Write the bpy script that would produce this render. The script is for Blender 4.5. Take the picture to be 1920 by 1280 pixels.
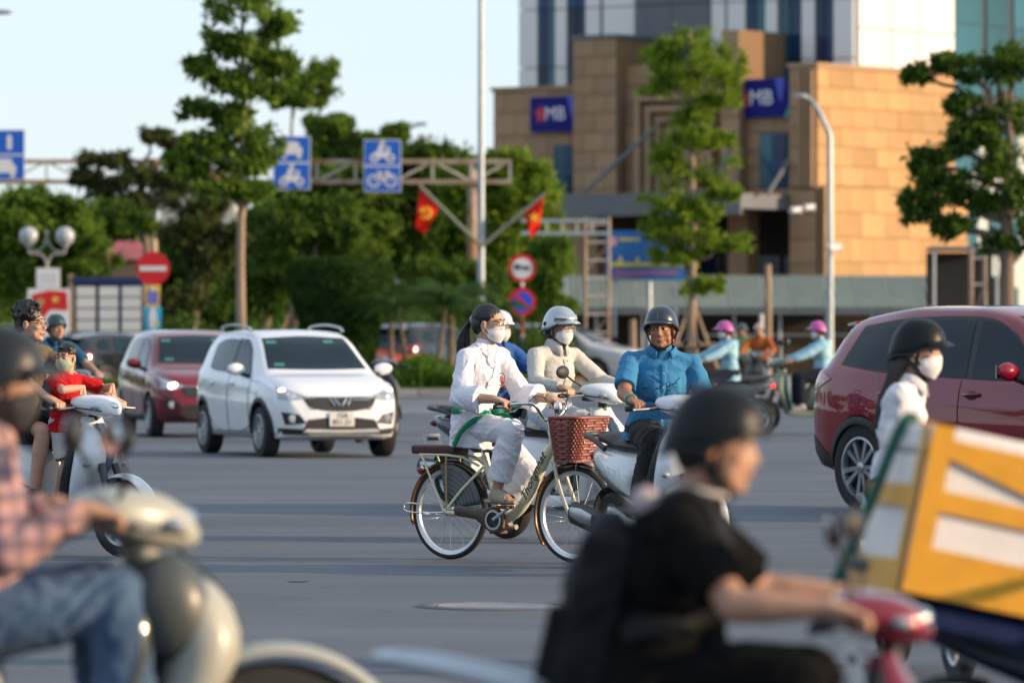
import bpy, bmesh, math, random
import numpy as np
from mathutils import Vector, Matrix, noise
from mathutils.bvhtree import BVHTree
R = math.radians
for _o in list(bpy.data.objects): bpy.data.objects.remove(_o)
SC = bpy.context.scene
COL = SC.collection
rnd = random.Random(7)
# ------------------------------------------------------------------ camera
F = 200.0 / 36.0 * 1920.0          # focal length in photo pixels
CAMH, HORIZON = 1.455, 621.0
cd = bpy.data.cameras.new('camera'); cam = bpy.data.objects.new('camera', cd); COL.objects.link(cam)
cam.location = (0, 0, CAMH); cam.rotation_euler = (R(90), 0, 0)
cd.lens = 200.0; cd.sensor_width = 36.0; cd.clip_start = .5; cd.clip_end = 6000
cd.shift_y = (HORIZON - 640.0) / 1920.0
cd.dof.use_dof = True; cd.dof.focus_distance = 35.8; cd.dof.aperture_fstop = 3.9; cd.dof.aperture_blades = 9
SC.camera = cam
# ------------------------------------------------------------------ light
SUN_EL, SUN_AZ = 13.0, 100.0         # azimuth clockwise from +Y: from the right, slightly behind the camera
w = bpy.data.worlds.new('World'); SC.world = w; w.use_nodes = True
nt = w.node_tree; bg = nt.nodes['Background']
sky = nt.nodes.new('ShaderNodeTexSky'); sky.sky_type = 'NISHITA'; sky.sun_disc = False
sky.sun_elevation = R(SUN_EL); sky.sun_rotation = R(SUN_AZ); sky.air_density = 1.0; sky.dust_density = .4; sky.ozone_density = 3.0
sky.altitude = 10
hz = nt.nodes.new('ShaderNodeMix'); hz.data_type = 'RGBA'; hz.inputs[0].default_value = .60; hz.inputs[7].default_value = (3.35, 3.85, 4.4, 1)   # thin even veil of high cloud
cn = nt.nodes.new('ShaderNodeTexNoise'); ct = nt.nodes.new('ShaderNodeTexCoord'); cm = nt.nodes.new('ShaderNodeMapping'); cm.inputs['Scale'].default_value = (6, 6, 22); cn.inputs['Scale'].default_value = 1.; cn.inputs['Detail'].default_value = 4
cr_ = nt.nodes.new('ShaderNodeMapRange'); cr_.inputs[1].default_value = .35; cr_.inputs[2].default_value = .7; cr_.inputs[3].default_value = .64; cr_.inputs[4].default_value = .82
nt.links.new(ct.outputs['Generated'], cm.inputs[0]); nt.links.new(cm.outputs[0], cn.inputs['Vector']); nt.links.new(cn.outputs['Fac'], cr_.inputs[0]); nt.links.new(cr_.outputs[0], hz.inputs[0])
nt.links.new(sky.outputs[0], hz.inputs[6]); nt.links.new(hz.outputs[2], bg.inputs[0]); bg.inputs[1].default_value = .15
sl = bpy.data.lights.new('sun', 'SUN'); sl.energy = 4.0; sl.angle = R(1.2); sl.color = (1.0, .72, .44)
so = bpy.data.objects.new('sun', sl); COL.objects.link(so)
_d = Vector((math.sin(R(SUN_AZ)) * math.cos(R(SUN_EL)), math.cos(R(SUN_AZ)) * math.cos(R(SUN_EL)), math.sin(R(SUN_EL))))
so.rotation_euler = _d.to_track_quat('Z', 'Y').to_euler(); so.location = (60, -10, 30)
SC.view_settings.view_transform = 'Standard'; SC.view_settings.look = 'None'
SC.view_settings.exposure = 0.74; SC.view_settings.gamma = 1.0
SC.cycles.max_bounces = 6; SC.cycles.diffuse_bounces = 2; SC.cycles.glossy_bounces = 3; SC.cycles.transmission_bounces = 4
SC.cycles.transparent_max_bounces = 8; SC.cycles.caustics_reflective = False; SC.cycles.caustics_refractive = False
SC.cycles.use_denoising = True

def at(px, py, d):
    """photo pixel + distance -> world point"""
    return Vector(((px - 960) / F * d, d, CAMH - (py - HORIZON) / F * d))
def X(px, d): return (px - 960) / F * d
def Z(py, d): return CAMH - (py - HORIZON) / F * d

# ------------------------------------------------------------------ materials
MATS = {}
def mat(name, col=(.5, .5, .5), rough=.5, metal=0., var=.1, vs=6., bump=0., bs=60., coat=0., spec=.5, sheen=0., rand=0.,
        emit=None, es=1., trans=0., transl=0., alpha=1., stretch=None, col2=None, coatr=.03, crease=0.):
    if name in MATS: return MATS[name]
    m = bpy.data.materials.new(name); m.use_nodes = True; MATS[name] = m
    t = m.node_tree; N = t.nodes; L = t.links; b = N['Principled BSDF']
    tc = N.new('ShaderNodeTexCoord'); src = tc.outputs['Object']
    if stretch:
        mp = N.new('ShaderNodeMapping'); mp.inputs['Scale'].default_value = stretch
        L.new(src, mp.inputs[0]); src = mp.outputs[0]
    nz = N.new('ShaderNodeTexNoise'); nz.inputs['Scale'].default_value = vs; nz.inputs['Detail'].default_value = 5
    L.new(src, nz.inputs['Vector'])
    c = col + (1,) if len(col) == 3 else col
    if col2:
        cr = N.new('ShaderNodeValToRGB'); cr.color_ramp.elements[0].position = .36; cr.color_ramp.elements[1].position = .64
        cr.color_ramp.elements[0].color = c; cr.color_ramp.elements[1].color = tuple(col2) + (1,)
        L.new(nz.outputs['Fac'], cr.inputs[0]); csrc = cr.outputs[0]
    else:
        rg = N.new('ShaderNodeRGB'); rg.outputs[0].default_value = c; csrc = rg.outputs[0]
    mr = N.new('ShaderNodeMapRange'); mr.inputs[1].default_value = .25; mr.inputs[2].default_value = .75
    mr.inputs[3].default_value = 1 - var; mr.inputs[4].default_value = 1 + var
    L.new(nz.outputs['Fac'], mr.inputs[0]); vsrc = mr.outputs[0]
    if rand:
        oi = N.new('ShaderNodeObjectInfo'); m2 = N.new('ShaderNodeMapRange')
        m2.inputs[3].default_value = 1 - rand; m2.inputs[4].default_value = 1 + rand
        L.new(oi.outputs['Random'], m2.inputs[0])
        mu = N.new('ShaderNodeMath'); mu.operation = 'MULTIPLY'; L.new(vsrc, mu.inputs[0]); L.new(m2.outputs[0], mu.inputs[1]); vsrc = mu.outputs[0]
    hs = N.new('ShaderNodeHueSaturation'); L.new(csrc, hs.inputs['Color']); L.new(vsrc, hs.inputs['Value'])
    csrc = hs.outputs[0]
    L.new(csrc, b.inputs['Base Color'])
    rr = N.new('ShaderNodeMapRange'); rr.inputs[3].default_value = max(rough - .06 * min(1, rough * 4), .01); rr.inputs[4].default_value = min(rough + .08 * min(1, rough * 4), 1)
    L.new(nz.outputs['Fac'], rr.inputs[0]); L.new(rr.outputs[0], b.inputs['Roughness'])
    b.inputs['Metallic'].default_value = metal; b.inputs['Specular IOR Level'].default_value = spec
    b.inputs['Coat Weight'].default_value = coat; b.inputs['Coat Roughness'].default_value = coatr
    if sheen: b.inputs['Sheen Weight'].default_value = sheen; b.inputs['Sheen Roughness'].default_value = .5
    if trans: b.inputs['Transmission Weight'].default_value = trans
    if alpha < 1: b.inputs['Alpha'].default_value = alpha
    if emit: b.inputs['Emission Color'].default_value = tuple(emit) + (1,); b.inputs['Emission Strength'].default_value = es
    if bump:
        n2 = N.new('ShaderNodeTexNoise'); n2.inputs['Scale'].default_value = bs; n2.inputs['Detail'].default_value = 6; L.new(src, n2.inputs['Vector'])
        bp = N.new('ShaderNodeBump'); bp.inputs['Strength'].default_value = bump; bp.inputs['Distance'].default_value = .02
        L.new(n2.outputs['Fac'], bp.inputs['Height']); L.new(bp.outputs[0], b.inputs['Normal'])
        if crease:
            n3 = N.new('ShaderNodeTexNoise'); n3.inputs['Scale'].default_value = 6.5; n3.inputs['Detail'].default_value = 1; n3.inputs['Distortion'].default_value = .8; L.new(src, n3.inputs['Vector'])
            ab = N.new('ShaderNodeMath'); ab.operation = 'SUBTRACT'; ab.inputs[1].default_value = .5; L.new(n3.outputs['Fac'], ab.inputs[0]); a2 = N.new('ShaderNodeMath'); a2.operation = 'ABSOLUTE'; L.new(ab.outputs[0], a2.inputs[0])
            b3 = N.new('ShaderNodeBump'); b3.invert = True; b3.inputs['Strength'].default_value = crease; b3.inputs['Distance'].default_value = .045; L.new(a2.outputs[0], b3.inputs['Height']); L.new(b3.outputs[0], bp.inputs['Normal'])
    if transl:
        tr = N.new('ShaderNodeBsdfTranslucent'); L.new(csrc, tr.inputs[0]); mx = N.new('ShaderNodeMixShader'); mx.inputs[0].default_value = transl
        L.new(b.outputs[0], mx.inputs[1]); L.new(tr.outputs[0], mx.inputs[2]); L.new(mx.outputs[0], N['Material Output'].inputs[0])
    return m
def paint(name, col, flake=0., rough=.28): return mat(name, col, rough, metal=flake, var=.025, vs=3, coat=1., coatr=.03, spec=.1)
def cloth(name, col, var=.07, bump=.25, col2=None, vs=5): return mat(name, col, .88, var=var, vs=vs, bump=bump, bs=38, sheen=.06, spec=.14, col2=col2, crease=.2)

# ------------------------------------------------------------------ mesh builder
class MB:
    def __init__(s): s.v = []; s.f = []; s.mi = []
    def add(s, vs, fs, mi=0):
        o = len(s.v); s.v.extend([tuple(v) for v in vs])
        for f in fs: s.f.append(tuple(i + o for i in f)); s.mi.append(mi)
        return s
    def box(s, c, d, rot=None, mi=0):
        c = Vector(c); x, y, z = d[0] / 2, d[1] / 2, d[2] / 2
        M = rot if rot is not None else Matrix.Identity(3)
        if isinstance(M, (int, float)): M = Matrix.Rotation(M, 3, 'Z')
        vs = [c + M @ Vector((a * x, b * y, e * z)) for a in (-1, 1) for b in (-1, 1) for e in (-1, 1)]
        return s.add(vs, [(0, 1, 3, 2), (4, 6, 7, 5), (0, 4, 5, 1), (2, 3, 7, 6), (0, 2, 6, 4), (1, 5, 7, 3)], mi)
    def loft(s, rings, closed=True, cap=True, mi=0):
        n = len(rings[0]); vs = [p for r in rings for p in r]; fs = []
        m = n if closed else n - 1
        for i in range(len(rings) - 1):
            for j in range(m):
                a = i * n + j; b = i * n + (j + 1) % n
                fs.append((a, b, b + n, a + n))
        if cap and closed:
            fs.append(tuple(range(n - 1, -1, -1))); fs.append(tuple((len(rings) - 1) * n + j for j in range(n)))
        return s.add(vs, fs, mi)
    def tube(s, pts, r, n=8, closed=False, cap=True, flat=None, up=None, mi=0):
        pts = [Vector(p) for p in pts]; k = len(pts)
        rs = r if isinstance(r, (list, tuple)) else [r] * k
        rings = []; prev = Vector(up) if up else None
        for i, p in enumerate(pts):
            if closed: t = pts[(i + 1) % k] - pts[i - 1]
            else: t = pts[min(i + 1, k - 1)] - pts[max(i - 1, 0)]
            t.normalize()
            if prev is None: prev = Vector((0, 0, 1)) if abs(t.z) < .9 else Vector((1, 0, 0))
            u = (prev - t * prev.dot(t))
            if u.length < 1e-5: u = t.orthogonal()
            u.normalize(); v = t.cross(u); prev = u if not up else Vector(up)
            fu, fv = flat if flat else (1, 1)
            rings.append([p + (u * math.cos(a) * fu + v * math.sin(a) * fv) * rs[i] for a in (2 * math.pi * j / n for j in range(n))])
        if closed: rings.append(rings[0]); return s.loft(rings, cap=False, mi=mi)
        return s.loft(rings, cap=cap, mi=mi)
    def ell(s, c, r, rot=None, nu=14, nv=9, mi=0):
        c = Vector(c); M = rot or Matrix.Identity(3)
        vs = [c + M @ Vector((0, 0, -r[2]))]
        for i in range(1, nv):
            t = -math.pi / 2 + math.pi * i / nv
            for j in range(nu):
                a = 2 * math.pi * j / nu
                vs.append(c + M @ Vector((r[0] * math.cos(t) * math.cos(a), r[1] * math.cos(t) * math.sin(a), r[2] * math.sin(t))))
        vs.append(c + M @ Vector((0, 0, r[2]))); fs = []
        for j in range(nu): fs.append((0, 1 + (j + 1) % nu, 1 + j))
        for i in range(nv - 2):
            for j in range(nu):
                a = 1 + i * nu + j; b = 1 + i * nu + (j + 1) % nu
                fs.append((a, b, b + nu, a + nu))
        l = len(vs) - 1; o = 1 + (nv - 2) * nu
        for j in range(nu): fs.append((o + j, o + (j + 1) % nu, l))
        return s.add(vs, fs, mi)
    def cap(s, a, ra, b, rb, n=14, mi=0):
        a = Vector(a); b = Vector(b); t = (b - a); L = t.length
        if L < 1e-6: return s.ell(a, (ra,) * 3)
        t.normalize(); pts = []; rr = []
        for k in range(5, 0, -1):
            g = k / 5 * math.pi / 2 * .97; pts.append(a - t * ra * math.sin(g)); rr.append(ra * math.cos(g))
        pts.append(a); rr.append(ra); pts.append(b); rr.append(rb)
        for k in range(1, 6):
            g = k / 5 * math.pi / 2 * .97; pts.append(b + t * rb * math.sin(g)); rr.append(rb * math.cos(g))
        u = t.orthogonal().normalized(); v = t.cross(u)
        rings = [[p + (u * math.cos(x) + v * math.sin(x)) * q for x in (2 * math.pi * j / n for j in range(n))] for p, q in zip(pts, rr)]
        return s.loft(rings, mi=mi)
    def lathe(s, prof, n=24, M=None, arc=2 * math.pi, a0=0, mi=0, cap=False):
        """prof: (r, z); axis local z, placed by 4x4 M"""
        M = M or Matrix.Identity(4); full = abs(arc - 2 * math.pi) < 1e-6; k = n if full else n + 1
        rings = []
        for r, z in prof: rings.append([M @ Vector((r * math.cos(a0 + arc * j / n), r * math.sin(a0 + arc * j / n), z)) for j in range(k)])
        return s.loft(rings, closed=full, cap=full and cap, mi=mi)
    def prism(s, poly, M, th, mi=0):
        """poly: 2D points in local xy, extruded th along local z"""
        n = len(poly); vs = [M @ Vector((x, y, 0)) for x, y in poly] + [M @ Vector((x, y, th)) for x, y in poly]
        fs = [tuple(range(n - 1, -1, -1)), tuple(range(n, 2 * n))] + [(i, (i + 1) % n, n + (i + 1) % n, n + i) for i in range(n)]
        return s.add(vs, fs, mi)
    def grid(s, rows, mi=0):
        n = len(rows[0]); vs = [p for r in rows for p in r]
        fs = [(i * n + j, i * n + j + 1, (i + 1) * n + j + 1, (i + 1) * n + j) for i in range(len(rows) - 1) for j in range(n - 1)]
        return s.add(vs, fs, mi)
    def mesh(s, name):
        me = bpy.data.meshes.new(name); me.from_pydata(s.v, [], s.f); me.update(); return me
    def build(s, name, m, parent=None, smooth=40, bevel=0, recalc=True, thick=0):
        me = s.mesh(name)
        ms = m if isinstance(m, (list, tuple)) else [m]
        for q in ms: me.materials.append(q)
        if len(ms) > 1: me.polygons.foreach_set('material_index', s.mi)
        if recalc:
            bm = bmesh.new(); bm.from_mesh(me); bmesh.ops.recalc_face_normals(bm, faces=bm.faces); bm.to_mesh(me); bm.free()
        if smooth:
            me.polygons.foreach_set('use_smooth', [True] * len(me.polygons)); me.set_sharp_from_angle(angle=R(smooth))
        o = bpy.data.objects.new(name, me); COL.objects.link(o)
        if parent: o.parent = parent
        if bevel:
            b = o.modifiers.new('bevel', 'BEVEL'); b.width = bevel; b.segments = 2; b.limit_method = 'ANGLE'; b.angle_limit = R(40)
        if thick:
            b = o.modifiers.new('solid', 'SOLIDIFY'); b.thickness = thick; b.offset = -1
        return o
def frame(o, x, z):
    """4x4 with origin o, local x axis x, local z axis z"""
    x = Vector(x).normalized(); z = Vector(z); z = (z - x * z.dot(x)).normalized(); y = z.cross(x)
    M = Matrix((x, y, z)).transposed().to_4x4(); M.translation = Vector(o); return M
def thing(name, label, cat, loc=(0, 0, 0), rz=0., group=None):
    o = bpy.data.objects.new(name, None); COL.objects.link(o); o.location = loc; o.rotation_euler = (0, 0, rz)
    o.empty_display_size = .1; return tag(o, label, cat, group)
def tag(o, label=None, cat=None, group=None, kind=None):
    if label: o['label'] = label
    if cat: o['category'] = cat
    if group: o['group'] = group
    if kind: o['kind'] = kind
    return o
def copy_obj(o, parent=None):
    c = o.copy(); COL.objects.link(c); c.parent = parent; return c
def copy_tree(o, parent=None):
    c = copy_obj(o, parent)
    for ch in list(o.children): copy_tree(ch, c)
    return c
_UB = None
def ubox(name, c, d, m, parent=None, rz=0.):
    """box that shares one unit-cube mesh per material"""
    key = 'ub_' + m.name
    me = bpy.data.meshes.get(key)
    if me is None:
        me = MB().box((0, 0, 0), (1, 1, 1)).mesh(key); me.materials.append(m)
    o = bpy.data.objects.new(name, me); COL.objects.link(o); o.parent = parent; o.location = c; o.scale = d
    o.rotation_euler = (0, 0, rz); return o
def text_mesh(name, txt, size, m, parent, M, extrude=.002, shear=0., sx=1.):
    cu = bpy.data.curves.new(name, 'FONT'); cu.body = txt; cu.size = size; cu.extrude = extrude; cu.align_x = 'CENTER'; cu.align_y = 'CENTER'; cu.shear = shear; cu.resolution_u = 3
    t = bpy.data.objects.new('tmp', cu); COL.objects.link(t)
    dg = bpy.context.evaluated_depsgraph_get(); me = bpy.data.meshes.new_from_object(t.evaluated_get(dg)); bpy.data.objects.remove(t)
    me.transform(M @ Matrix.Diagonal((sx, 1, 1, 1))); me.materials.clear(); me.materials.append(m)
    o = bpy.data.objects.new(name, me); COL.objects.link(o); o.parent = parent; return o
def blob(mb, voxel=.01, smooth=4, fac=.5):
    """continuous surface from overlapping shapes -> mesh"""
    me = mb.mesh('tmp'); o = bpy.data.objects.new('tmp', me); COL.objects.link(o)
    r = o.modifiers.new('r', 'REMESH'); r.mode = 'VOXEL'; r.voxel_size = voxel
    if smooth: q = o.modifiers.new('s', 'SMOOTH'); q.factor = fac; q.iterations = smooth
    dg = bpy.context.evaluated_depsgraph_get(); out = bpy.data.meshes.new_from_object(o.evaluated_get(dg))
    bpy.data.objects.remove(o); bpy.data.meshes.remove(me)
    return out
def mobj(name, me, m, parent=None, smooth=True):
    me.name = name; me.materials.clear(); me.materials.append(m)
    if smooth: me.polygons.foreach_set('use_smooth', [True] * len(me.polygons))
    o = bpy.data.objects.new(name, me); COL.objects.link(o); o.parent = parent; return o
def wrinkle(me, amp, sc=(9, 9, 9), seed=0, fine=.35):
    """cloth folds: displace along normals with stretched ridged noise"""
    n = len(me.vertices); co = np.empty(n * 3); no = np.empty(n * 3)
    me.vertices.foreach_get('co', co); me.vertex_normals.foreach_get('vector', no)
    co = co.reshape(-1, 3); no = no.reshape(-1, 3); d = np.empty(n); s = seed * 7.31
    S = 2.2 * sum(sc) / 3; nv_ = noise.noise
    for i in range(n):
        x, y, z = co[i]; w_ = nv_((x * 5 + s, y * 5, z * 5)); y2 = y * .55 * S
        a = nv_(((.8 * z + .6 * x) * S + s + w_, (.8 * x - .6 * z) * S * .22, y2)); b = nv_(((.8 * z - .6 * x) * S - s + w_, (.8 * x + .6 * z) * S * .22, y2 + 9))
        a = max(1 - abs(a) * 2.4, 0.); b = max(1 - abs(b) * 2.4, 0.); m_ = min(max(.5 + w_ * 1.6, 0), 1)
        d[i] = (a * a * m_ + b * b * (1 - m_)) * 1.2 - .35 + fine * .5 * w_
    co += no * (d * amp)[:, None]; me.vertices.foreach_set('co', co.ravel()); me.update()
def bvh(me): return BVHTree.FromPolygons([v.co for v in me.vertices], [p.vertices for p in me.polygons])
def spline(pts, n):
    """Catmull-Rom through points"""
    P = [Vector(p) for p in pts]; P = [P[0] * 2 - P[1]] + P + [P[-1] * 2 - P[-2]]; out = []
    m = len(P) - 3
    for i in range(n + 1):
        u = i / n * m; k = min(int(u), m - 1); t = u - k; a, b, c, d = P[k:k + 4]
        out.append(.5 * ((2 * b) + (c - a) * t + (2 * a - 5 * b + 4 * c - d) * t * t + (3 * b - a - 3 * c + d) * t ** 3))
    return out
def strip_on(tree, pts, width, lift, n=24, nw=3, taper=None):
    """ribbon that follows a surface (BVH) along a path"""
    P = spline(pts, n); mb = MB(); rows = []; hits = []
    for p in P:
        h, nn, _, _ = tree.find_nearest(p); hits.append((h, nn))
    for i, (h, nn) in enumerate(hits):
        t = (hits[min(i + 1, n)][0] - hits[max(i - 1, 0)][0]).normalized(); sd = t.cross(nn).normalized(); row = []
        wd = width * (taper[0] + (taper[1] - taper[0]) * i / n if taper else 1)
        for j in range(nw + 1):
            q = h + sd * wd * (j / nw - .5); h2, n2, _, _ = tree.find_nearest(q)
            row.append(h2 + n2 * lift)
        rows.append(row)
    return mb.grid(rows)
def lerp(a, b, t): return a + (b - a) * t
def interp(tab, x):
    """smooth monotone-ish interpolation of (x, value) table"""
    xs = [t[0] for t in tab]; n = len(tab)
    if x <= xs[0]: return tab[0][1]
    if x >= xs[-1]: return tab[-1][1]
    for i in range(n - 1):
        if x <= xs[i + 1]: break
    def sl(k):
        if k <= 0 or k >= n - 1: return (tab[min(k + 1, n - 1)][1] - tab[max(k - 1, 0)][1]) / max(tab[min(k + 1, n - 1)][0] - tab[max(k - 1, 0)][0], 1e-9)
        a = (tab[k][1] - tab[k - 1][1]) / (tab[k][0] - tab[k - 1][0]); b = (tab[k + 1][1] - tab[k][1]) / (tab[k + 1][0] - tab[k][0])
        return 0. if a * b <= 0 else 2 * a * b / (a + b)
    h = xs[i + 1] - xs[i]; t = (x - xs[i]) / h; m0, m1 = sl(i) * h, sl(i + 1) * h
    return (2 * t ** 3 - 3 * t * t + 1) * tab[i][1] + (t ** 3 - 2 * t * t + t) * m0 + (-2 * t ** 3 + 3 * t * t) * tab[i + 1][1] + (t ** 3 - t * t) * m1
# ================================================================== setting
def ground_material():
    m = bpy.data.materials.new('asphalt'); m.use_nodes = True; t = m.node_tree; N = t.nodes; L = t.links; b = N['Principled BSDF']
    tc = N.new('ShaderNodeTexCoord')
    def nz(scale, det, st=None):
        n = N.new('ShaderNodeTexNoise'); n.inputs['Scale'].default_value = scale; n.inputs['Detail'].default_value = det
        if st:
            mp = N.new('ShaderNodeMapping'); mp.inputs['Scale'].default_value = st; L.new(tc.outputs['Object'], mp.inputs[0]); L.new(mp.outputs[0], n.inputs['Vector'])
        else: L.new(tc.outputs['Object'], n.inputs['Vector'])
        return n
    n1 = nz(.5, 6, (.5, .9, 1)); n2 = nz(110, 2, (1, .3, 1)); n3 = nz(1.3, 6, (.16, .8, 1)); n4 = nz(.22, 8); n5 = nz(7, 6, (1, .5, 1))
    cr = N.new('ShaderNodeValToRGB'); e = cr.color_ramp.elements
    e[0].position = .3; e[0].color = (.074, .089, .110, 1); e[1].position = .72; e[1].color = (.110, .127, .150, 1)
    L.new(n1.outputs['Fac'], cr.inputs[0])
    def rng(n, a, b, lo, hi):
        r = N.new('ShaderNodeMapRange'); r.inputs[1].default_value = a; r.inputs[2].default_value = b; r.inputs[3].default_value = lo; r.inputs[4].default_value = hi; L.new(n.outputs['Fac'], r.inputs[0]); return r.outputs[0]
    def mul(a, b):
        q = N.new('ShaderNodeMath'); q.operation = 'MULTIPLY'; L.new(a, q.inputs[0]); L.new(b, q.inputs[1]); return q.outputs[0]
    v = mul(mul(rng(n2, .25, .75, .62, 1.42), rng(n3, .3, .7, .90, 1.08)), mul(rng(n4, .56, .62, 1., .86), rng(n5, .63, .72, 1., .72)))   # aggregate, wear bands, old patches, oil drips
    hs = N.new('ShaderNodeHueSaturation'); L.new(cr.outputs[0], hs.inputs['Color']); L.new(v, hs.inputs['Value'])
    L.new(hs.outputs[0], b.inputs['Base Color']); b.inputs['Roughness'].default_value = .82; b.inputs['Specular IOR Level'].default_value = .35
    bp = N.new('ShaderNodeBump'); bp.inputs['Strength'].default_value = .5; bp.inputs['Distance'].default_value = .006; L.new(n2.outputs['Fac'], bp.inputs['Height']); L.new(bp.outputs[0], b.inputs['Normal'])
    return m
M_road = ground_material()
tag(MB().grid([[(-2500, -200, 0), (2500, -200, 0)], [(-2500, 3500, 0), (2500, 3500, 0)]]).build('road', M_road, smooth=0), kind='structure')
KD = 129.0                                                   # distance of the far kerb
M_pave = mat('paving', (.27, .25, .22), .85, var=.18, vs=1.2, bump=.3, bs=20)
M_kerb = mat('kerb_concrete', (.34, .33, .31), .85, var=.2, vs=3, bump=.3, bs=25, rand=.12)
M_soil = mat('soil_grass', (.05, .075, .025), .95, var=.4, vs=1.5, bump=.5, bs=12, col2=(.085, .12, .03))
tag(MB().box((0, KD + 100.3, .06), (400, 200, .12)).build('pavement', M_pave, smooth=0), kind='structure')
kerb = tag(bpy.data.objects.new('kerb', None), kind='structure'); COL.objects.link(kerb)
for k in range(44): ubox('kerb_stone', (-22.2 + k * 1.03, KD + .15, .075), (1.0, .3, .15), M_kerb, kerb)
tag(MB().box((-3.4, KD + 3.3, .13), (14.5, 5.0, .1)).build('verge', M_soil, smooth=0), kind='structure')
# worn lane paint and road marks
M_line = mat('road_paint', (.42, .42, .4), .8, var=.35, vs=9, bump=.2, bs=40)
for k, (px, y0, ln) in enumerate([(815, 103, 3.2), (760, 109, 2.6), (865, 116, 3.)]):
    tag(MB().grid([[(X(px, y0) - ln / 2, y0, .004), (X(px, y0) + ln / 2, y0, .004)], [(X(px, y0) - ln / 2, y0 + 1.1, .004), (X(px, y0) + ln / 2, y0 + 1.1, .004)]]).build('lane_marking', M_line, smooth=0), kind='structure')
def manhole():
    d = 30.1; x = X(935, d)
    t = thing('manhole_cover', 'round worn iron manhole cover set flush in the road before the bicycle', 'manhole', (x, d, 0))
    iron = mat('worn_iron', (.20, .21, .225), .55, metal=.2, var=.25, vs=12, bump=.4, bs=40)
    MB().lathe([(0, .004), (.31, .004), (.32, .008), (.33, .004)], 40).build('lid', iron, t)
    MB().lathe([(.345, .003), (.35, .009), (.43, .009), (.44, .002)], 40).build('ring', mat('ring_concrete', (.11, .11, .115), .9, var=.2, vs=10), t)
    MB().lathe([(.2, .0045), (.205, .0065), (.215, .0065), (.22, .0045)], 36).build('lid_groove', iron, t)
manhole()
tar = mat('tar', (.018, .018, .02), .6, var=.3)
def tar_spot(px, py, r, lab):
    d = F * CAMH / (py - HORIZON); rr = random.Random(int(px))
    pts = [(X(px, d) + math.cos(a) * r * rr.uniform(.6, 1.1), d + math.sin(a) * r * 1.3 * rr.uniform(.6, 1.1), .004) for a in (k * math.pi / 8 for k in range(16))]
    tag(MB().add(pts, [tuple(range(16))]).build('tar_patch', tar, smooth=0), lab, 'road patch')
tar_spot(560, 1090, .07, 'small dark tar patch on the road left of the bicycle')

# ================================================================== bank building
AL = R(35); CA, SA = math.cos(AL), math.sin(AL); BC = Vector((X(1530, 200), 200, 0))
def fx(px, ly=0.):
    k = (px - 960) / F; return (k * (BC.y + ly * CA) - BC.x - ly * SA) / (CA + k * SA)
def sy(px, lx=0.):
    k = (px - 960) / F; return (k * (BC.y - lx * SA) - BC.x - lx * CA) / (SA - k * CA)
def bz(py, lx, ly): return Z(py, BC.y - lx * SA + ly * CA)
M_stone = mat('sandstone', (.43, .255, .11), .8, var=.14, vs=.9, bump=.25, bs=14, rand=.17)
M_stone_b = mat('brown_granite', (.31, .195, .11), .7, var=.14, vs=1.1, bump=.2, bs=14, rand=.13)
M_joint = mat('stone_joint', (.20, .125, .065), .9, var=.1)
M_white = mat('white_cladding', (.70, .68, .66), .4, var=.04, vs=.6, rand=.03)
M_glass = mat('blue_glass', (.006, .028, .075), .08, var=.3, vs=.4, spec=.3, rand=.5)
M_glass_t = mat('teal_glass', (.02, .09, .125), .1, var=.3, vs=.4, spec=.35, rand=.3)
M_mull = mat('dark_mullion', (.015, .02, .03), .4, var=.1)
M_slab = mat('grey_slab', (.115, .125, .14), .55, var=.12, vs=2)
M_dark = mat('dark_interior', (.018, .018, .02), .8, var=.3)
M_ban = mat('banner_blue', (.006, .009, .15), .6, var=.08, spec=.2)
bank = thing('bank_building', 'brown stone bank building with blue glass and white panelled tower above', 'building', BC, -AL)
def lbox(name, x0, x1, y0, y1, z0, z1, m, parent=bank):
    return MB().box(((x0 + x1) / 2, (y0 + y1) / 2, (z0 + z1) / 2), (x1 - x0, y1 - y0, z1 - z0)).build(name, m, parent, smooth=0)
def clad_front(x0, x1, z0, z1, ly, nx, nz, m, stag=True):
    w_, h_ = (x1 - x0) / nx, (z1 - z0) / nz
    for j in range(nz):
        off = w_ / 2 if (stag and j % 2) else 0
        edges = [x0] + [x0 + off + w_ * i for i in range(nx + 1) if x0 + off + w_ * i > x0 + .05 and x0 + off + w_ * i < x1 - .05] + [x1]
        for a, b in zip(edges[:-1], edges[1:]):
            ubox('stone_panel', ((a + b) / 2, ly - .03 - rnd.uniform(0, .006), z0 + h_ * (j + .5)), (b - a - .025, .06, h_ - .025), m, bank)
def clad_side(y0, y1, z0, z1, lx, ny, nz, m):
    w_, h_ = (y1 - y0) / ny, (z1 - z0) / nz
    for j in range(nz):
        off = w_ / 2 if j % 2 else 0
        edges = [y0] + [y0 + off + w_ * i for i in range(ny + 1) if y0 + .05 < y0 + off + w_ * i < y1 - .05] + [y1]
        for a, b in zip(edges[:-1], edges[1:]):
            ubox('stone_panel', (lx + .03 + rnd.uniform(0, .006), (a + b) / 2, z0 + h_ * (j + .5)), (.06, b - a - .03, h_ - .03), m, bank)
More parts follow.
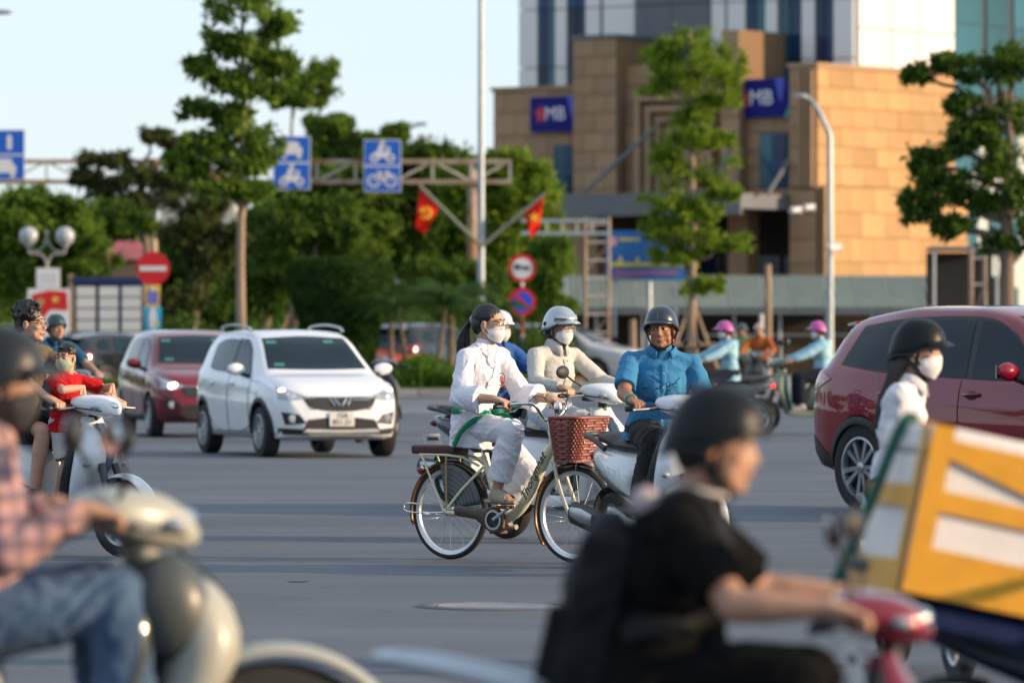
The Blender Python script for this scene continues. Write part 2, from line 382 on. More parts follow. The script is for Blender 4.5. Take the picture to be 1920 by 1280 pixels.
# corner block: narrow shaded front, sun-lit side
bx0 = fx(1480); ztop = bz(126, 0, 0); zl = bz(350, 0, 0); ye = sy(1790)
lbox('corner_block', bx0 + .03, -.03, .06, ye, 0, ztop - .02, M_joint)
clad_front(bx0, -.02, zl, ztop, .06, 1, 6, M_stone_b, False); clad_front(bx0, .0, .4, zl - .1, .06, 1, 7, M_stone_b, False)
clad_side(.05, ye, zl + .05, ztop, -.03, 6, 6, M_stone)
for q in range(3):                                            # vertical ribs of the corner
    a = lerp(bx0, 0, .42 + q * .2); lbox('rib', a, a + .1, -.14, -.01, zl, ztop - .1, M_stone_b)
lbox('plinth_wall', bx0 + .4, .32, .1, ye + .3, 0, zl - .03, M_joint)
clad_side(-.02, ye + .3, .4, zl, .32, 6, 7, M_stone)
lbox('coping', bx0 - .06, .1, -.06, ye + .05, ztop + .0, ztop + .16, M_stone_b)
# front facade
yF = .7
zL = bz(170, fx(1000, yF), yF); zP = bz(75, fx(1110, yF), yF); zC = bz(372, fx(1250, yF), yF)
xa, xb, xc, xd, xe = fx(925, yF), fx(1090, yF), fx(1172, yF), fx(1368, yF), fx(1402, yF)
lbox('facade_wall', xa + .03, xb, yF + .06, yF + 8, 0, zL - .02, M_joint); clad_front(xa, xb, .5, zL, yF + .06, 4, 12, M_stone_b)
lbox('coping', xa - .08, xb - .01, yF - .08, yF + 8, zL, zL + .15, M_stone_b)
lbox('pilaster', xb + .02, xc, yF - .5, yF + 6, zC - .3, zP - .02, M_joint); clad_front(xb + .01, xc, zC - .3, zP, yF - .5, 2, 9, M_stone_b)
lbox('pilaster_cap', xb - .05, xc + .06, yF - .62, yF + 6, zP, zP + .14, M_slab)
lbox('portal_wall', xc, xd, yF + .1, yF + 6, zC - .3, bz(120, fx(1250, yF), yF), M_joint); clad_front(xc, xd, zC - .3, bz(120, fx(1250, yF), yF), yF + .1, 4, 7, M_stone_b)
for q in range(3):                                            # stepped portal frame
    a, b, t_ = fx(1200 + q * 16, yF), fx(1345 - q * 16, yF), bz(178 + q * 20, fx(1270, yF), yF)
    lbox('portal_step', a, b, yF - .42 + q * .12, yF + .1, t_ - .22, t_, M_stone_b)
    lbox('portal_jamb', a, a + .22, yF - .40 + q * .12, yF + .1, zC, t_ - .22, M_stone_b)
    lbox('portal_jamb', b - .22, b, yF - .40 + q * .12, yF + .1, zC, t_ - .22, M_stone_b)
zP2 = bz(58, fx(1385, yF), yF)
lbox('pilaster', xd, xe, yF - .5, yF + 6, zC - .3, zP2, M_joint); clad_front(xd, xe, zC - .3, zP2, yF - .5, 1, 8, M_stone_b, False)
zR = bz(180, fx(1440, yF), yF)
lbox('facade_wall', xe, bx0 + .1, yF + .05, yF + 6, zC - .3, zR, M_joint); clad_front(xe, bx0, zC - .3, zR, yF + .05, 2, 6, M_stone_b)
def window(x0, x1, z0, z1, ly, n=2):
    w_ = lbox('window', x0, x1, ly - .12, ly, z0, z1, mat('window_frame_blue', (.01, .06, .14), .4, var=.1))
    for i in range(n):
        for j in range(2):
            a = lerp(x0, x1, i / n) + .05; b = lerp(x0, x1, (i + 1) / n) - .05; c = lerp(z0, z1, j * .45) + .05; d = lerp(z0, z1, .45 if j == 0 else 1) - .05
            lbox('pane', a, b, ly - .14, ly - .125, c, d, M_glass_t if i == 0 else M_glass, w_)
window(fx(1041, yF), fx(1087, yF), bz(364, fx(1060, yF), yF), bz(272, fx(1060, yF), yF), yF)
window(fx(1428, yF), fx(1478, yF), bz(352, fx(1450, yF), yF), bz(250, fx(1450, yF), yF), yF)
# banners with lettering
def banner(px0, px1, py0, py1, ly, lab):
    x0, x1 = fx(px0, ly), fx(px1, ly); z0, z1 = bz(py1, x0, ly), bz(py0, x0, ly)
    M4 = bank_matrix()
    t = thing('bank_banner', lab, 'banner', M4 @ Vector((x0, ly, z0)), -AL, 'blue bank banners')
    W, H = x1 - x0, z1 - z0
    MB().box((W / 2, 0, H / 2), (W, .08, H)).build('board', M_ban, t, smooth=0)
    fr = lambda x, z: frame((x, -.044, z), (1, 0, 0), (0, -1, 0))
    text_mesh('lettering', 'MB', H * .55, mat('banner_white', (.75, .75, .78), .5), t, fr(W * .5, H * .5))
    red = mat('banner_red', (.5, .02, .06), .5)
    st = MB(); pts = []
    for k in range(10): a = math.pi / 2 + k * math.pi / 5; r = H * (.30 if k % 2 == 0 else .15); pts.append((r * math.cos(a) * .75, r * math.sin(a)))
    st.prism(pts, fr(W * .21, H * .5), .01).build('star_emblem', red, t, smooth=0)
    MB().prism([(-W * .07, H * .5), (W * .10, H * .5), (W * .05, -H * .12), (0, -H * .02)], fr(W * .82, H * .5), .008).build('light_wedge', mat('banner_light', (.05, .08, .5), .5), t, smooth=0)
    MB().prism([(-W * .05, -H * .5), (W * .03, -H * .5), (W * .03, -H * .2)], fr(W * .965, H * .5), .009).build('green_corner', mat('banner_green', (.02, .35, .22), .5), t, smooth=0)
def bank_matrix(): return Matrix.Translation(BC) @ Matrix.Rotation(-AL, 4, 'Z')
banner(995, 1088, 183, 248, yF - .15, 'dark blue bank banner with white letters left of the pilaster')
banner(1375, 1481, 150, 222, yF - .15, 'dark blue bank banner with white letters right of the tiered tree')
# canopy, stay rods, dark entrance
cx0, cx1 = fx(1022, -3), bx0 - .05
cz0, cz1 = bz(404, fx(1250, -3), -3), bz(364, fx(1250, -3), -3)
lbox('canopy', cx0, cx1, -3, yF + .55, cz0 + .22, cz1, M_slab); lbox('canopy_fascia', cx0 - .05, cx1, -3.12, -3.005, cz0, cz1 + .05, M_slab)
for (p0, q0, p1, q1) in ((1000, 300, 905, 400), (1235, 235, 1085, 360), (1380, 255, 1330, 300), (1480, 300, 1440, 330)):
    A = (fx(p0, yF - .6), yF - .6, bz(q0, fx(p0, yF), yF)); B = (fx(p1, -2), -2., cz1 - .02)
    MB().tube([A, B], .07, 8).build('stay_rod', M_slab, bank)
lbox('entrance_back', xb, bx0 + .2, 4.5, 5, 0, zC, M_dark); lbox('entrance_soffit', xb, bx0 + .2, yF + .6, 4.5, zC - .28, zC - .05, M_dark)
lbox('entrance_column', xb + .05, xb + .9, yF - .3, yF + .6, 0, zC - .32, M_stone_b); lbox('entrance_column', xd, xd + .8, yF - .1, yF + .7, 0, zC - .32, M_stone_b)
for i in range(6):
    a = lerp(xb + 1.2, bx0 - .4, i / 6); lbox('door', a, a + 1.1, 4.4, 4.49, .1, 4.2, M_glass)
# tower
yT, xT, zT0, zT1 = 3.2, -.32, zL - 1.2, 24.
xTl = fx(975, yT)
lbox('tower_core', xTl + .1, xT - .12, yT + .12, yT + 14, zT0, zT1 - .1, M_mull)
def tcol(p0, p1, m, proud, nm, zb=None):
    x0, x1 = fx(p0, yT), fx(p1, yT); zz = zT0; hs = 2.15
    k = 0
    while zz < zT1 - .1:
        h = min(hs, zT1 - zz); ubox(nm, ((x0 + x1) / 2, yT + .1 - proud / 2, zz + h / 2), (abs(x1 - x0) - .03, proud, h - .04), m, bank); zz += hs; k += 1
for a, b in ((975, 1010), (1043, 1065), (1100, 1128), (1133, 1195), (1335, 1362), (1366, 1400), (1437, 1460), (1505, 1530), (1565, 1603)): tcol(a, b, M_white, .2, 'cladding_panel')
for a, b in ((1010, 1026), (1027, 1043), (1065, 1082), (1083, 1100), (1128, 1133), (1400, 1418), (1419, 1437), (1460, 1482), (1483, 1505), (1530, 1547), (1548, 1565)): tcol(a, b, M_glass if rnd.random() < .7 else M_glass_t, .12, 'glass_pane')
tcol(1195, 1265, M_slab, .3, 'spandrel_panel'); tcol(1265, 1335, M_slab, .3, 'spandrel_panel')
def tside(p0, p1, m, proud, nm, hs=2.15, off=0.):
    y0, y1 = sy(p0, xT), sy(p1, xT); zz = ztop - .6 - off
    while zz < zT1 - .1:
        h = min(hs, zT1 - zz); ubox(nm, (xT - .1 + proud / 2, (y0 + y1) / 2, zz + h / 2), (proud, abs(y1 - y0) - .04, h - .04), m, bank); zz += hs
for a, b in ((1606, 1667), (1668, 1719), (1720, 1786)): tside(a, b, M_white, .2, 'cladding_panel')
for a, b in ((1792, 1842), (1850, 1893), (1901, 1960), (1968, 2020)): tside(a, b, M_glass_t, .1, 'glass_pane', 2.6)
lbox('tower_side_frame', xT - 3, xT - .05, sy(1788, xT), sy(2030, xT), zT0, zT1, M_mull)
# pale rear wing behind the right-hand tree
lbox('wing', -6, -1.2, ye + .2, ye + 24, 0, ztop - .5, mat('pale_wing', (.42, .47, .47), .6, var=.08))
for i in range(5):
    for j in range(3): lbox('window', -1.2, -1.12, ye + 1.5 + i * 3, ye + 3.6 + i * 3, 1.2 + j * 3.1, 3.1 + j * 3.1, M_glass_t)
def cctv(px, py, d, lab):
    p = at(px, py, d); t = thing('security_camera', lab, 'camera', p)
    wm = mat('white_plastic', (.62, .62, .62), .45, var=.05)
    MB().tube([(-.2, -.25, -.02), (-.19, -.21, 0), (.12, .02, .05)], [.1, .11, .1], 10).build('housing', wm, t); MB().tube([(.1, .05, 0), (.15, .3, -.1)], .035, 6).build('bracket', wm, t)
cctv(1494, 395, 196, 'grey security camera on the shaded side of the bank corner'); cctv(1519, 390, 196.5, 'white round security camera at the bank corner edge')
# ================================================================== vegetation
nr = np.random.default_rng(11)
M_leaf = {}
def leafmat(name, a, b, tl=.35):
    if name not in M_leaf: M_leaf[name] = mat('leaf_' + name, a, .7, var=.3, vs=3.5, col2=b, transl=tl, spec=.08)
    return M_leaf[name]
M_bark = mat('bark', (.17, .125, .09), .95, var=.3, vs=4, bump=.8, bs=18, stretch=(1, 1, .25))
M_barkl = mat('pale_bark', (.27, .20, .145), .95, var=.25, vs=4, bump=.7, bs=18, stretch=(1, 1, .25))
def leaves(name, pts, size, m, parent, droop=0., asp=.42):
    n = len(pts); P = np.asarray(pts, dtype=float)
    d = nr.normal(size=(n, 3)); d[:, 2] -= droop; d /= np.linalg.norm(d, axis=1)[:, None]
    u = nr.normal(size=(n, 3)); u -= d * (u * d).sum(1)[:, None]; u /= np.linalg.norm(u, axis=1)[:, None]
    s = size * nr.uniform(.6, 1.25, n)[:, None]
    nrm = np.cross(d, u)
    a = P; b = P + d * s * .5 + u * s * asp * .5 + nrm * s * .08; c = P + d * s; e = P + d * s * .5 - u * s * asp * .5 + nrm * s * .08
    V_ = np.stack([a, b, c, e], 1).reshape(-1, 3)
    me = bpy.data.meshes.new(name); me.vertices.add(4 * n); me.vertices.foreach_set('co', V_.ravel())
    me.loops.add(4 * n); me.loops.foreach_set('vertex_index', np.arange(4 * n, dtype=np.int32))
    me.polygons.add(n); me.polygons.foreach_set('loop_start', np.arange(0, 4 * n, 4, dtype=np.int32)); me.polygons.foreach_set('loop_total', np.full(n, 4, dtype=np.int32))
    me.materials.append(m); me.update(); me.validate()
    o = bpy.data.objects.new(name, me); COL.objects.link(o); o.parent = parent; return o
def clump(c, r, n, shell=.45):
    """points of one leaf clump, denser to the outside"""
    v = nr.normal(size=(n, 3)); v /= np.linalg.norm(v, axis=1)[:, None]
    rad = np.clip(np.abs(nr.normal(.55, .33, n)), .05, 1.45)
    return np.asarray(c) + v * rad[:, None] * np.asarray(r)
def limb(mb, a, b, r0, r1, k=5, jit=.08, n=7):
    a = Vector(a); b = Vector(b); L = (b - a).length; pts = []; rs = []
    for i in range(k + 1):
        t = i / k; p = a.lerp(b, t)
        if 0 < i < k: p += Vector((rnd.uniform(-1, 1), rnd.uniform(-1, 1), rnd.uniform(-.6, .6))) * L * jit
        pts.append(p); rs.append(lerp(r0, r1, t))
    mb.tube(pts, rs, n); return pts
def tree(name, label, px, d, tiers, leafm, trunk_r, top_py, lsize=.2, dens=900, bark=None, group=None, lean=0., sub=7, depth=.8, droop=.15, base_z=.1, fat=1.):
    """tiers: (px, py, rx_px, ry_px) leaf masses as seen; each is broken into sub-clumps on real limbs"""
    s = F / d; bx = X(px, d); t = thing(name, label, 'tree', (bx, d, base_z), 0, group)
    tr = MB(); zt = Z(top_py, d) - base_z
    path = [(lean * k / 6 + rnd.uniform(-.07, .07) * (k > 0), rnd.uniform(-.06, .06), zt * k / 6) for k in range(7)]
    tr.tube(path, [trunk_r * (1.0 - .75 * k / 6) if k else trunk_r * 1.2 for k in range(7)], 12)
    P = []
    for (cx, cy, rx, ry) in tiers:
        C = Vector((X(cx, d) - bx, rnd.uniform(-.25, .25) * rx / s, Z(cy, d) - base_z)); RX, RZ = rx / s, ry / s
        zz = max(min(C.z - RZ * .5, zt), .3); st = Vector((lean * zz / max(zt, .1), 0, zz))
        limb(tr, st - Vector((0, 0, min(.5, zz * .3))), C, trunk_r * .38, trunk_r * .12)
        P.append(clump(C, (RX * .8, RX * .8 * depth, RZ * .8), int(dens * .95 * fat)))
        for q in range(int(sub * 2.1)):
            a = rnd.uniform(0, 2 * math.pi); f = math.sqrt(rnd.random()) * .95
            c2 = C + Vector((math.cos(a) * f * RX, math.sin(a) * f * RX * depth, rnd.uniform(-.75, .7) * RZ))
            limb(tr, C, c2, trunk_r * .13, trunk_r * .05, 3, .1, 5)
            rr = rnd.uniform(.15, .34) * fat
            P.append(clump(c2, (RX * rr, RX * rr * depth, max(RZ * rnd.uniform(.25, .5), RX * rr * .5)), int(dens * rr * .6 * fat), .25 if fat > 1 else .4))
    tr.build('trunk', bark or M_bark, t)
    leaves('crown', np.concatenate(P), lsize, leafm, t, droop)
    return t
G1 = leafmat('bright', (.10, .20, .02), (.25, .34, .035), .5); G2 = leafmat('deep', (.042, .098, .018), (.115, .185, .028), .45); G3 = leafmat('mid', (.068, .145, .022), (.175, .265, .035), .48); G4 = leafmat('dry', (.045, .07, .022), (.10, .115, .035), .4)
GRP = 'trees beyond the junction'
tree('tiered_tree', 'tall tiered almond tree with a slender trunk behind the white car', 455, 120,
     [(470, 5, 85, 40), (520, 45, 45, 28), (425, 75, 45, 25), (480, 95, 70, 38), (372, 122, 32, 18), (415, 150, 55, 24), (480, 160, 70, 26), (375, 203, 34, 20), (430, 215, 45, 22), (520, 125, 40, 28),
      (455, 255, 75, 30), (385, 272, 60, 30), (425, 305, 85, 32), (490, 290, 40, 30), (420, 345, 80, 22), (462, 362, 45, 16), (350, 310, 40, 24)], G3, .125, -10, .19, 380, M_barkl, GRP, sub=6)
tree('tiered_tree', 'slim tiered tree with one flat crown right of the tall tiered tree', 548, 178, [(580, 150, 55, 32), (540, 170, 40, 26), (610, 135, 30, 24), (560, 185, 60, 20)], G3, .13, 150, .22, 560, M_barkl, GRP, sub=6)
tree('tiered_tree', 'bright green tiered young tree with a staked trunk in front of the bank', 1297, 150,
     [(1240, 100, 48, 34), (1310, 90, 55, 38), (1365, 130, 42, 40), (1290, 140, 85, 40), (1250, 150, 55, 30), (1330, 185, 75, 26), (1300, 215, 42, 20), (1290, 262, 70, 28), (1345, 262, 30, 16), (1255, 300, 40, 24), (1300, 325, 80, 34), (1355, 360, 36, 20),
      (1262, 385, 62, 32), (1310, 395, 50, 24), (1235, 430, 40, 22), (1300, 445, 70, 22), (1370, 455, 42, 17), (1270, 478, 50, 16), (1310, 535, 44, 17)], G1, .15, 60, .16, 430, M_barkl, GRP, sub=7)
tree('umbrella_tree', 'dark feathery street tree at the right edge with a thick forked trunk', 1888, 118,
     [(1780, 115, 40, 20), (1720, 135, 30, 16), (1860, 130, 60, 34), (1920, 110, 60, 40), (1800, 190, 32, 20), (1830, 230, 55, 32), (1905, 210, 70, 40), (1800, 270, 55, 34), (1880, 290, 70, 44), (1730, 300, 40, 30), (1740, 350, 50, 40), (1800, 350, 55, 36), (1725, 390, 34, 24), (1860, 380, 50, 30), (1930, 350, 60, 50), (1790, 420, 45, 26), (1870, 450, 30, 18), (1940, 430, 50, 50)],
     G2, .22, 170, .18, 320, M_bark, GRP, sub=7, droop=.7)
tree('leafy_tree', 'dense bright green tree right of the grey flag pole', 975, 178, [(930, 320, 70, 40), (985, 350, 60, 50), (900, 370, 80, 60), (1000, 430, 50, 60), (940, 450, 80, 70), (1020, 500, 40, 50), (960, 540, 70, 50), (1010, 570, 40, 40)], G1, .25, 330, .26, 900, None, GRP, fat=1.45)
tree('leafy_tree', 'broad deep green tree behind the two lane signs of the gantry', 790, 182, [(760, 300, 80, 40), (840, 310, 70, 40), (700, 350, 80, 50), (800, 370, 90, 60), (860, 420, 70, 60), (720, 430, 90, 60), (790, 480, 90, 60)], G2, .28, 320, .27, 950, None, GRP, fat=1.45)
tree('leafy_tree', 'feathery topped green tree behind the half hidden middle sign', 640, 176, [(620, 240, 42, 26), (690, 275, 40, 22), (600, 290, 60, 34), (660, 330, 80, 44), (580, 380, 90, 60), (650, 430, 90, 60), (560, 460, 80, 50), (740, 250, 18, 12)], G3, .25, 260, .25, 900, None, GRP, fat=1.45)
tree('leafy_tree', 'dark drooping tree right of the tall trunk above the clipped hedge', 590, 158, [(560, 400, 70, 40), (620, 410, 60, 50), (640, 460, 44, 40), (540, 460, 60, 40)], G2, .2, 420, .2, 900, None, GRP, droop=.5, fat=1.45)
tree('leafy_tree', 'sparse creeper covered tree climbing over the left half of the gantry', 300, 165, [(290, 255, 34, 14), (335, 275, 34, 18), (200, 300, 50, 16), (270, 330, 60, 26), (200, 350, 50, 24), (330, 350, 50, 30), (250, 380, 60, 24), (160, 330, 34, 14)], G4, .2, 300, .2, 420, None, GRP, lean=-.6)
tree('leafy_tree', 'rounded green tree behind the globe lamp at the left edge', 40, 150, [(30, 385, 70, 36), (110, 400, 60, 34), (-30, 420, 80, 50), (60, 450, 80, 50), (150, 440, 60, 40), (10, 520, 80, 50), (120, 510, 60, 40)], G3, .22, 400, .2, 950, None, GRP, fat=1.45)
tree('leafy_tree', 'low dark green tree left of the no entry sign', 200, 162, [(190, 400, 60, 30), (150, 430, 60, 36), (240, 420, 44, 26), (160, 490, 60, 36), (110, 480, 50, 40)], G2, .2, 420, .2, 900, None, GRP, fat=1.45)
tree('leafy_tree', 'leaning grey branched tree behind the no entry sign', 350, 148, [(370, 400, 60, 34), (410, 450, 50, 36), (340, 440, 50, 30), (390, 500, 44, 30), (350, 560, 40, 26)], G4, .17, 440, .18, 800, M_barkl, GRP, lean=.5, fat=1.45)
tree('leafy_tree', 'shady green tree filling the gap left of the clipped hedge', 500, 172, [(500, 420, 60, 40), (460, 470, 60, 44), (530, 500, 60, 40), (480, 550, 60, 40), (400, 580, 60, 40)], G2, .2, 440, .22, 900, None, GRP, fat=1.45)
tree('leafy_tree', 'small bright tree beside the shed roof right of the round signs', 1035, 163, [(1030, 470, 34, 36), (1015, 540, 44, 40), (1045, 580, 30, 30)], G3, .14, 480, .2, 700, None, GRP, fat=1.45)
tree('leafy_tree', 'dark tree behind the palms left of the flag pole', 850, 168, [(830, 520, 70, 40), (900, 530, 50, 40), (780, 560, 60, 40), (880, 600, 60, 36)], G2, .2, 500, .22, 900, None, GRP, fat=1.45)
for i, (px, d, w_, nm) in enumerate([(-60, 205, 170, 'far left hazy tree crown behind the lamp'), (140, 215, 170, 'far dark tree crown behind the notice board'), (330, 212, 150, 'far dark tree crown behind the leaning tree'), (520, 208, 160, 'far dark tree crown behind the tall trunk'), (680, 214, 170, 'far dark tree crown behind the clipped hedge'), (860, 210, 150, 'far dark tree crown behind the palms')]):
    tree('distant_tree', nm, px, d, [(px - w_ * .4, 520, w_ * .5, 50), (px, 480, w_ * .6, 60), (px + w_ * .4, 530, w_ * .5, 50), (px, 580, w_ * .6, 40)], G2, .15, 480, .34, 1000, None, 'far trees closing the view', fat=1.5)
# clipped vase-shaped hedge
def topiary():
    d = 133.; s = F / d; t = thing('clipped_hedge', 'large clipped hedge flaring upward like a vase behind the white car', 'hedge', (X(637, d), d, .15))
    prof = [(.0, .72), (.6, .80), (1.2, .88), (1.7, 1.0), (2.2, 1.16), (2.6, 1.22), (2.85, 1.2), (2.95, 1.05)]
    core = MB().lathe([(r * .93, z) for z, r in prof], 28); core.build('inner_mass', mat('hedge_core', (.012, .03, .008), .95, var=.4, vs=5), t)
    P = []
    for z in np.arange(0, 3.0, .018):
        r = interp(prof, z); n = int(260 * r); a = nr.uniform(0, 2 * math.pi, n); rr = r * nr.uniform(.93, 1.03, n)
        P.append(np.stack([rr * np.cos(a), rr * np.sin(a), z + nr.uniform(-.02, .02, n)], 1))
    n = 9000; a = nr.uniform(0, 2 * math.pi, n); rr = 1.1 * np.sqrt(nr.uniform(0, 1, n)); P.append(np.stack([rr * np.cos(a), rr * np.sin(a), 2.93 + nr.uniform(-.04, .06, n)], 1))
    leaves('foliage', np.concatenate(P), .07, leafmat('hedge', (.022, .062, .012), (.05, .105, .016), .2), t)
topiary()
def palm(px, py_top, d, lab, n=16, L=1.6, stem=1.2):
    t = thing('palm_clump', lab, 'palm', (X(px, d), d, .15), 0, 'palms on the verge'); st = MB(); P = MB()
    zt = max(Z(py_top, d) - L * .5, .5)
    for k in range(2):
        o = Vector((rnd.uniform(-.35, .35), rnd.uniform(-.3, .3), 0)); st.tube([o, o * 1.4 + Vector((0, 0, zt * .6)), o * 1.7 + Vector((0, 0, zt))], [.07, .05, .035], 8)
        for j in range(n):
            a = rnd.uniform(0, 2 * math.pi); el = rnd.uniform(.2, 1.25); l = L * rnd.uniform(.75, 1.1); q = []
            for i in range(9):
                u = i / 8; q.append(o * 1.7 + Vector((math.cos(a) * l * u * math.cos(el * (1 - u * .5)), math.sin(a) * l * u * math.cos(el * (1 - u * .5)), zt + l * (u * math.sin(el) - .75 * u * u))))
            for i in range(1, 9):
                tdir = (q[i] - q[i - 1]).normalized(); sd = tdir.cross(Vector((0, 0, 1))).normalized()
                for sg in (-1, 1):
                    for e in (0, .5):
                        b = q[i - 1].lerp(q[i], e); ll = .34 * l * math.sin(math.pi * min(.12 + i / 9, .95)); tip = b + (sd * sg * .8 + tdir * .5 + Vector((0, 0, -.35))) * ll
                        P.add([b, b + tdir * .06, tip], [(0, 1, 2)])
    st.build('stem', M_bark, t); P.build('fronds', leafmat('palm', (.03, .075, .02), (.07, .13, .03)), t, smooth=0, recalc=False)
palm(790, 520, 131.5, 'arching green palm clump right of the clipped hedge'); palm(845, 505, 134, 'taller feathery palm clump left of the flag pole', 16, 1.7); palm(735, 545, 137, 'small palm clump against the clipped hedge', 12, 1.3); palm(910, 545, 133, 'palm clump at the foot of the grey flag pole', 13, 1.3)
def verge_plants(name, lab, x0, x1, y0, y1, n, h, m):
    xs = nr.uniform(x0, x1, n); ys = nr.uniform(y0, y1, n); zs = .17 + nr.uniform(0, 1, n) ** 1.5 * h * (.7 + .5 * np.sin(xs * 2.3))
    o = leaves(name, np.stack([xs, ys, zs], 1), .2, m, None, -.6, .3); tag(o, lab, 'plants', kind='stuff')
verge_plants('ground_cover', 'low bright green planting along the far kerb', X(690, KD), X(1000, KD), KD + .9, KD + 4.5, 9000, .55, leafmat('cover', (.05, .13, .015), (.10, .2, .03)))
verge_plants('grass_strip', 'mown grass strip on the kerb island left of the red car', X(130, KD), X(300, KD), KD + .7, KD + 2.5, 5000, .16, leafmat('grass', (.08, .16, .02), (.14, .24, .04)))

def shrub_mass(name, lab, px0, px1, d, h, n, m, dz=3.):
    """planting behind the verge that reads as one mass"""
    P = []
    k = max(int((px1 - px0) / 26), 2)
    for i in range(k):
        x = X(lerp(px0, px1, (i + .5) / k) + rnd.uniform(-10, 10), d); hh = h * rnd.uniform(.6, 1.15)
        P.append(clump((x, d + rnd.uniform(-dz / 2, dz / 2), hh * .5 + .1), (.5 * rnd.uniform(.8, 1.5), .6, hh * .5), n // k, .3))
    tag(leaves(name, np.concatenate(P), .19, m, None, .1), lab, 'shrubs', kind='stuff')
shrub_mass('shrubbery', 'dark shrubbery under the trees on the left', -60, 530, 146, 1.7, 16000, G2)
shrub_mass('shrubbery', 'dark shrubbery under the trees behind the palms', 690, 1060, 150, 2.0, 12000, G2)
shrub_mass('shrubbery', 'pale green shrubs under the far trees', -60, 1040, 190, 3.2, 22000, G3)

# trees added out of frame so paint and glass have something dark to mirror
def added_tree_belt():
    rng = random.Random(4); P = []
    def one(x, y, r, h):
        for q in range(7):
            a = rng.uniform(0, 6.28); f = rng.uniform(0, .7); P.append(clump((x + math.cos(a) * f * r, y + math.sin(a) * f * r, h * rng.uniform(.3, .8)), (r * .55, r * .55, h * .2), 130))
    for k in range(26): one(-95 + k * 7 + rng.uniform(-2, 2), -34 + rng.uniform(-4, 4), rng.uniform(4, 6), rng.uniform(8, 14))
    for k in range(38): one(-62 + rng.uniform(-4, 4), -25 + k * 9 + rng.uniform(-2, 2), rng.uniform(4, 6), rng.uniform(8, 13))
    tag(leaves('added_tree_belt', np.concatenate(P), 1.1, G2, None, .1), 'unseen belt of trees added behind and left of the camera for dark reflections', 'trees', kind='stuff')
added_tree_belt()
# ================================================================== street furniture
M_galv = mat('galvanised_steel', (.36, .40, .43), .45, metal=.55, var=.15, vs=5)
M_rust = mat('rusty_cream_steel', (.42, .36, .29), .7, var=.2, vs=2.2, bump=.3, bs=20, col2=(.24, .12, .06))
M_cream = mat('cream_steel', (.50, .46, .40), .65, var=.18, vs=2)
M_wood = mat('weathered_wood', (.30, .22, .15), .9, var=.25, vs=4, bump=.6, bs=18, stretch=(1, 1, .2))
M_sblue = mat('sign_blue', (.004, .10, .52), .4, var=.06); M_swhite = mat('sign_white', (.66, .67, .68), .45, var=.05); M_sred = mat('sign_red', (.55, .008, .012), .4, var=.06)
M_sblack = mat('sign_black', (.02, .02, .02), .5)
def FR(x, z, y=-.03): return frame((x, y, z), (1, 0, 0), (0, -1, 0))
def disc(r, n=28, sx=1.): return [(r * math.cos(2 * math.pi * k / n) * sx, r * math.sin(2 * math.pi * k / n)) for k in range(n)]
def ringp(mb, cx, cz, r0, r1, y=-.034, n=22, th=.008):
    M = FR(cx, cz, y)
    mb.lathe([(r0, 0), (r1, 0), (r1, th), (r0, th), (r0, 0)], n, M)
def pict_moto(mb, cx, cz, s, y=-.034):
    ringp(mb, cx - .34 * s, cz - .2 * s, .10 * s, .2 * s, y); ringp(mb, cx + .34 * s, cz - .2 * s, .10 * s, .2 * s, y)
    mb.prism([(-.4 * s, -.1 * s), (-.3 * s, .08 * s), (-.02 * s, .1 * s), (.1 * s, .02 * s), (.28 * s, .28 * s), (.36 * s, .26 * s), (.3 * s, .05 * s), (.2 * s, -.2 * s), (-.2 * s, -.2 * s)], FR(cx, cz, y - .001), .008)
    mb.prism([(-.2 * s, .1 * s), (-.16 * s, .36 * s), (-.02 * s, .42 * s), (.22 * s, .26 * s), (.2 * s, .2 * s), (0, .3 * s), (.06 * s, .1 * s)], FR(cx, cz, y - .002), .008); mb.prism(disc(.09 * s, 14), FR(cx + .01 * s, cz + .5 * s, y - .001), .008)
def pict_car(mb, cx, cz, s, y=-.034):
    mb.prism([(-.42 * s, -.18 * s), (-.44 * s, .06 * s), (-.34 * s, .12 * s), (-.24 * s, .34 * s), (.24 * s, .34 * s), (.34 * s, .12 * s), (.44 * s, .06 * s), (.42 * s, -.18 * s)], FR(cx, cz, y), .008)
    for k in (-1, 1): mb.prism([(-.08 * s, -.14 * s), (-.08 * s, .14 * s), (.08 * s, .14 * s), (.08 * s, -.14 * s)], FR(cx + k * .3 * s, cz - .22 * s, y - .001), .008)
def pict_bike(mb, cx, cz, s, y=-.034):
    for k in (-1, 1): ringp(mb, cx + k * .34 * s, cz - .08 * s, .19 * s, .27 * s, y)
    A = lambda a, b: mb.tube([(cx + a[0] * s, y - .004, cz + a[1] * s), (cx + b[0] * s, y - .004, cz + b[1] * s)], .035 * s, 6)
    A((-.34, -.08), (-.14, .22)); A((-.14, .22), (.22, .22)); A((.22, .22), (.34, -.08)); A((-.14, .22), (0, -.08)); A((0, -.08), (.22, .22)); A((.22, .22), (.18, .34)); A((-.14, .22), (-.18, .32))
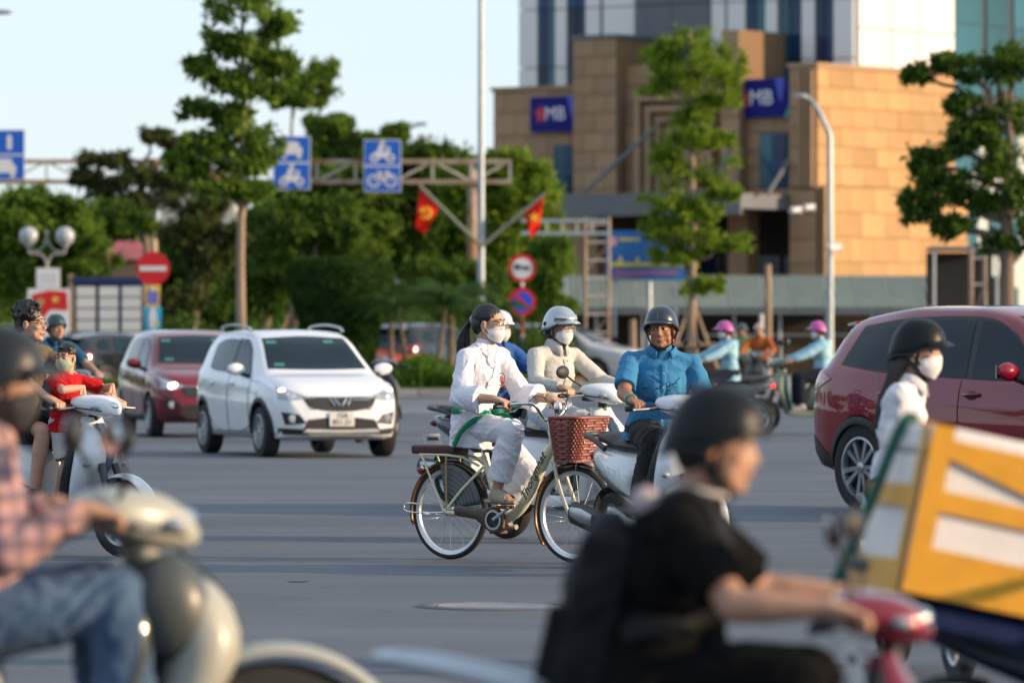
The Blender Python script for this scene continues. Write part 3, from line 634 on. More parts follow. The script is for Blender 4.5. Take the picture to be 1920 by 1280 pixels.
def gantry():
    d = 170.; s = F / d; x0, x1 = X(-60, d), X(960, d); zt, zb = Z(303, d), Z(341, d)
    t = thing('sign_gantry', 'rusty cream truss gantry spanning the road above the trees', 'gantry', (0, d, 0))
    for z in (zt, zb):
        for y in (-.25, .25): MB().box(((x0 + x1) / 2, y, z), (x1 - x0, .12, .12)).build('chord', M_rust, t, smooth=0)
    n = 14
    for k in range(n + 1):
        x = lerp(x0 + .06, x1 - .06, k / n); MB().box((x, -.25, (zt + zb) / 2), (.07, .08, zt - zb - .12)).build('upright', M_cream, t, smooth=0)
        if k < n:
            xn = lerp(x0 + .06, x1 - .06, (k + 1) / n); a, b = ((x, zb), (xn, zt)) if k % 2 else ((x, zt), (xn, zb))
            MB().tube([(a[0], -.25, a[1]), (b[0], -.25, b[1])], .035, 6).build('diagonal', M_cream, t)
    for px in (885, 285): MB().tube([(X(px, d), .4, 0), (X(px, d), .4, zt + .1)], [.17, .13], 14).build('post', M_rust, t)
gantry()
def lane_sign(px0, px1, py0, py1, lab, kinds, d=169.4):
    t = thing('lane_sign', lab, 'sign', (X(px0, d), d, Z(py1, d)), 0, 'blue lane signs on the gantry'); W, H = X(px1, d) - X(px0, d), Z(py0, d) - Z(py1, d)
    MB().box((W / 2, 0, H / 2), (W, .05, H)).build('board', M_swhite, t, smooth=0)
    for j, k in enumerate(kinds):
        z0 = H * (.5 if j == 0 else 0) + .03; MB().box((W / 2, -.028, z0 + (H / 2 - .06) / 2 + .0), (W - .06, .01, H / 2 - .06)).build('blue_field', M_sblue, t, smooth=0)
        mb = MB(); cz = z0 + H * .22
        if k == 'moto': pict_moto(mb, W / 2, cz, W * .62)
        elif k == 'car': pict_car(mb, W / 2, cz, W * .66)
        elif k == 'bike': pict_bike(mb, W / 2, cz + .02, W * .66)
        else: mb.prism([(-.07, -.2), (-.07, .1), (-.1, .1), (0, .28), (.1, .1), (.07, .1), (.07, -.2)], FR(W * .62, cz, -.034), .008)
        mb.build('pictogram', M_swhite, t, smooth=0)
    for k in (.25, .75): MB().box((W * k, .1, H * .5), (.06, .14, H * .9)).build('bracket', M_galv, t, smooth=0)
lane_sign(-30, 47, 243, 338, 'blue lane sign with arrow and car cut by the left edge', ('arrow', 'car')); lane_sign(512, 582, 255, 356, 'blue lane sign with car and motorbike half behind the tiered tree', ('car', 'moto')); lane_sign(682, 752, 262, 360, 'blue lane sign with motorbike above bicycle', ('moto', 'bike'))
# round signs on a banded post
def round_pair():
    d = 150.; t = thing('sign_post', 'red and white banded post carrying two round signs', 'sign post', (X(979, d), d, .12))
    zt = Z(480, d); k = 0; z = 0.
    while z < zt - .12:
        h = min(.42, zt - .12 - z); MB().tube([(0, .06, z), (0, .06, z + h)], .045, 12).build('band', M_sred if k % 2 else M_swhite, t); z += h; k += 1
    def plate(cz, lab, nm):
        o = thing(nm, lab, 'sign', (X(979, d), d - .02, cz)); r = 26 / F * d
        MB().prism(disc(r, 40), FR(0, 0, .0), .02).build('rim', M_sred, o, smooth=0); return o, r
    o, r = plate(Z(503, d), 'round red rimmed white no lorries sign on the banded post', 'prohibition_sign')
    MB().prism(disc(r * .74, 36), FR(0, 0, -.022), .006).build('white_field', M_swhite, o, smooth=0)
    mb = MB(); mb.prism([(-.2, -.02), (-.2, .09), (-.06, .09), (-.05, .03), (.2, .03), (.2, -.02)], FR(0, .02, -.03), .006)
    for x in (-.14, .08, .15): mb.prism(disc(.04, 12), FR(x, -.01, -.031), .006)
    mb.build('lorry_pictogram', M_sblack, o, smooth=0)
    o, r = plate(Z(566, d), 'round blue and red no parking sign under the no lorries sign', 'no_parking_sign')
    MB().prism(disc(r * .74, 36), FR(0, 0, -.022), .006).build('blue_field', mat('sign_blue_b', (.01, .07, .6), .4), o, smooth=0)
    c = math.cos(R(45)); q = r * .75; w_ = .035
    MB().prism([(-q * c - w_, q * c - w_), (-q * c + w_, q * c + w_), (q * c + w_, -q * c + w_), (q * c - w_, -q * c - w_)], FR(0, 0, -.03), .006).build('slash', M_sred, o, smooth=0)
round_pair()
def no_entry():
    d = 125.; r = 31.5 / F * d; x = X(287, d)
    t = thing('no_entry_sign', 'round red no entry sign on a post left of the red car', 'sign', (x, d, .1))
    cz = Z(503, d) - .1
    MB().tube([(0, .08, 0), (0, .08, cz + r + .25)], .05, 12).build('post', mat('post_tan', (.34, .26, .16), .7, var=.2), t)
    MB().prism(disc(r, 44), FR(0, cz, 0), .025).build('disc', M_sred, t, smooth=0)
    MB().prism([(-r * .8, -r * .16), (-r * .8, r * .14), (r * .8, r * .14), (r * .8, -r * .16)], FR(0, cz, -.03), .006).build('white_bar', M_swhite, t, smooth=0)
    o = thing('festive_board', 'small blue and white festive board hung below the no entry sign', 'decoration', (x, d - .05, Z(618, d)))
    H = Z(532, d) - Z(618, d); cy = mat('deco_cyan', (.03, .38, .62), .5); ye = mat('deco_yellow', (.72, .5, .06), .5)
    MB().prism([(-.17, 0), (-.2, H * .5), (.2, H * .5), (.17, 0)], FR(0, 0, 0), .02).build('lower_panel', cy, o, smooth=0)
    MB().prism([(-.14, H * .5), (-.17, H * .97), (.17, H * .97), (.14, H * .5)], FR(0, 0, 0), .02).build('upper_panel', ye, o, smooth=0)
    MB().prism([(-.11, H * .56), (-.12, H * .84), (.12, H * .84), (.11, H * .56)], FR(0, 0, -.025), .006).build('violet_patch', mat('deco_violet', (.16, .16, .5), .5), o, smooth=0)
    MB().prism([(-.06, .03), (-.09, H * .3), (-.05, H * .48), (.05, H * .48), (.09, H * .3), (.06, .03)], FR(0, 0, -.025), .006).build('white_flame', M_swhite, o, smooth=0)
    MB().prism(disc(.05, 14), FR(.08, H * .14, -.032), .005).build('yellow_dot', ye, o, smooth=0); MB().prism(disc(.055, 14, .8), FR(0, H * .9, -.03), .006).build('white_dot', M_swhite, o, smooth=0)
no_entry()
def tapered_pole(name, lab, px, d, z1, r0, r1, m, cat='pole', py0=None):
    o = MB().tube([(0, 0, 0), (0, 0, z1 * .3), (0, 0, z1)], [r0, lerp(r0, r1, .3), r1], 16).lathe([(r0 * 2.2, 0), (r0 * 2.2, .03), (r0 * 1.2, .05), (r0 * 1.15, .25), (r0, .3)], 16)
    o = o.build(name, m); o.location = (X(px, d), d, .12); return tag(o, lab, cat)
tapered_pole('tall_pole', 'tall slim grey steel pole carrying two red flags', 902, 145, 13., .105, .06, M_galv)
def flag(px0, py0, px1, py1, quad, lab, emb, d=144.8):
    """quad: photo corners (hoist top, hoist bottom, fly bottom, fly top) of the hanging cloth"""
    a, b = at(px0, py0, d), at(px1, py1, d); t = thing('flag', lab, 'flag', a, 0, 'red flags on the grey pole')
    MB().tube([(0, 0, 0), b - a], .05, 8).build('staff', mat('staff_green', (.16, .18, .13), .6, var=.1), t)
    C = [at(q[0], q[1], d) - a for q in quad]; rows = []
    for i in range(13):
        u = i / 12; row = []
        for j in range(13):
            v = j / 12; p = (C[0] * (1 - v) + C[1] * v) * (1 - u) + (C[3] * (1 - v) + C[2] * v) * u
            row.append(p + Vector((0, .10 * math.sin(u * 7 + v * 2.5) * (.3 + u), 0)))
        rows.append(row)
    fl = MB().grid(rows).build('cloth', mat('flag_red', (.85, .045, .03), .7, var=.08, vs=3, transl=.5, spec=.1), t, thick=.004)
    c = sum(C, Vector()) / 4; me = bvh(fl.data); mb = MB()
    if emb == 'star':
        pts = [(.15 * (1 if k % 2 == 0 else .42) * math.cos(math.pi / 2 + k * math.pi / 5), .15 * (1 if k % 2 == 0 else .42) * math.sin(math.pi / 2 + k * math.pi / 5)) for k in range(10)]
        mb.prism(pts, frame(c + Vector((0, -.16, 0)), (1, 0, 0), (0, -1, 0)), .01)
    else:
        pts = [Vector((.14 * math.cos(a_), -.16, .14 * math.sin(a_))) + c for a_ in np.linspace(-2.4, 1.5, 12)]; mb.tube(pts, [.02 + .012 * math.sin(math.pi * k / 11) for k in range(12)], 6)
        mb.tube([c + Vector((.12, -.16, -.15)), c + Vector((-.08, -.16, .08))], .018, 6); mb.tube([c + Vector((-.13, -.16, .03)), c + Vector((-.02, -.16, .13))], .03, 6)
    mb.build('yellow_emblem', mat('flag_yellow', (.8, .5, .02), .6, var=.05), t)
flag(902, 462, 786, 348, [(788, 348), (826, 384), (797, 438), (778, 428)], 'red flag hanging on the left of the grey pole', 'sickle')
flag(902, 462, 1022, 362, [(982, 392), (1021, 361), (1010, 432), (995, 446)], 'red flag hanging on the right of the grey pole', 'star')
def street_lamp(lab, px, d, py_top, arm, lum=None):
    t = thing('street_lamp', lab, 'street lamp', (X(px, d), d, .12)); z = Z(py_top, d); dx = (arm[0] - px) / F * d; dz = Z(arm[1], d) - z
    pts = [(0, 0, 0), (0, 0, z * .5), (0, 0, z)] + [(dx * u, 0, z + dz * math.sin(u * math.pi / 2)) for u in (.08, .25, .5, .75, 1)]
    MB().tube(pts, [.11, .1, .085, .08, .075, .07, .065, .06], 12).build('pole', M_galv, t)
    MB().ell((dx * 1.12, 0, z + dz + .02), (abs(dx) * .22 + .05, .16, .07)).build('lamp_head', M_galv, t)
street_lamp('grey street lamp with curved arm before the sunlit bank wall', 1556, 160, 262, (1508, 190)); street_lamp('street lamp with dark head rising over the trees behind the gantry', 745, 205, 270, (785, 240)); street_lamp('street lamp head reaching in at the top left corner', -110, 150, 60, (-10, 33))
cctv(1566, 466, 159.6, 'white security camera clamped on the street lamp pole')
# globe lamp with small board, poster, notice board
def globe_lamp():
    d = 140.; t = thing('globe_lamp', 'double globe street lamp with scrolled iron arms', 'street lamp', (X(88, d), d, .12)); s = F / d
    iron = mat('grey_iron', (.30, .29, .28), .6, var=.15)
    z0 = Z(505, d) - .12; MB().tube([(0, 0, 0), (0, 0, z0), (0, 0, z0 + 18 / s)], [.07, .05, .03], 12).build('post', iron, t)
    for k in (-1, 1):
        gx = 34 / s * k; gz = Z(443, d) - .12
        MB().tube(spline([(0, 0, z0 + .1), (k * .12, 0, z0 + .35), (gx * .95, 0, gz - .42), (gx, 0, gz - .24)], 12), .028, 8).build('scroll_arm', iron, t)
        MB().tube(spline([(k * .01, 0, gz + .16), (k * .02, 0, gz - .1), (k * .2, 0, gz - .36), (gx, 0, gz - .36)], 12), .024, 8).build('scroll_arm', iron, t)
        MB().lathe([(.03, -.3), (.09, -.26), (.1, -.2)], 14, Matrix.Translation((gx, 0, gz))).build('globe_collar', iron, t)
        MB().ell((gx, 0, gz), (.235, .235, .235), nu=24, nv=16).build('globe', mat('frosted_globe', (.36, .38, .40), .25, var=.2, vs=3, spec=.6), t)
globe_lamp()
def board(name, lab, cat, px0, px1, py0, py1, d, m):
    t = thing(name, lab, cat, (X(px0, d), d, Z(py1, d))); W, H = X(px1, d) - X(px0, d), Z(py0, d) - Z(py1, d)
    return t, W, H
t, W, H = board('notice_plate', 'small pale notice plate below the globe lamps', 'sign', 67, 113, 502, 541, 139.6, None)
MB().box((W / 2, 0, H / 2), (W, .05, H)).build('plate', M_cream, t, smooth=0); MB().box((W / 2, -.03, H / 2), (W - .06, .012, H - .06)).build('face', M_swhite, t, smooth=0)
for i in range(4): MB().box((W / 2, -.038, H * (.25 + .15 * i)), (W * (.7 - .1 * (i % 2)), .004, .018)).build('text_line', mat('grey_print', (.3, .32, .36), .6), t, smooth=0)
t, W, H = board('poster_board', 'white poster board with red flags and yellow star at the left', 'poster', 52, 131, 541, 655, 138.5, None)
MB().box((W / 2, 0, H / 2), (W, .06, H)).build('panel', M_swhite, t, smooth=0)
MB().prism([(W * .1, H * .52), (W * .1, H * .9), (W * .5, H * .97), (W * .93, H * .95), (W * .96, H * .64), (W * .55, H * .66), (W * .25, H * .42)], frame((0, -.032, 0), (1, 0, 0), (0, -1, 0)), .006).build('red_print', M_sred, t, smooth=0)
yl = mat('deco_yellow', (.72, .5, .06), .5)
MB().prism([(.11 * (1 if k % 2 == 0 else .45) * math.cos(math.pi / 2 + k * math.pi / 5), .11 * (1 if k % 2 == 0 else .45) * math.sin(math.pi / 2 + k * math.pi / 5)) for k in range(10)], frame((W * .66, -.04, H * .82), (1, 0, 0), (0, -1, 0)), .005).build('yellow_star', yl, t, smooth=0)
MB().prism(disc(.1, 16), frame((W * .3, -.04, H * .78), (1, 0, 0), (0, -1, 0)), .005).build('yellow_seal', mat('deco_gold', (.35, .25, .08), .5), t, smooth=0)
for k in (.08, .92): MB().box((W * k, .06, -.25), (.06, .06, .8)).build('leg', M_galv, t, smooth=0)
t, W, H = board('notice_board', 'white notice board of three columns under a blue top rail', 'notice board', 140, 268, 520, 650, 141, None)
MB().box((W / 2, .05, H * .5), (W, .06, H)).build('back_panel', mat('navy_frame', (.012, .03, .09), .5), t, smooth=0); MB().box((W / 2, -.02, H - .06), (W + .1, .16, .14)).build('top_rail', mat('navy_rail', (.01, .02, .10), .5), t, smooth=0)
for i in range(3):
    for j in range(5): ubox('notice_panel', (W * (i + .5) / 3, -.0, .1 + (H - .3) * (j + .5) / 5), (W / 3 - .1, .05, (H - .3) / 5 - .035), mat('board_white', (.56, .58, .58), .6, var=.08, rand=.08), t)
MB().box((-.09, 0, H * .4), (.13, .13, H * 1.3)).build('wood_post', M_wood, t, smooth=0)
# houses behind the trees
def house(lab, px0, px1, d, py_eave, py_ridge, wall, roof):
    x0, x1 = X(px0, d), X(px1, d); ze, zr = Z(py_eave, d), Z(py_ridge, d); t = thing('house', lab, 'house', ((x0 + x1) / 2, d, .1)); W = x1 - x0
    MB().box((0, 3, ze / 2), (W, 6, ze)).build('wall', wall, t, smooth=0)
    MB().add([(-W / 2 - .3, -.4, ze), (W / 2 + .3, -.4, ze), (W / 2 - .3, 3, zr), (-W / 2 + .3, 3, zr), (-W / 2 - .3, 6.4, ze), (W / 2 + .3, 6.4, ze)], [(0, 1, 2, 3), (3, 2, 5, 4), (0, 3, 4), (1, 5, 2), (0, 4, 5, 1)]).build('roof', roof, t, smooth=0)
    for k in range(3): MB().box((W * (k - 1) * .3, -.02, ze * .45), (W * .12, .06, 1.3)).build('window', M_glass, t, smooth=0)
M_tile = mat('pink_roof_tile', (.34, .075, .085), .8, var=.2, vs=3, bump=.5, bs=8); M_wallw = mat('pale_render', (.5, .5, .48), .85, var=.1)
house('low house with a dull red roof behind the notice board', 190, 262, 198, 492, 452, mat('brown_wall', (.14, .10, .08), .8), M_tile)
house('pale house with pink tiled roof between the left trees', 300, 440, 228, 350, 318, M_wallw, M_tile)
house('red roofed house half hidden behind the lane signs', 640, 760, 232, 405, 365, mat('wall_greige', (.3, .28, .26), .85), M_tile)  # dull grey-beige wall colour
# shed with corrugated roof, scaffold, poles
def shed():
    d = 171.; x0, x1 = X(1075, d), X(1850, d); zr, ze = Z(517, d + 3), Z(579, d)
    t = thing('market_shed', 'long open shed with a grey green corrugated roof before the bank', 'shed', (x0, d, .1)); L = x1 - x0; ze -= .1; zr -= .1
    tin = mat('green_tin', (.25, .28, .235), .7, spec=.2, metal=0., var=.15, vs=1.2, rand=.08)
    n = 13; wsh = L / n; rows = []
    for j in range(2):
        rows.append([(wsh * (i / 36) * 1.03, 4.2 * j, .05 * math.sin(i / 36 * 2 * math.pi * 6) + (zr - ze) * j) for i in range(37)])
    me = MB().grid(rows).mesh('roof_sheet'); me.materials.append(tin); me.polygons.foreach_set('use_smooth', [True] * len(me.polygons))
    for k in range(n):
        o = bpy.data.objects.new('roof_sheet', me); COL.objects.link(o); o.parent = t; o.location = (k * wsh, -.4, ze + (.006 if k % 2 else 0))
    MB().add([(-1.4, 1.5, ze + .35), (0, -.4, ze), (0, 3.8, zr), (-1.4, 3.8, zr - .05)], [(0, 1, 2, 3)]).build('hip_sheet', tin, t, smooth=0, thick=.02)
    MB().box((L / 2, -.4, ze - .1), (L, .05, .12)).build('fascia', M_slab, t, smooth=0)
    for k in range(9): MB().tube([(L * (k + .5) / 9, 0, 0), (L * (k + .5) / 9, 0, ze)], .05, 8).build('post', M_galv, t)
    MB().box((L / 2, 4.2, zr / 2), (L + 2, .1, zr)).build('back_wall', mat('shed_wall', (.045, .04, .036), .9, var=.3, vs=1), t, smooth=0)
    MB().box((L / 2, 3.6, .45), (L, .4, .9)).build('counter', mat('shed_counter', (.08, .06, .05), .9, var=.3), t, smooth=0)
    for z in (.6, 1.25): MB().box((L * .62, .3, z), (L * .6, .05, .05)).build('rail', M_cream, t, smooth=0)
shed()
d_ = 156.
tag(MB().box((X(1085, d_), d_, .5), (X(1190, d_) - X(985, d_), .12, .8)).build('barrier_board', mat('ochre_board', (.36, .22, .07), .7, var=.15, vs=2), smooth=0), 'low ochre barrier board behind the silver helmet rider', 'barrier')
def scaffold(lab, px0, px1, py0, d, n=9):
    t = thing('scaffold_tower', lab, 'scaffold', (X(px0, d), d, .12)); W = X(px1, d) - X(px0, d); H = Z(py0, d)
    for x in (0, W):
        for y in (0, .5): MB().tube([(x, y, 0), (x, y, H)], .04, 8).build('upright', M_rust, t)
    for k in range(n):
        z = H * (k + .6) / n; MB().tube([(0, 0, z), (W, 0, z)], .028, 6).build('rung', M_cream, t)
    for k in range(0, n - 1, 2): MB().tube([(0, .5, H * k / n), (W, .5, H * (k + 1.5) / n)], .02, 6).build('brace', M_rust, t)
    return t, W, H
t, W, H = scaffold('rusty scaffold tower left of the blue billboard', 1098, 1142, 415, 158)
for z in (H - .1, H - .45): MB().box((-.6, 0, z), (2.4, .1, .1)).build('top_beam', M_galv, t, smooth=0)
for k in range(5): MB().box((-1.5 + k * .42, 0, H - .28), (.06, .06, .3)).build('beam_post', M_cream, t, smooth=0)
scaffold('small cream ladder frame beside the dark right-hand tree', 1822, 1848, 472, 160, 5)
def post_(lab, px, py0, d, r, m): o = MB().tube([(0, 0, 0), (.01, 0, Z(py0, d) * .5), (0, 0, Z(py0, d) - .1)], [r, r * .95, r * .85], 10).build('timber_post', m); o.location = (X(px, d), d, .12); tag(o, lab, 'post', 'posts before the shed')
post_('thin grey post under the blue billboard', 1217, 530, 160, .09, M_galv); post_('tall weathered timber post before the shed', 1440, 497, 158, .1, M_wood); post_('short timber post right of the scaffold', 1186, 600, 157, .1, M_wood); post_('thin grey post beside the tall timber post', 1427, 590, 159, .08, M_galv)
def stakes(px, d, lab):
    t = thing('tree_stake', lab, 'stake', (X(px, d), d, .12))
    for k, (a, b) in enumerate(((-1, -.6), (1, -.5), (.2, 1))): MB().tube([(a * .8, b * .8, 0), (a * .1, b * .1, 1.9)], .045, 8).build('prop', M_wood, t)
    MB().box((0, -.3, 1.0), (1.3, .06, .08)).build('cross_bar', M_wood, t, smooth=0)
stakes(1297, 150, 'three timber stakes propping the young tree before the bank'); stakes(548, 178, 'timber stakes propping the slim tree left of the hedge')
def billboard():
    d = 161.; t = thing('billboard', 'blue billboard with yellow script lettering beside the tiered tree', 'billboard', (X(1135, d), d, Z(525, d))); W, H = X(1285, d) - X(1135, d), Z(432, d) - Z(525, d)
    m = bpy.data.materials.new('billboard_print'); m.use_nodes = True; MB().box((W / 2, 0, H / 2), (W, .08, H)).build('panel', mat('billboard_blue', (.01, .075, .30), .5, var=.15, vs=.7, col2=(.008, .12, .34)), t, smooth=0)
    MB().box((W * .25, -.045, H * .04), (W * .5, .012, H * .09)).build('lower_band', mat('band_grey', (.1, .12, .2), .6), t, smooth=0)
    yel = mat('dull_yellow', (.42, .40, .10), .6); rng = random.Random(3); mb = MB(); x = W * .08
    while x < W * .95:                                        # large running script, illegible at this distance
        h = H * rng.choice((.08, .1, .22, .1)); wd = W * .035
        mb.tube(spline([(x, -.045, H * .26), (x + wd * .4, -.045, H * .26 + h), (x + wd * .8, -.045, H * .3), (x + wd * 1.3, -.045, H * .26)], 8), .035, 6); x += wd * 1.25
    mb.build('script_lettering', yel, t); mb = MB(); x = W * .12
    while x < W * .88: wd = W * rng.uniform(.03, .07); mb.box((x + wd / 2, -.045, H * .15), (wd * .9, .012, H * .07)); x += wd * 1.12
    mb.build('red_line', mat('dull_red', (.36, .10, .16), .6), t, smooth=0)
    mb = MB(); mb.box((W * .3, -.045, H * .82), (W * .26, .012, H * .07)).build('top_line', yel, t, smooth=0)
    MB().prism(disc(H * .1, 18, .75), frame((W * .1, -.046, H * .78), (1, 0, 0), (0, -1, 0)), .008).build('emblem', mat('emblem_pink', (.45, .25, .3), .6), t, smooth=0)
    for k in (.12, .88): MB().box((W * k, .08, -H * .1), (.09, .09, H * 2.1)).build('support', M_galv, t, smooth=0)
billboard()
def awning():
    d = 163.; t = thing('awning', 'small dark flat awning beside the ladder frame at the right', 'awning', (X(1745, d), d, .12)); W = X(1870, d) - X(1745, d); z = Z(474, d)
    MB().box((W / 2, .6, z), (W, 2.4, .1)).build('roof_sheet', M_slab, t, smooth=0)
    for x in (.06, W - .06): MB().tube([(x, -.5, 0), (x, -.5, z)], .045, 8).build('post', M_galv, t)
    MB().box((W / 2, 1.7, z * .6), (W, .06, z * .75)).build('back_panel', M_dark, t, smooth=0)
awning()
# ================================================================== cars
M_rubber = mat('tyre_rubber', (.018, .018, .02), .8, var=.15, vs=20, bump=.3, bs=80)
M_black = mat('black_trim', (.014, .014, .016), .55, var=.15, vs=10, bump=.15, bs=90)
M_tint = mat('tinted_glass', (.006, .018, .028), .04, var=.25, vs=2, spec=.2)
M_chrome = mat('chrome', (.62, .64, .66), .16, metal=1., var=.06)
M_alloy = mat('alloy_silver', (.42, .44, .46), .3, metal=.85, var=.08)
M_lens = mat('lamp_lens', (.30, .33, .36), .06, var=.25, vs=12, spec=.9, coat=1.)
M_tail = mat('tail_lens', (.30, .006, .012), .12, var=.2, vs=10, coat=1.)
M_plate = mat('plate_white', (.62, .62, .58), .5, var=.04); M_ink = mat('plate_ink', (.03, .03, .035), .6)
M_lit = mat('lit_headlamp', (.9, .85, .75), .3, emit=(1, .93, .8), es=14.)
M_lit2 = mat('lit_sidelamp', (.8, .7, .5), .3, emit=(1, .78, .5), es=2.2)
def wheel(parent, x, y, r, w_, side, rimm=None, spokes=10, twin=True, name='wheel', dark=None):
    """y: outer face; side = -1 right, +1 left"""
    e = bpy.data.objects.new(name, None); COL.objects.link(e); e.parent = parent; e.location = (x, y, r)
    Mx = frame((0, 0, 0), (1, 0, 0), (0, side, 0)); rr = r * .68
    MB().lathe([(rr, -w_), (rr * 1.05, -w_ - .003), (r * .96, -w_ + .006), (r, -w_ + .03), (r, -.03), (r * .97, -.008), (rr * 1.06, .004), (rr, -.004), (rr * .97, -.03), (rr * .97, -w_ + .02)], 40, Mx).build('tyre', M_rubber, e)
    rm = rimm or M_alloy; mb = MB()
    mb.lathe([(rr * .97, -.04), (rr * 1.0, .001), (rr * .93, .004), (rr * .9, -.02), (rr * .88, -.05)], 36, Mx)
    for k in range(spokes):
        a = 2 * math.pi * (k + (.22 if twin and k % 2 else 0)) / spokes
        d = Vector((math.cos(a), 0, math.sin(a))); p = Vector((-math.sin(a), 0, math.cos(a))); yv = Vector((0, side, 0)); i, o = .16 * rr, .93 * rr; wi, wo = .045 * rr / .2 * .2, .085 * rr
        vs = []
        for q, ww, dep in ((i, wi * 1.4, -.012), (o, wo, -.012)):
            vs += [d * q - p * ww + yv * dep, d * q + p * ww + yv * dep, d * q + p * ww * 1.2 + yv * (dep - .035), d * q - p * ww * 1.2 + yv * (dep - .035)]
        mb.add(vs, [(0, 1, 5, 4), (1, 2, 6, 5), (2, 3, 7, 6), (3, 0, 4, 7), (0, 3, 2, 1), (4, 5, 6, 7)])
    mb.lathe([(0, .002), (.1 * rr, .002), (.17 * rr, -.006), (.2 * rr, -.04)], 18, Mx); mb.build('rim', rm, e)
    MB().lathe([(.0, -.06), (rr * .88, -.06)], 30, Mx).build('rim_back', dark or M_black, e)
    return e
class Car:
    def __init__(s, T): s.T = T; s.cache = {}; s.x0, s.x1 = T['zt'][0][0], T['zt'][-1][0]
    def sec(s, x):
        k = round(x, 4)
        if k in s.cache: return s.cache[k]
        T = s.T; zb, zw, zt, yw, yt = (interp(T[n], x) for n in ('zb', 'zw', 'zt', 'yw', 'yt'))
        zw = min(zw, zt - .012); yt = min(yt, yw * .97); h = zw - zb; g = zt - zw; cr = min(.05, g * .3)
        tk = T.get('tuck', .93); k1 = min(1, g / .35)
        P = [(0, zb), (yw * .8, zb), (yw * tk, zb + .03), (yw * lerp(tk, 1, .6), zb + h * .16), (yw * .985, zb + h * .34), (yw * 1., zb + h * .56), (yw * .992, zb + h * .76), (yw * .97, zb + h * .92), (yw * .945, zw)]
        y0 = yw * .945
        for t in (.12, .34, .58, .8): P.append((lerp(y0 - .012 * k1, yt + .02, t ** lerp(.75, 1.12, k1)), zw + (g - cr) * lerp(t ** 1.3, t, k1)))
        P += [(yt, zt - cr), (yt * .93, zt - cr * .52), (yt * .78, zt - cr * .26), (yt * .45, zt - cr * .06), (0, zt)]
        s.cache[k] = P; return P
    def Y(s, x, z):
        P = s.sec(x)
        if z < P[1][1] or z > P[-1][1] or x < s.x0 or x > s.x1: return -1
        best = -1
        for (a, za), (b, zb_) in zip(P[1:-1], P[2:]):
            lo, hi = (za, zb_) if za <= zb_ else (zb_, za)
            if lo <= z <= hi: best = max(best, a if hi == lo else a + (b - a) * (z - za) / (zb_ - za))
        return best
    def XF(s, y, z, front=True):
        y = abs(y); n = 160
        for i in range(n + 1):
            x = lerp(s.x1, s.x0, i / n) if front else lerp(s.x0, s.x1, i / n)
            if s.Y(x, z) >= y:
                if i == 0: return x
                a = lerp(s.x1, s.x0, (i - 1) / n) if front else lerp(s.x0, s.x1, (i - 1) / n); b = x
                for _ in range(9):
                    m = (a + b) / 2
                    if s.Y(m, z) >= y: b = m
                    else: a = m
                return b
        return 0
    def body(s, wheels, wr, m, parent, clear=.055, ns=84, wy=.82):
        rings = []; xs = [lerp(s.x0, s.x1, .5 - .5 * math.cos(math.pi * i / ns)) for i in range(ns + 1)]
        for x in xs:
            P = s.sec(x); rings.append([Vector((x, y, z)) for y, z in P] + [Vector((x, -y, z)) for y, z in P[-2:0:-1]])
        mb = MB().loft(rings); o = mb.build('body', [m, M_black], parent, smooth=0)
        cut = MB()
        for x in wheels:
            for sd in (-1, 1): cut.lathe([(wr + clear, 0), (wr + clear, .4)], 36, frame((x, sd * (wy + .12), wr), (1, 0, 0), (0, -sd, 0)), cap=True)
        c = cut.build('cut', [m, M_black], parent, smooth=0); c.data.polygons.foreach_set('material_index', [1] * len(c.data.polygons))
        bo = o.modifiers.new('b', 'BOOLEAN'); bo.object = c; bo.operation = 'DIFFERENCE'; bo.solver = 'EXACT'
        dg = bpy.context.evaluated_depsgraph_get(); me = bpy.data.meshes.new_from_object(o.evaluated_get(dg)); o.modifiers.clear(); o.data = me; bpy.data.objects.remove(c)
        me.polygons.foreach_set('use_smooth', [True] * len(me.polygons)); me.set_sharp_from_angle(angle=R(34)); return o
    def side(s, name, bot, top, m, parent, sd, off=.004, nu=14, nv=8):
        B, T = spline([(a, b, 0) for a, b in bot], nu), spline([(a, b, 0) for a, b in top], nu); rows = []
        for j in range(nv + 1):
            row = []
            for i in range(nu + 1):
                p = B[i].lerp(T[i], j / nv); y = max(s.Y(p.x, p.y), .02); row.append((p.x, sd * (y + off), p.y))
            rows.append(row)
        return MB().grid(rows).build(name, m, parent, smooth=60)
    def face(s, name, bot, top, m, parent, front=True, off=.004, nu=14, nv=6):
        B, T = spline([(a, b, 0) for a, b in bot], nu), spline([(a, b, 0) for a, b in top], nu); rows = []; k = 1 if front else -1
        for j in range(nv + 1):
            row = []
            for i in range(nu + 1):
                p = B[i].lerp(T[i], j / nv); row.append((s.XF(p.x, p.y, front) + k * off, p.x, p.y))
            rows.append(row)
        return MB().grid(rows).build(name, m, parent, smooth=60)
def mirror(parent, x, y, z, sd, m, L=.2):
    mb = MB(); rings = []
    for i in range(7):
        u = i / 6; r = math.sin(math.pi * (.12 + .82 * u)) ** .6; c = Vector((x - .02 + .02 * u, sd * (y + .06 + L * u), z + .035 + .015 * u))
        rings.append([c + Vector((math.cos(a) * .055 * r, 0, math.sin(a) * .075 * r)) for a in (2 * math.pi * k / 14 for k in range(14))])
    e = mb.loft(rings).build('door_mirror', m, parent); MB().tube([(x + .03, sd * (y - .05), z - .06), (x + .01, sd * (y + .1), z - .01)], [.03, .025], 8).build('mirror_arm', M_black, e)
    MB().box((x - .058, sd * (y + .06 + L * .52), z + .042), (.008, L * .75, .1)).build('mirror_glass', M_chrome, e, smooth=0); return e
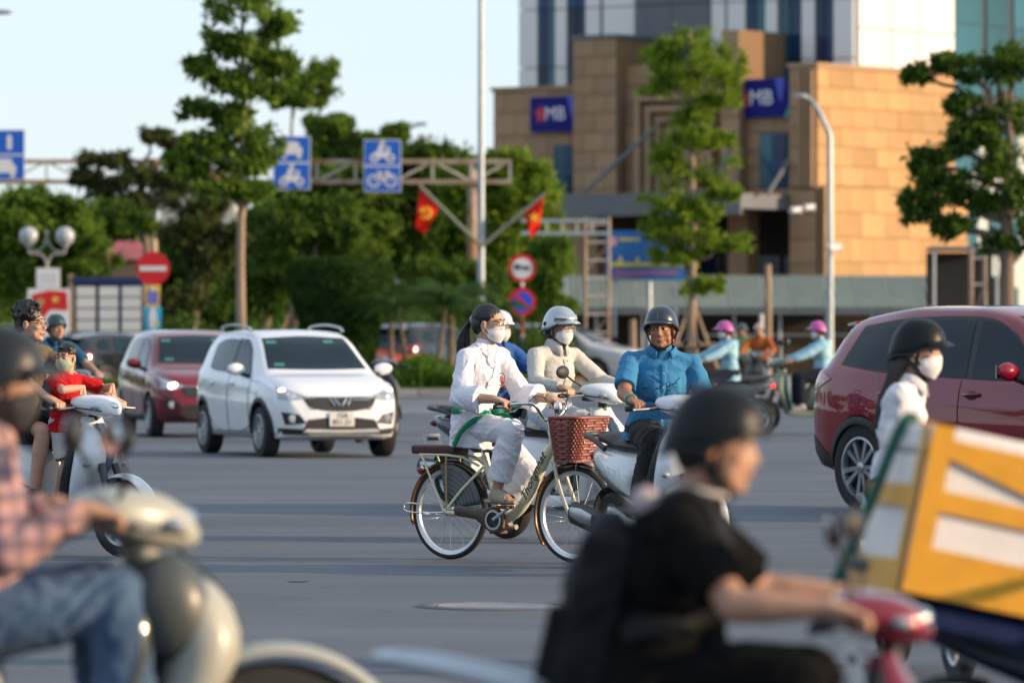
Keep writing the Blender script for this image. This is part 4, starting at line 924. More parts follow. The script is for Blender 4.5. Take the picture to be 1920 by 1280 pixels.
def arch_trim(car, parent, x, r, sd, m, w_=.05):
    mb = MB(); rows = []
    for i in range(25):
        a = -.12 + (math.pi + .24) * i / 24; row = []
        for q in (0, .5, 1):
            rr = r + w_ * q; px_, pz = x + math.cos(a) * rr, .3 + math.sin(a) * rr
            y = car.Y(px_, max(pz, car.sec(px_)[1][1] + .012)); row.append((px_, sd * (max(y, .5) + (.012 if q < 1 else .003)), pz))
        rows.append(row)
    return mb.grid(rows).build('arch_trim', m, parent, thick=0)
HATCH = dict(
    zb=[(-1.80, .36), (-1.6, .24), (-1.2, .21), (1.2, .20), (1.6, .20), (1.87, .26)],
    zw=[(-1.80, .62), (-1.74, .92), (-1.6, 1.0), (-1.0, .985), (0, .93), (.6, .90), (1.0, .885), (1.3, .85), (1.6, .78), (1.78, .66), (1.87, .46)],
    zt=[(-1.80, .70), (-1.77, .90), (-1.72, 1.04), (-1.62, 1.24), (-1.48, 1.395), (-1.2, 1.455), (-.6, 1.48), (-.1, 1.465), (.22, 1.415), (.4, 1.345), (.7, 1.165), (.98, 1.0), (1.06, .97), (1.3, .93), (1.6, .85), (1.76, .74), (1.84, .60), (1.87, .50)],
    yw=[(-1.80, .60), (-1.72, .71), (-1.4, .79), (-1.0, .812), (0, .815), (1.0, .81), (1.35, .79), (1.6, .735), (1.78, .62), (1.87, .46)],
    yt=[(-1.80, .48), (-1.7, .54), (-1.45, .56), (-.6, .585), (.2, .575), (.5, .60), (.9, .655), (1.1, .66), (1.5, .58), (1.87, .36)])
def headlamp(c, t, sd, lit, front_y):
    a, b = front_y
    hl = c.face('headlamp', [(sd * a, .70), (sd * (a + b) / 2, .665), (sd * b, .67)], [(sd * a, .70), (sd * (a + b) / 2, .765), (sd * b, .835)], M_lens, t, off=.006)
    y = sd * lerp(a, b, .58); z = .71; x = c.XF(y, z) + .004
    MB().lathe([(0, .012), (.035, .012), (.05, .004), (.055, -.01)], 18, frame((x, y, z), (0, 1, 0), (1, sd * .55, .25))).build('projector', M_chrome, hl)
    y = sd * lerp(a, b, .84); z = .775; x = c.XF(y, z) + .006
    if lit == 'lo': MB().ell((x, y, z), (.02, .045, .028)).build('lit_bulb', M_lit2, hl)
    if lit == 'hi': MB().ell((c.XF(sd * lerp(a, b, .5), .715) + .0, sd * lerp(a, b, .5), .715), (.03, .09, .035), Matrix.Rotation(-sd * .5, 3, 'Z')).build('lit_bulb', M_lit, hl)
    return hl
def hatchback(name, label, px, d, yaw, pm, plate=None, lit='lo', white=True, trim=True):
    t = thing(name, label, 'car', (X(px, d), d, 0), -yaw, 'cars at the junction'); c = Car(HATCH); WX, r = (-1.19, 1.195), .295
    c.body(WX, r, pm, t)
    for x in WX:
        for sd in (-1, 1):
            wheel(t, x, sd * .795, r, .19, sd)
            if trim: arch_trim(c, t, x, r + .05, sd, M_black)
    ws = c.face('windscreen', [(-.60, 1.02), (0, 1.01), (.60, 1.02)], [(-.50, 1.375), (0, 1.40), (.50, 1.375)], M_tint, t, off=.005, nu=20, nv=10)
    st = mat('sticker_teal', (.05, .22, .2), .5)
    for (y, z) in ((-.42, 1.33), (.28, 1.335), (-.44, 1.07)): c.face('sticker', [(y - .06, z - .015), (y + .06, z - .015)], [(y - .06, z + .015), (y + .06, z + .015)], st, ws, off=.008, nu=2, nv=1)
    c.face('rear_window', [(-.46, 1.06), (0, 1.05), (.46, 1.06)], [(-.42, 1.34), (0, 1.36), (.42, 1.34)], M_tint, t, False)
    for sd in (-1, 1):
        for (nm, bt, tp) in (('door', [(-.02, .30), (.4, .30), (.78, .36), (.80, .50)], [(-.05, .93), (.3, .905), (.6, .89), (.80, .88)]), ('door', [(-.06, .30), (-.4, .30), (-.78, .42), (-.92, .62)], [(-.09, .935), (-.4, .95), (-.7, .965), (-.98, .98)])):
            c.side('door_seam', [(bt[0][0] + (.012 if bt[1][0] < 0 else -.012), bt[0][1] - .01)] + [(a + (.012 if bt[1][0] > 0 else -.012), b - .01) for a, b in bt[1:]], tp, M_black, t, sd, .0025)
            dr = c.side(nm, bt, tp, pm, t, sd, .0065); hx = bt[0][0] + (.12 if bt[1][0] > 0 else -.72) ; hx = .1 if bt[1][0] > 0 else -.75
            y = c.Y(hx, .84); MB().box((hx, sd * (y + .022), .845), (.17, .022, .03)).build('handle', pm if white else M_chrome, dr, bevel=.008)
        c.side('side_window', [(-.06, .965), (.2, .95), (.45, .94), (.70, .935)], [(-.08, 1.36), (.1, 1.365), (.24, 1.325), (.42, 1.23)], M_tint, t, sd, .006)
        c.side('side_window', [(-.12, .97), (-.5, .985), (-.8, 1.0), (-1.02, 1.03)], [(-.14, 1.36), (-.5, 1.37), (-.8, 1.355), (-1.04, 1.30)], M_tint, t, sd, .006)
        c.side('window_pillar', [(-.06, .95), (-.12, .955)], [(-.08, 1.375), (-.14, 1.375)], M_black, t, sd, .008, 3, 8)
        c.side('sill_trim', [(-.85, .225), (0, .22), (.85, .225)], [(-.85, .30), (0, .29), (.85, .30)], mat('sill_silver', (.4, .41, .42), .4, metal=.4) if trim else M_black, t, sd, .01)
        mirror(t, .62, .74, .97, sd, pm)
        headlamp(c, t, sd, lit, (.36, .70))
        c.face('fog_surround', [(sd * .42, .40), (sd * .64, .38)], [(sd * .50, .50), (sd * .68, .53)], M_black, t, off=.004)
        y = sd * .565; MB().lathe([(0, .01), (.045, .006), (.055, -.01)], 18, frame((c.XF(y, .45) + .008, y, .45), (0, 1, 0), (1, sd * .5, 0))).build('fog_lamp', M_lens, t)
        c.face('tail_lamp', [(sd * .5, .80), (sd * .66, .80)], [(sd * .5, 1.0), (sd * .66, 1.02)], M_tail, t, False, .006)
        if trim: MB().tube(spline([(-1.25, sd * .545, 1.455), (-1.15, sd * .55, 1.51), (-.6, sd * .565, 1.53), (-.05, sd * .56, 1.50), (.08, sd * .56, 1.455)], 16), .018, 8, flat=(.8, 1.3)).build('roof_rail', M_galv, t)
    gr = c.face('grille', [(-.38, .585), (-.2, .545), (0, .535), (.2, .545), (.38, .585)], [(-.44, .685), (-.2, .688), (0, .69), (.2, .688), (.44, .685)], M_black, t, off=.006)
    for k in range(4):
        z = .565 + .03 * k; MB().tube([(c.XF(y, z) + .009, y, z) for y in np.linspace(-.37, .37, 9)], .005, 5).build('grille_bar', mat('grille_grey', (.09, .09, .095), .4), gr)
    MB().tube([(c.XF(y, .695) + .006, y, .695 + abs(y) * .01) for y in np.linspace(-.44, .44, 11)], .010, 6).build('grille_chrome', M_chrome, gr)
    if white:                                                # winged chevron badge with an offset bar
        em = MB()
        for k in (-1, 1):
            em.tube([(c.XF(k * .02, .60) + .02, k * .012, .595), (c.XF(k * .08, .68) + .014, k * .075, .682)], .013, 6); em.tube([(c.XF(k * .08, .6) + .02, k * .075, .605), (c.XF(k * .14, .68) + .012, k * .13, .682)], .012, 6)
        em.tube([(c.XF(y, .668) + .012, y, .668) for y in (.15, .25, .36)], .011, 6); em.build('badge', M_chrome, gr)
    c.face('lower_intake', [(-.46, .335), (0, .325), (.46, .335)], [(-.40, .44), (0, .475), (.40, .44)], M_black, t, off=.005)
    c.face('bumper_lip', [(-.70, .27), (0, .268), (.70, .27)], [(-.70, .345), (0, .315), (.70, .345)], M_black, t, off=.006, nu=24)
    if trim: c.face('skid_plate', [(-.46, .295), (0, .288), (.46, .295)], [(-.42, .335), (0, .325), (.42, .335)], mat('skid_silver', (.55, .55, .54), .35, metal=.5), t, off=.022, nu=20)
    if plate:
        pl = MB().box((c.XF(0, .43) + .018, 0, .445), (.012, .30, .165)).build('number_plate', M_plate, t, bevel=.004)
        for z, tx in ((.485, plate[0]), (.41, plate[1])): text_mesh('plate_text', tx, .085, M_ink, pl, frame((c.XF(0, .43) + .0255, 0, z), (0, 1, 0), (1, 0, 0)))
    return t
P_white = paint('car_white', (.74, .75, .77)); P_red = paint('car_maroon', (.17, .003, .010), 0.); P_soul = paint('car_soul_red', (.20, .002, .016), .0, .3); P_dark = paint('car_dark', (.012, .016, .022), .2); P_orange = paint('car_orange', (.42, .07, .02))
def place_y(py): return F * CAMH / (py - HORIZON)
# yaw here turns the nose from +x (right) towards the camera
hatchback('white_hatchback', 'white hatchback with roof rails and lit side lamps turning at the junction', 553, 67.2, R(71.2), P_white, ('15A', '851.21'), 'lo', True, True)
hatchback('red_hatchback', 'dark red hatchback with a bright headlamp behind the white hatchback', 357, 79.6, R(77), P_red, None, 'hi', False, False)
SUV = dict(
    zb=[(-2.24, .48), (-2.05, .34), (-1.3, .27), (1.3, .26), (1.9, .24), (2.28, .36)],
    zw=[(-2.24, .80), (-2.2, 1.0), (-2.0, 1.14), (-1.5, 1.13), (-.5, 1.075), (.5, 1.035), (1.0, 1.02), (1.5, .98), (2.0, .88), (2.2, .74), (2.28, .58)],
    zt=[(-2.24, .86), (-2.2, 1.05), (-2.12, 1.2), (-1.95, 1.44), (-1.8, 1.56), (-1.5, 1.615), (-.9, 1.665), (-.2, 1.66), (.2, 1.61), (.5, 1.51), (.9, 1.31), (1.22, 1.13), (1.34, 1.09), (1.7, 1.04), (2.05, .95), (2.2, .82), (2.28, .66)],
    yw=[(-2.24, .68), (-2.12, .80), (-1.8, .89), (-1.3, .92), (0, .92), (1.2, .915), (1.7, .88), (2.05, .78), (2.2, .64), (2.28, .5)],
    yt=[(-2.24, .52), (-2.1, .60), (-1.8, .60), (-1.0, .635), (.2, .63), (.6, .66), (1.2, .74), (1.5, .72), (2.28, .4)])
def suv(name, label, px, d, yaw, pm, full=True, group='cars at the junction', rimdark=True):
    t = thing(name, label, 'car', (X(px, d), d, 0), -yaw, group); c = Car(SUV); WX, r = (-1.36, 1.34), .362
    c.body(WX, r, pm, t, .06, 84, .92)
    for x in WX:
        for sd in (-1, 1):
            wheel(t, x, sd * .90, r, .22, sd, M_alloy, 10, True)
            if full: arch_trim(c, t, x, r + .05, sd, M_black, .06)
    c.face('windscreen', [(-.66, 1.14), (0, 1.13), (.66, 1.14)], [(-.55, 1.575), (0, 1.60), (.55, 1.575)], M_tint, t, off=.005, nu=20, nv=10)
    c.face('rear_window', [(-.54, 1.20), (0, 1.19), (.54, 1.20)], [(-.46, 1.50), (0, 1.52), (.46, 1.50)], M_tint, t, False, .006)
    MB().loft([[(-1.86, y, 1.565 + z - abs(y) * .05) for y, z in ((-.56, 0), (0, .012), (.56, 0), (.56, -.02), (0, -.02), (-.56, -.02))], [(-2.06, y, 1.545 + z - abs(y) * .05) for y, z in ((-.5, 0), (0, .012), (.5, 0), (.5, -.02), (0, -.02), (-.5, -.02))]]).build('rear_spoiler', pm, t)
    for sd in (-1, 1):
        c.side('window_trim', [(-1.72, 1.185), (-1.0, 1.12), (.2, 1.075), (.98, 1.065)], [(-1.60, 1.50), (-.9, 1.565), (0, 1.565), (.42, 1.44)], M_black, t, sd, .003, 26, 8)
        c.side('side_window', [(.06, 1.085), (.4, 1.075), (.7, 1.07), (.92, 1.075)], [(-.02, 1.535), (.12, 1.53), (.28, 1.48), (.46, 1.39)], M_tint, t, sd, .0065)
        c.side('side_window', [(-.02, 1.09), (-.4, 1.105), (-.7, 1.12), (-.98, 1.14)], [(-.10, 1.535), (-.4, 1.545), (-.7, 1.535), (-.92, 1.515)], M_tint, t, sd, .0065)
        c.side('quarter_window', [(-1.06, 1.15), (-1.25, 1.16), (-1.45, 1.18), (-1.64, 1.22)], [(-1.0, 1.505), (-1.2, 1.485), (-1.4, 1.455), (-1.56, 1.40)], M_tint, t, sd, .0065)
        for (bt, tp, hx) in (([(.02, .36), (.5, .36), (.95, .40), (1.0, .6)], [(.0, 1.06), (.4, 1.045), (.7, 1.035), (1.0, 1.02)], .12), ([(-.03, .36), (-.5, .36), (-.85, .5), (-1.02, .74)], [(-.05, 1.07), (-.4, 1.085), (-.75, 1.105), (-1.14, 1.12)], -.98)):
            c.side('door_seam', [(a, b - .012) for a, b in bt], tp, M_black, t, sd, .002); k = 1 if bt[1][0] > 0 else -1
            dr = c.side('door', [(bt[0][0] + k * .006, bt[0][1])] + [(a - k * .012, b + .002) for a, b in bt[1:]], [(tp[0][0] + k * .006, tp[0][1])] + [(a - k * .01, b) for a, b in tp[1:]], pm, t, sd, .006, 18, 10)
            y = c.Y(hx, .96); MB().tube([(hx - .1, sd * (y + .01), .955), (hx - .07, sd * (y + .035), .957), (hx + .07, sd * (y + .035), .96), (hx + .1, sd * (y + .01), .96)], .014, 8).build('handle', pm, dr)
            MB().ell((hx, sd * (y + .004), .945), (.085, .012, .045)).build('handle_recess', M_black, dr)
        c.side('sill_trim', [(-.95, .275), (0, .27), (.95, .275)], [(-.95, .37), (0, .345), (.95, .37)], M_black, t, sd, .012)
        mirror(t, .74, .86, 1.10, sd, pm, .2)
        tl = c.face('tail_lamp', [(sd * .42, 1.0), (sd * .62, .99), (sd * .80, .98)], [(sd * .42, 1.06), (sd * .6, 1.10), (sd * .74, 1.12)], M_tail, t, False, .008)
        c.side('tail_lamp', [(-2.12, .99), (-2.0, 1.0), (-1.80, 1.07)], [(-2.08, 1.13), (-1.98, 1.135), (-1.80, 1.075)], M_tail, t, sd, .008, 8, 4)
        c.side('rear_bumper_trim', [(-2.16, .50), (-2.0, .38), (-1.84, .30)], [(-2.18, .62), (-2.0, .55), (-1.80, .44)], M_black, t, sd, .006, 8, 4)
        c.face('headlamp', [(sd * .40, .80), (sd * .72, .83)], [(sd * .42, .86), (sd * .70, .93)], M_lens, t, off=.006)
        c.side('headlamp', [(2.12, .80), (1.9, .86), (1.72, .93)], [(2.1, .88), (1.9, .93), (1.72, .96)], M_lens, t, sd, .007, 8, 4)
    c.face('grille', [(-.36, .50), (0, .47), (.36, .50)], [(-.40, .78), (0, .80), (.40, .78)], M_black, t, off=.006)
    c.face('lower_bumper', [(-.66, .40), (0, .385), (.66, .40)], [(-.7, .55), (0, .46), (.7, .55)], M_black, t, off=.005)
    c.face('rear_bumper', [(-.7, .50), (0, .49), (.7, .50)], [(-.72, .66), (0, .64), (.72, .66)], M_black, t, False, .006)
    pl = MB().box((c.XF(0, .86, False) - .012, 0, .86), (.012, .44, .13)).build('number_plate', M_plate, t)
    MB().loft([[(-1.45, y, z) for y, z in ((-.02, 1.63), (.02, 1.63), (0, 1.64))], [(-1.66, y, z) for y, z in ((-.004, 1.60), (.004, 1.60), (0, 1.685))]]).build('antenna_fin', pm, t)
    return t
s_ = suv('maroon_suv', 'shiny maroon crossover car with tinted windows at the right edge', 1974, 45.15, R(57), P_soul)
suv('dark_suv', 'dark crossover seen from behind left of the red hatchback', 205, 132.0, R(-58), P_dark, True).scale = (.95, .95, .86)
GP = 'cars parked behind the verge'
suv('parked_suv', 'black parked crossover behind the palms right of the hedge', 800, 141.5, R(-62), P_dark, False, GP)
hatchback('parked_hatchback', 'orange parked hatchback peeping out right of the clipped hedge', 722, 140.5, R(66), P_orange, None, None, False, False)
suv('parked_suv', 'white parked crossover behind the round signs and the silver helmet', 1060, 152., R(28), paint('car_silver', (.5, .5, .51)), False, GP)
# ================================================================== two-wheelers
M_seat = mat('black_vinyl', (.02, .02, .022), .6, var=.15, bump=.2, bs=60); M_pdark = mat('dark_plastic', (.022, .024, .028), .5, var=.12)
M_amber = mat('amber_lens', (.55, .16, .01), .2, var=.1); M_engine = mat('engine_metal', (.07, .07, .075), .5, metal=.6, var=.2)
M_sw = paint('scooter_white', (.70, .72, .74)); M_sc = mat('scooter_cream', (.33, .335, .29), .5, var=.06, vs=4, coat=.3, coatr=.22); M_sm = paint('scooter_maroon', (.16, .008, .02), .2); M_sg = paint('scooter_olive', (.22, .25, .17)); M_teal = paint('teal_paint', (.01, .09, .10)); M_sdark = paint('scooter_dark', (.03, .045, .055))
def sring(c, hy, hz, n=18, p=2.4, ax='x'):
    out = []
    for k in range(n):
        a = 2 * math.pi * k / n; ca, sa = math.cos(a), math.sin(a); u = math.copysign(abs(ca) ** (2 / p), ca) * hy; v = math.copysign(abs(sa) ** (2 / p), sa) * hz
        out.append(Vector(c) + (Vector((0, u, v)) if ax == 'x' else Vector((v, u, 0))))
    return out
def loftx(st, n=18, p=2.4):
    """stations (x, zc, half height, half width), smoothed"""
    P = spline([(a, b, 0) for a, b, c, d in st], len(st) * 3); Q = spline([(c, d, 0) for a, b, c, d in st], len(st) * 3)
    return MB().loft([sring((a.x, 0, a.y), max(b.y, .004), max(b.x, .004), n, p) for a, b in zip(P, Q)])
def loftz(st, n=20, p=2.4):
    """stations (z, xc, half depth, half width)"""
    P = spline([(a, b, 0) for a, b, c, d in st], len(st) * 3); Q = spline([(c, d, 0) for a, b, c, d in st], len(st) * 3)
    return MB().loft([sring((a.y, 0, a.x), max(b.y, .004), max(b.x, .004), n, p, 'z') for a, b in zip(P, Q)])
def mwheel(parent, x, r, w_, rim=None, spokes=5, name='wheel'):
    e = bpy.data.objects.new(name, None); COL.objects.link(e); e.parent = parent; e.location = (x, 0, r); M = frame((0, 0, 0), (1, 0, 0), (0, 1, 0)); h = w_ / 2
    rr = r * .70
    MB().lathe([(rr, -h * .8), (r * .88, -h), (r * .97, -h * .75), (r, -h * .3), (r, h * .3), (r * .97, h * .75), (r * .88, h), (rr, h * .8), (rr, -h * .8)], 36, M).build('tyre', M_rubber, e)
    mb = MB().lathe([(rr * 1.01, -h * .75), (rr * .9, -h * .6), (rr * .88, h * .6), (rr * 1.01, h * .75), (rr * .95, h * .4), (rr * .95, -h * .4), (rr * 1.01, -h * .75)], 32, M)
    for k in range(spokes):
        a = 2 * math.pi * k / spokes + .3; d = Vector((math.cos(a), 0, math.sin(a))); mb.tube([d * .03, d * rr * .93], [.02, .016], 6, flat=(1, 1.2))
    mb.lathe([(0, -h * .9), (.045, -h * .9), (.05, 0), (.045, h * .9), (0, h * .9)], 16, M); mb.build('rim', rim or M_alloy, e)
    MB().lathe([(.05, -h * .92), (.1, -h * .92), (.1, -h * .8), (.05, -h * .8)], 24, M).build('brake_disc', M_engine, e); return e
def fender(cx, cz, r, a0, a1, hw, n=20, drop=.35):
    rows = []
    for i in range(n + 1):
        a = lerp(a0, a1, i / n); row = []
        for j in range(9):
            b = (j / 8 - .5) * 2; row.append((cx + math.cos(a) * (r - drop * hw * b * b), hw * b * (.75 + .25 * math.sin(math.pi * (i + .6) / (n + 1))), cz + math.sin(a) * (r - drop * hw * b * b)))
        rows.append(row)
    return MB().grid(rows)
def moto_mirror(parent, sd, base, head, m=None, sz=(.024, .075, .046)):
    e = MB().tube(spline([base, ((base[0] + head[0]) / 2 + .02, (base[1] * .4 + head[1] * .6), (base[2] * .6 + head[2] * .4)), head], 8), .007, 8).build('mirror_stalk', M_black, parent)
    MB().ell((head[0] + .005, head[1] + sd * .03, head[2] + .02), sz, Matrix.Rotation(sd * -.25, 3, 'Z')).build('mirror_head', m or M_black, e); MB().ell((head[0] - .012, head[1] + sd * .03, head[2] + .02), (.006, sz[1] * .88, sz[2] * .85), Matrix.Rotation(sd * -.25, 3, 'Z')).build('mirror_glass', M_chrome, e)
def scooter(label, loc, yaw, body, name='scooter', accent=None, seat=None, fendm=None, tie=None, mirrors=(1, -1), hb=1.0, rack=False, plate=True, lit=None, group='scooters and motorbikes', cowlm=None, mirror_h=.22, cat='scooter', rf=.25, hx=0., scale=1., ax=0.):
    t = thing(name, label, cat, loc, -yaw, group); acc = accent or M_pdark; seat = seat or M_seat; fm = fendm or body; cw = cowlm or body
    t.scale = (scale,) * 3; rr = .235; fx_ = .64 + (rf - .25) * .8; mwheel(t, fx_, rf, .085, None, 5, 'front_wheel'); mwheel(t, -.62, rr, .1, None, 5, 'rear_wheel')
    fender(fx_, rf, rf + .045, R(8), R(158), .066).build('front_fender', fm, t, thick=.006)
    for sd in (-1, 1): MB().tube([(fx_, sd * .075, rf), (.55, sd * .075, .47), (.50, sd * .06, .6)], [.02, .024, .026], 10).build('fork_leg', M_engine, t)
    dz = hb - 1.0
    loftz([(.29, .30, .035, .15), (.40, .335 + ax * .3, .05, .185), (.54, .39 + ax, .085, .205), (.66, .42 + ax, .10, .20), (.78, .40 + ax * .7, .085, .165), (.86 + dz * .6, .365 + ax * .3, .055, .11), (.92 + dz * .6, .35, .04, .085)]).build('front_apron', body, t)
    loftz([(.30, .255, .03, .185), (.45, .275, .035, .215), (.62, .325, .04, .215), (.78, .345, .045, .165), (.88 + dz * .6, .345, .04, .10)]).build('leg_shield', acc, t)
    tr = MB(); rows = []
    for i in range(13):
        z = lerp(.52, .86, i / 12); x = interp([(.40, .385 + ax * .3), (.54, .475 + ax), (.66, .52 + ax), (.78, .485 + ax * .7), (.86, .42 + ax * .3), (.92, .39)], z); hw = interp([(.52, .012), (.62, .03), (.8, .045), (.88, .035)], z); rows.append([(x + .004 - .002, y * hw, z) for y in (-1, -.5, 0, .5, 1)])
    tr.grid(rows).build('apron_tie', tie or acc, t, thick=-.006)
    for sd in (-1, 1):
        MB().ell((.455, sd * .155, .60), (.03, .045, .022), Matrix.Rotation(sd * -.8, 3, 'Z')).build('turn_signal', M_lens, t)
    MB().tube([(.40, 0, .62), (.365, 0, .96 + dz)], .03, 12).build('steering_column', M_pdark, t)
    # floor, body, seat
    MB().loft([sring((x, 0, .315), w_, .03, 16, 4) for x, w_ in ((.30, .14), (.2, .175), (0, .175), (-.12, .15))]).build('floorboard', M_pdark, t)
    for sd in (-1, 1): MB().loft([sring((x, sd * .17, z), .018, h, 12, 3) for x, z, h in ((.30, .30, .02), (.2, .285, .035), (-.05, .28, .045), (-.25, .32, .06), (-.34, .36, .03))]).build('side_skirt', body, t)
    loftx([(.03, .50, .13, .10), (-.06, .53, .19, .155), (-.24, .575, .165, .18), (-.45, .625, .125, .17), (-.66, .675, .085, .135), (-.84, .715, .035, .06)]).build('rear_body', body, t)
    for sd in (-1, 1):                                        # dark crease line along the flank
        MB().tube([(-.05, sd * .152, .44), (-.25, sd * .184, .50), (-.5, sd * .166, .58), (-.72, sd * .115, .66)], [.008, .014, .014, .006], 6, flat=(1, .6)).build('body_line', acc, t)
    loftx([(.05, .705, .02, .07), (.0, .742, .035, .115), (-.18, .758, .042, .145), (-.34, .765, .046, .14), (-.48, .79, .05, .132), (-.66, .80, .035, .105), (-.76, .80, .012, .05)]).build('seat', seat, t)
    loftx([(-.05, .33, .05, .10), (-.25, .32, .09, .13), (-.5, .30, .08, .12), (-.66, .28, .04, .09)]).build('engine', M_engine, t)
    e = MB().tube([(-.28, -.14, .24), (-.42, -.165, .27), (-.55, -.17, .29), (-.86, -.175, .335), (-.885, -.175, .34)], [.022, .045, .062, .058, .03], 14, flat=(1.25, .85)).build('exhaust', M_pdark, t)
    MB().tube([(-.5, -.222, .30), (-.66, -.228, .325), (-.82, -.224, .345)], [.03, .04, .026], 8, flat=(1.1, .22)).build('heat_shield', M_alloy, e)
    fender(-.62, rr, rr + .05, R(70), R(175), .06).build('rear_fender', M_pdark, t, thick=.006)
    MB().ell((-.845, 0, .69), (.035, .085, .035)).build('tail_lamp', M_tail if not lit else mat('lit_tail', (.5, .01, .01), .3, emit=(1, .03, .02), es=2.), t)
    if plate:
        pl = MB().box((-.90, 0, .53), (.006, .19, .14), Matrix.Rotation(R(-18), 3, 'Y')).build('number_plate', M_plate, t)
        for k in (0, 1): MB().box((-.907 - .0 + .008 * k, 0, .555 - .055 * k), (.004, .13, .03), Matrix.Rotation(R(-18), 3, 'Y')).build('plate_text', M_ink, pl, smooth=0)
    rk = mat('rack_silver', (.45, .5, .54), .3, metal=.6, var=.05) if rack else M_pdark
    e = .16 if rack else 0; rz_ = .09 if rack else 0
    MB().tube(spline([(-.46, -.15, .735), (-.62, -.15, .79 + rz_ * .5), (-.82 - e * .8, -.12, .815 + rz_), (-.90 - e, 0, .82 + rz_), (-.82 - e * .8, .12, .815 + rz_), (-.62, .15, .79 + rz_ * .5), (-.46, .15, .735)], 24), .017 if not rack else .02, 8).build('grab_rail', rk, t)
    for sd in (-1, 1): MB().box((-.22, sd * .21, .33), (.10, .05, .025)).build('passenger_peg', M_pdark, t, bevel=.006)
    # handlebar cowl
    H = hb; t0 = t; t = bpy.data.objects.new('handlebar', None); COL.objects.link(t); t.parent = t0; t.location = (hx, 0, 0)
    cwl = loftx([(.285, H + .035, .012, .07), (.31, H + .03, .036, .15), (.35, H + .022, .055, .178), (.41, H + .012, .066, .165), (.48, H - .0, .064, .128), (.54, H - .018, .048, .086), (.575, H - .034, .018, .04)], 22, 2.9).build('handlebar_cowl', cw, t)
    for sd in (-1, 1): MB().tube([(.31, sd * .152, H + .012), (.37, sd * .178, H - .006), (.46, sd * .142, H - .016), (.535, sd * .092, H - .03)], .004, 5).build('cowl_split', M_black, cwl)
    hl = MB().ell((.515, 0, H - .008), (.058, .088, .046), Matrix.Rotation(R(28), 3, 'Y')).build('headlamp', M_lens, t)
    MB().ell((.545, 0, H + .0), (.03, .045, .032)).build('reflector', M_chrome, hl)
    for sd in (-1, 1):
        MB().tube([(.345, sd * .15, H), (.335, sd * .24, H - .002), (.315, sd * .36, H - .01)], .0165, 10).build('grip', M_black, t)
        MB().tube([(.37, sd * .17, H + .0), (.405, sd * .22, H - .005), (.40, sd * .33, H - .012), (.405, sd * .35, H - .014)], [.008, .007, .006, .008], 6).build('brake_lever', M_alloy, t)
        MB().ell((.50, sd * .12, H - .005), (.03, .03, .018), Matrix.Rotation(sd * -.6, 3, 'Z')).build('cowl_lamp', M_lens, t)
        if sd in mirrors: moto_mirror(t, sd, (.36, sd * .19, H + .06), (.33, sd * .31, H + .06 + mirror_h))
    loftx([(.24, H - .03, .02, .08), (.30, H + .0, .03, .10), (.35, H + .05, .02, .09)]).build('dash', M_pdark, t)
    for ch in list(t.children): ch.parent = t0; ch.location.x += hx
    bpy.data.objects.remove(t); return t0
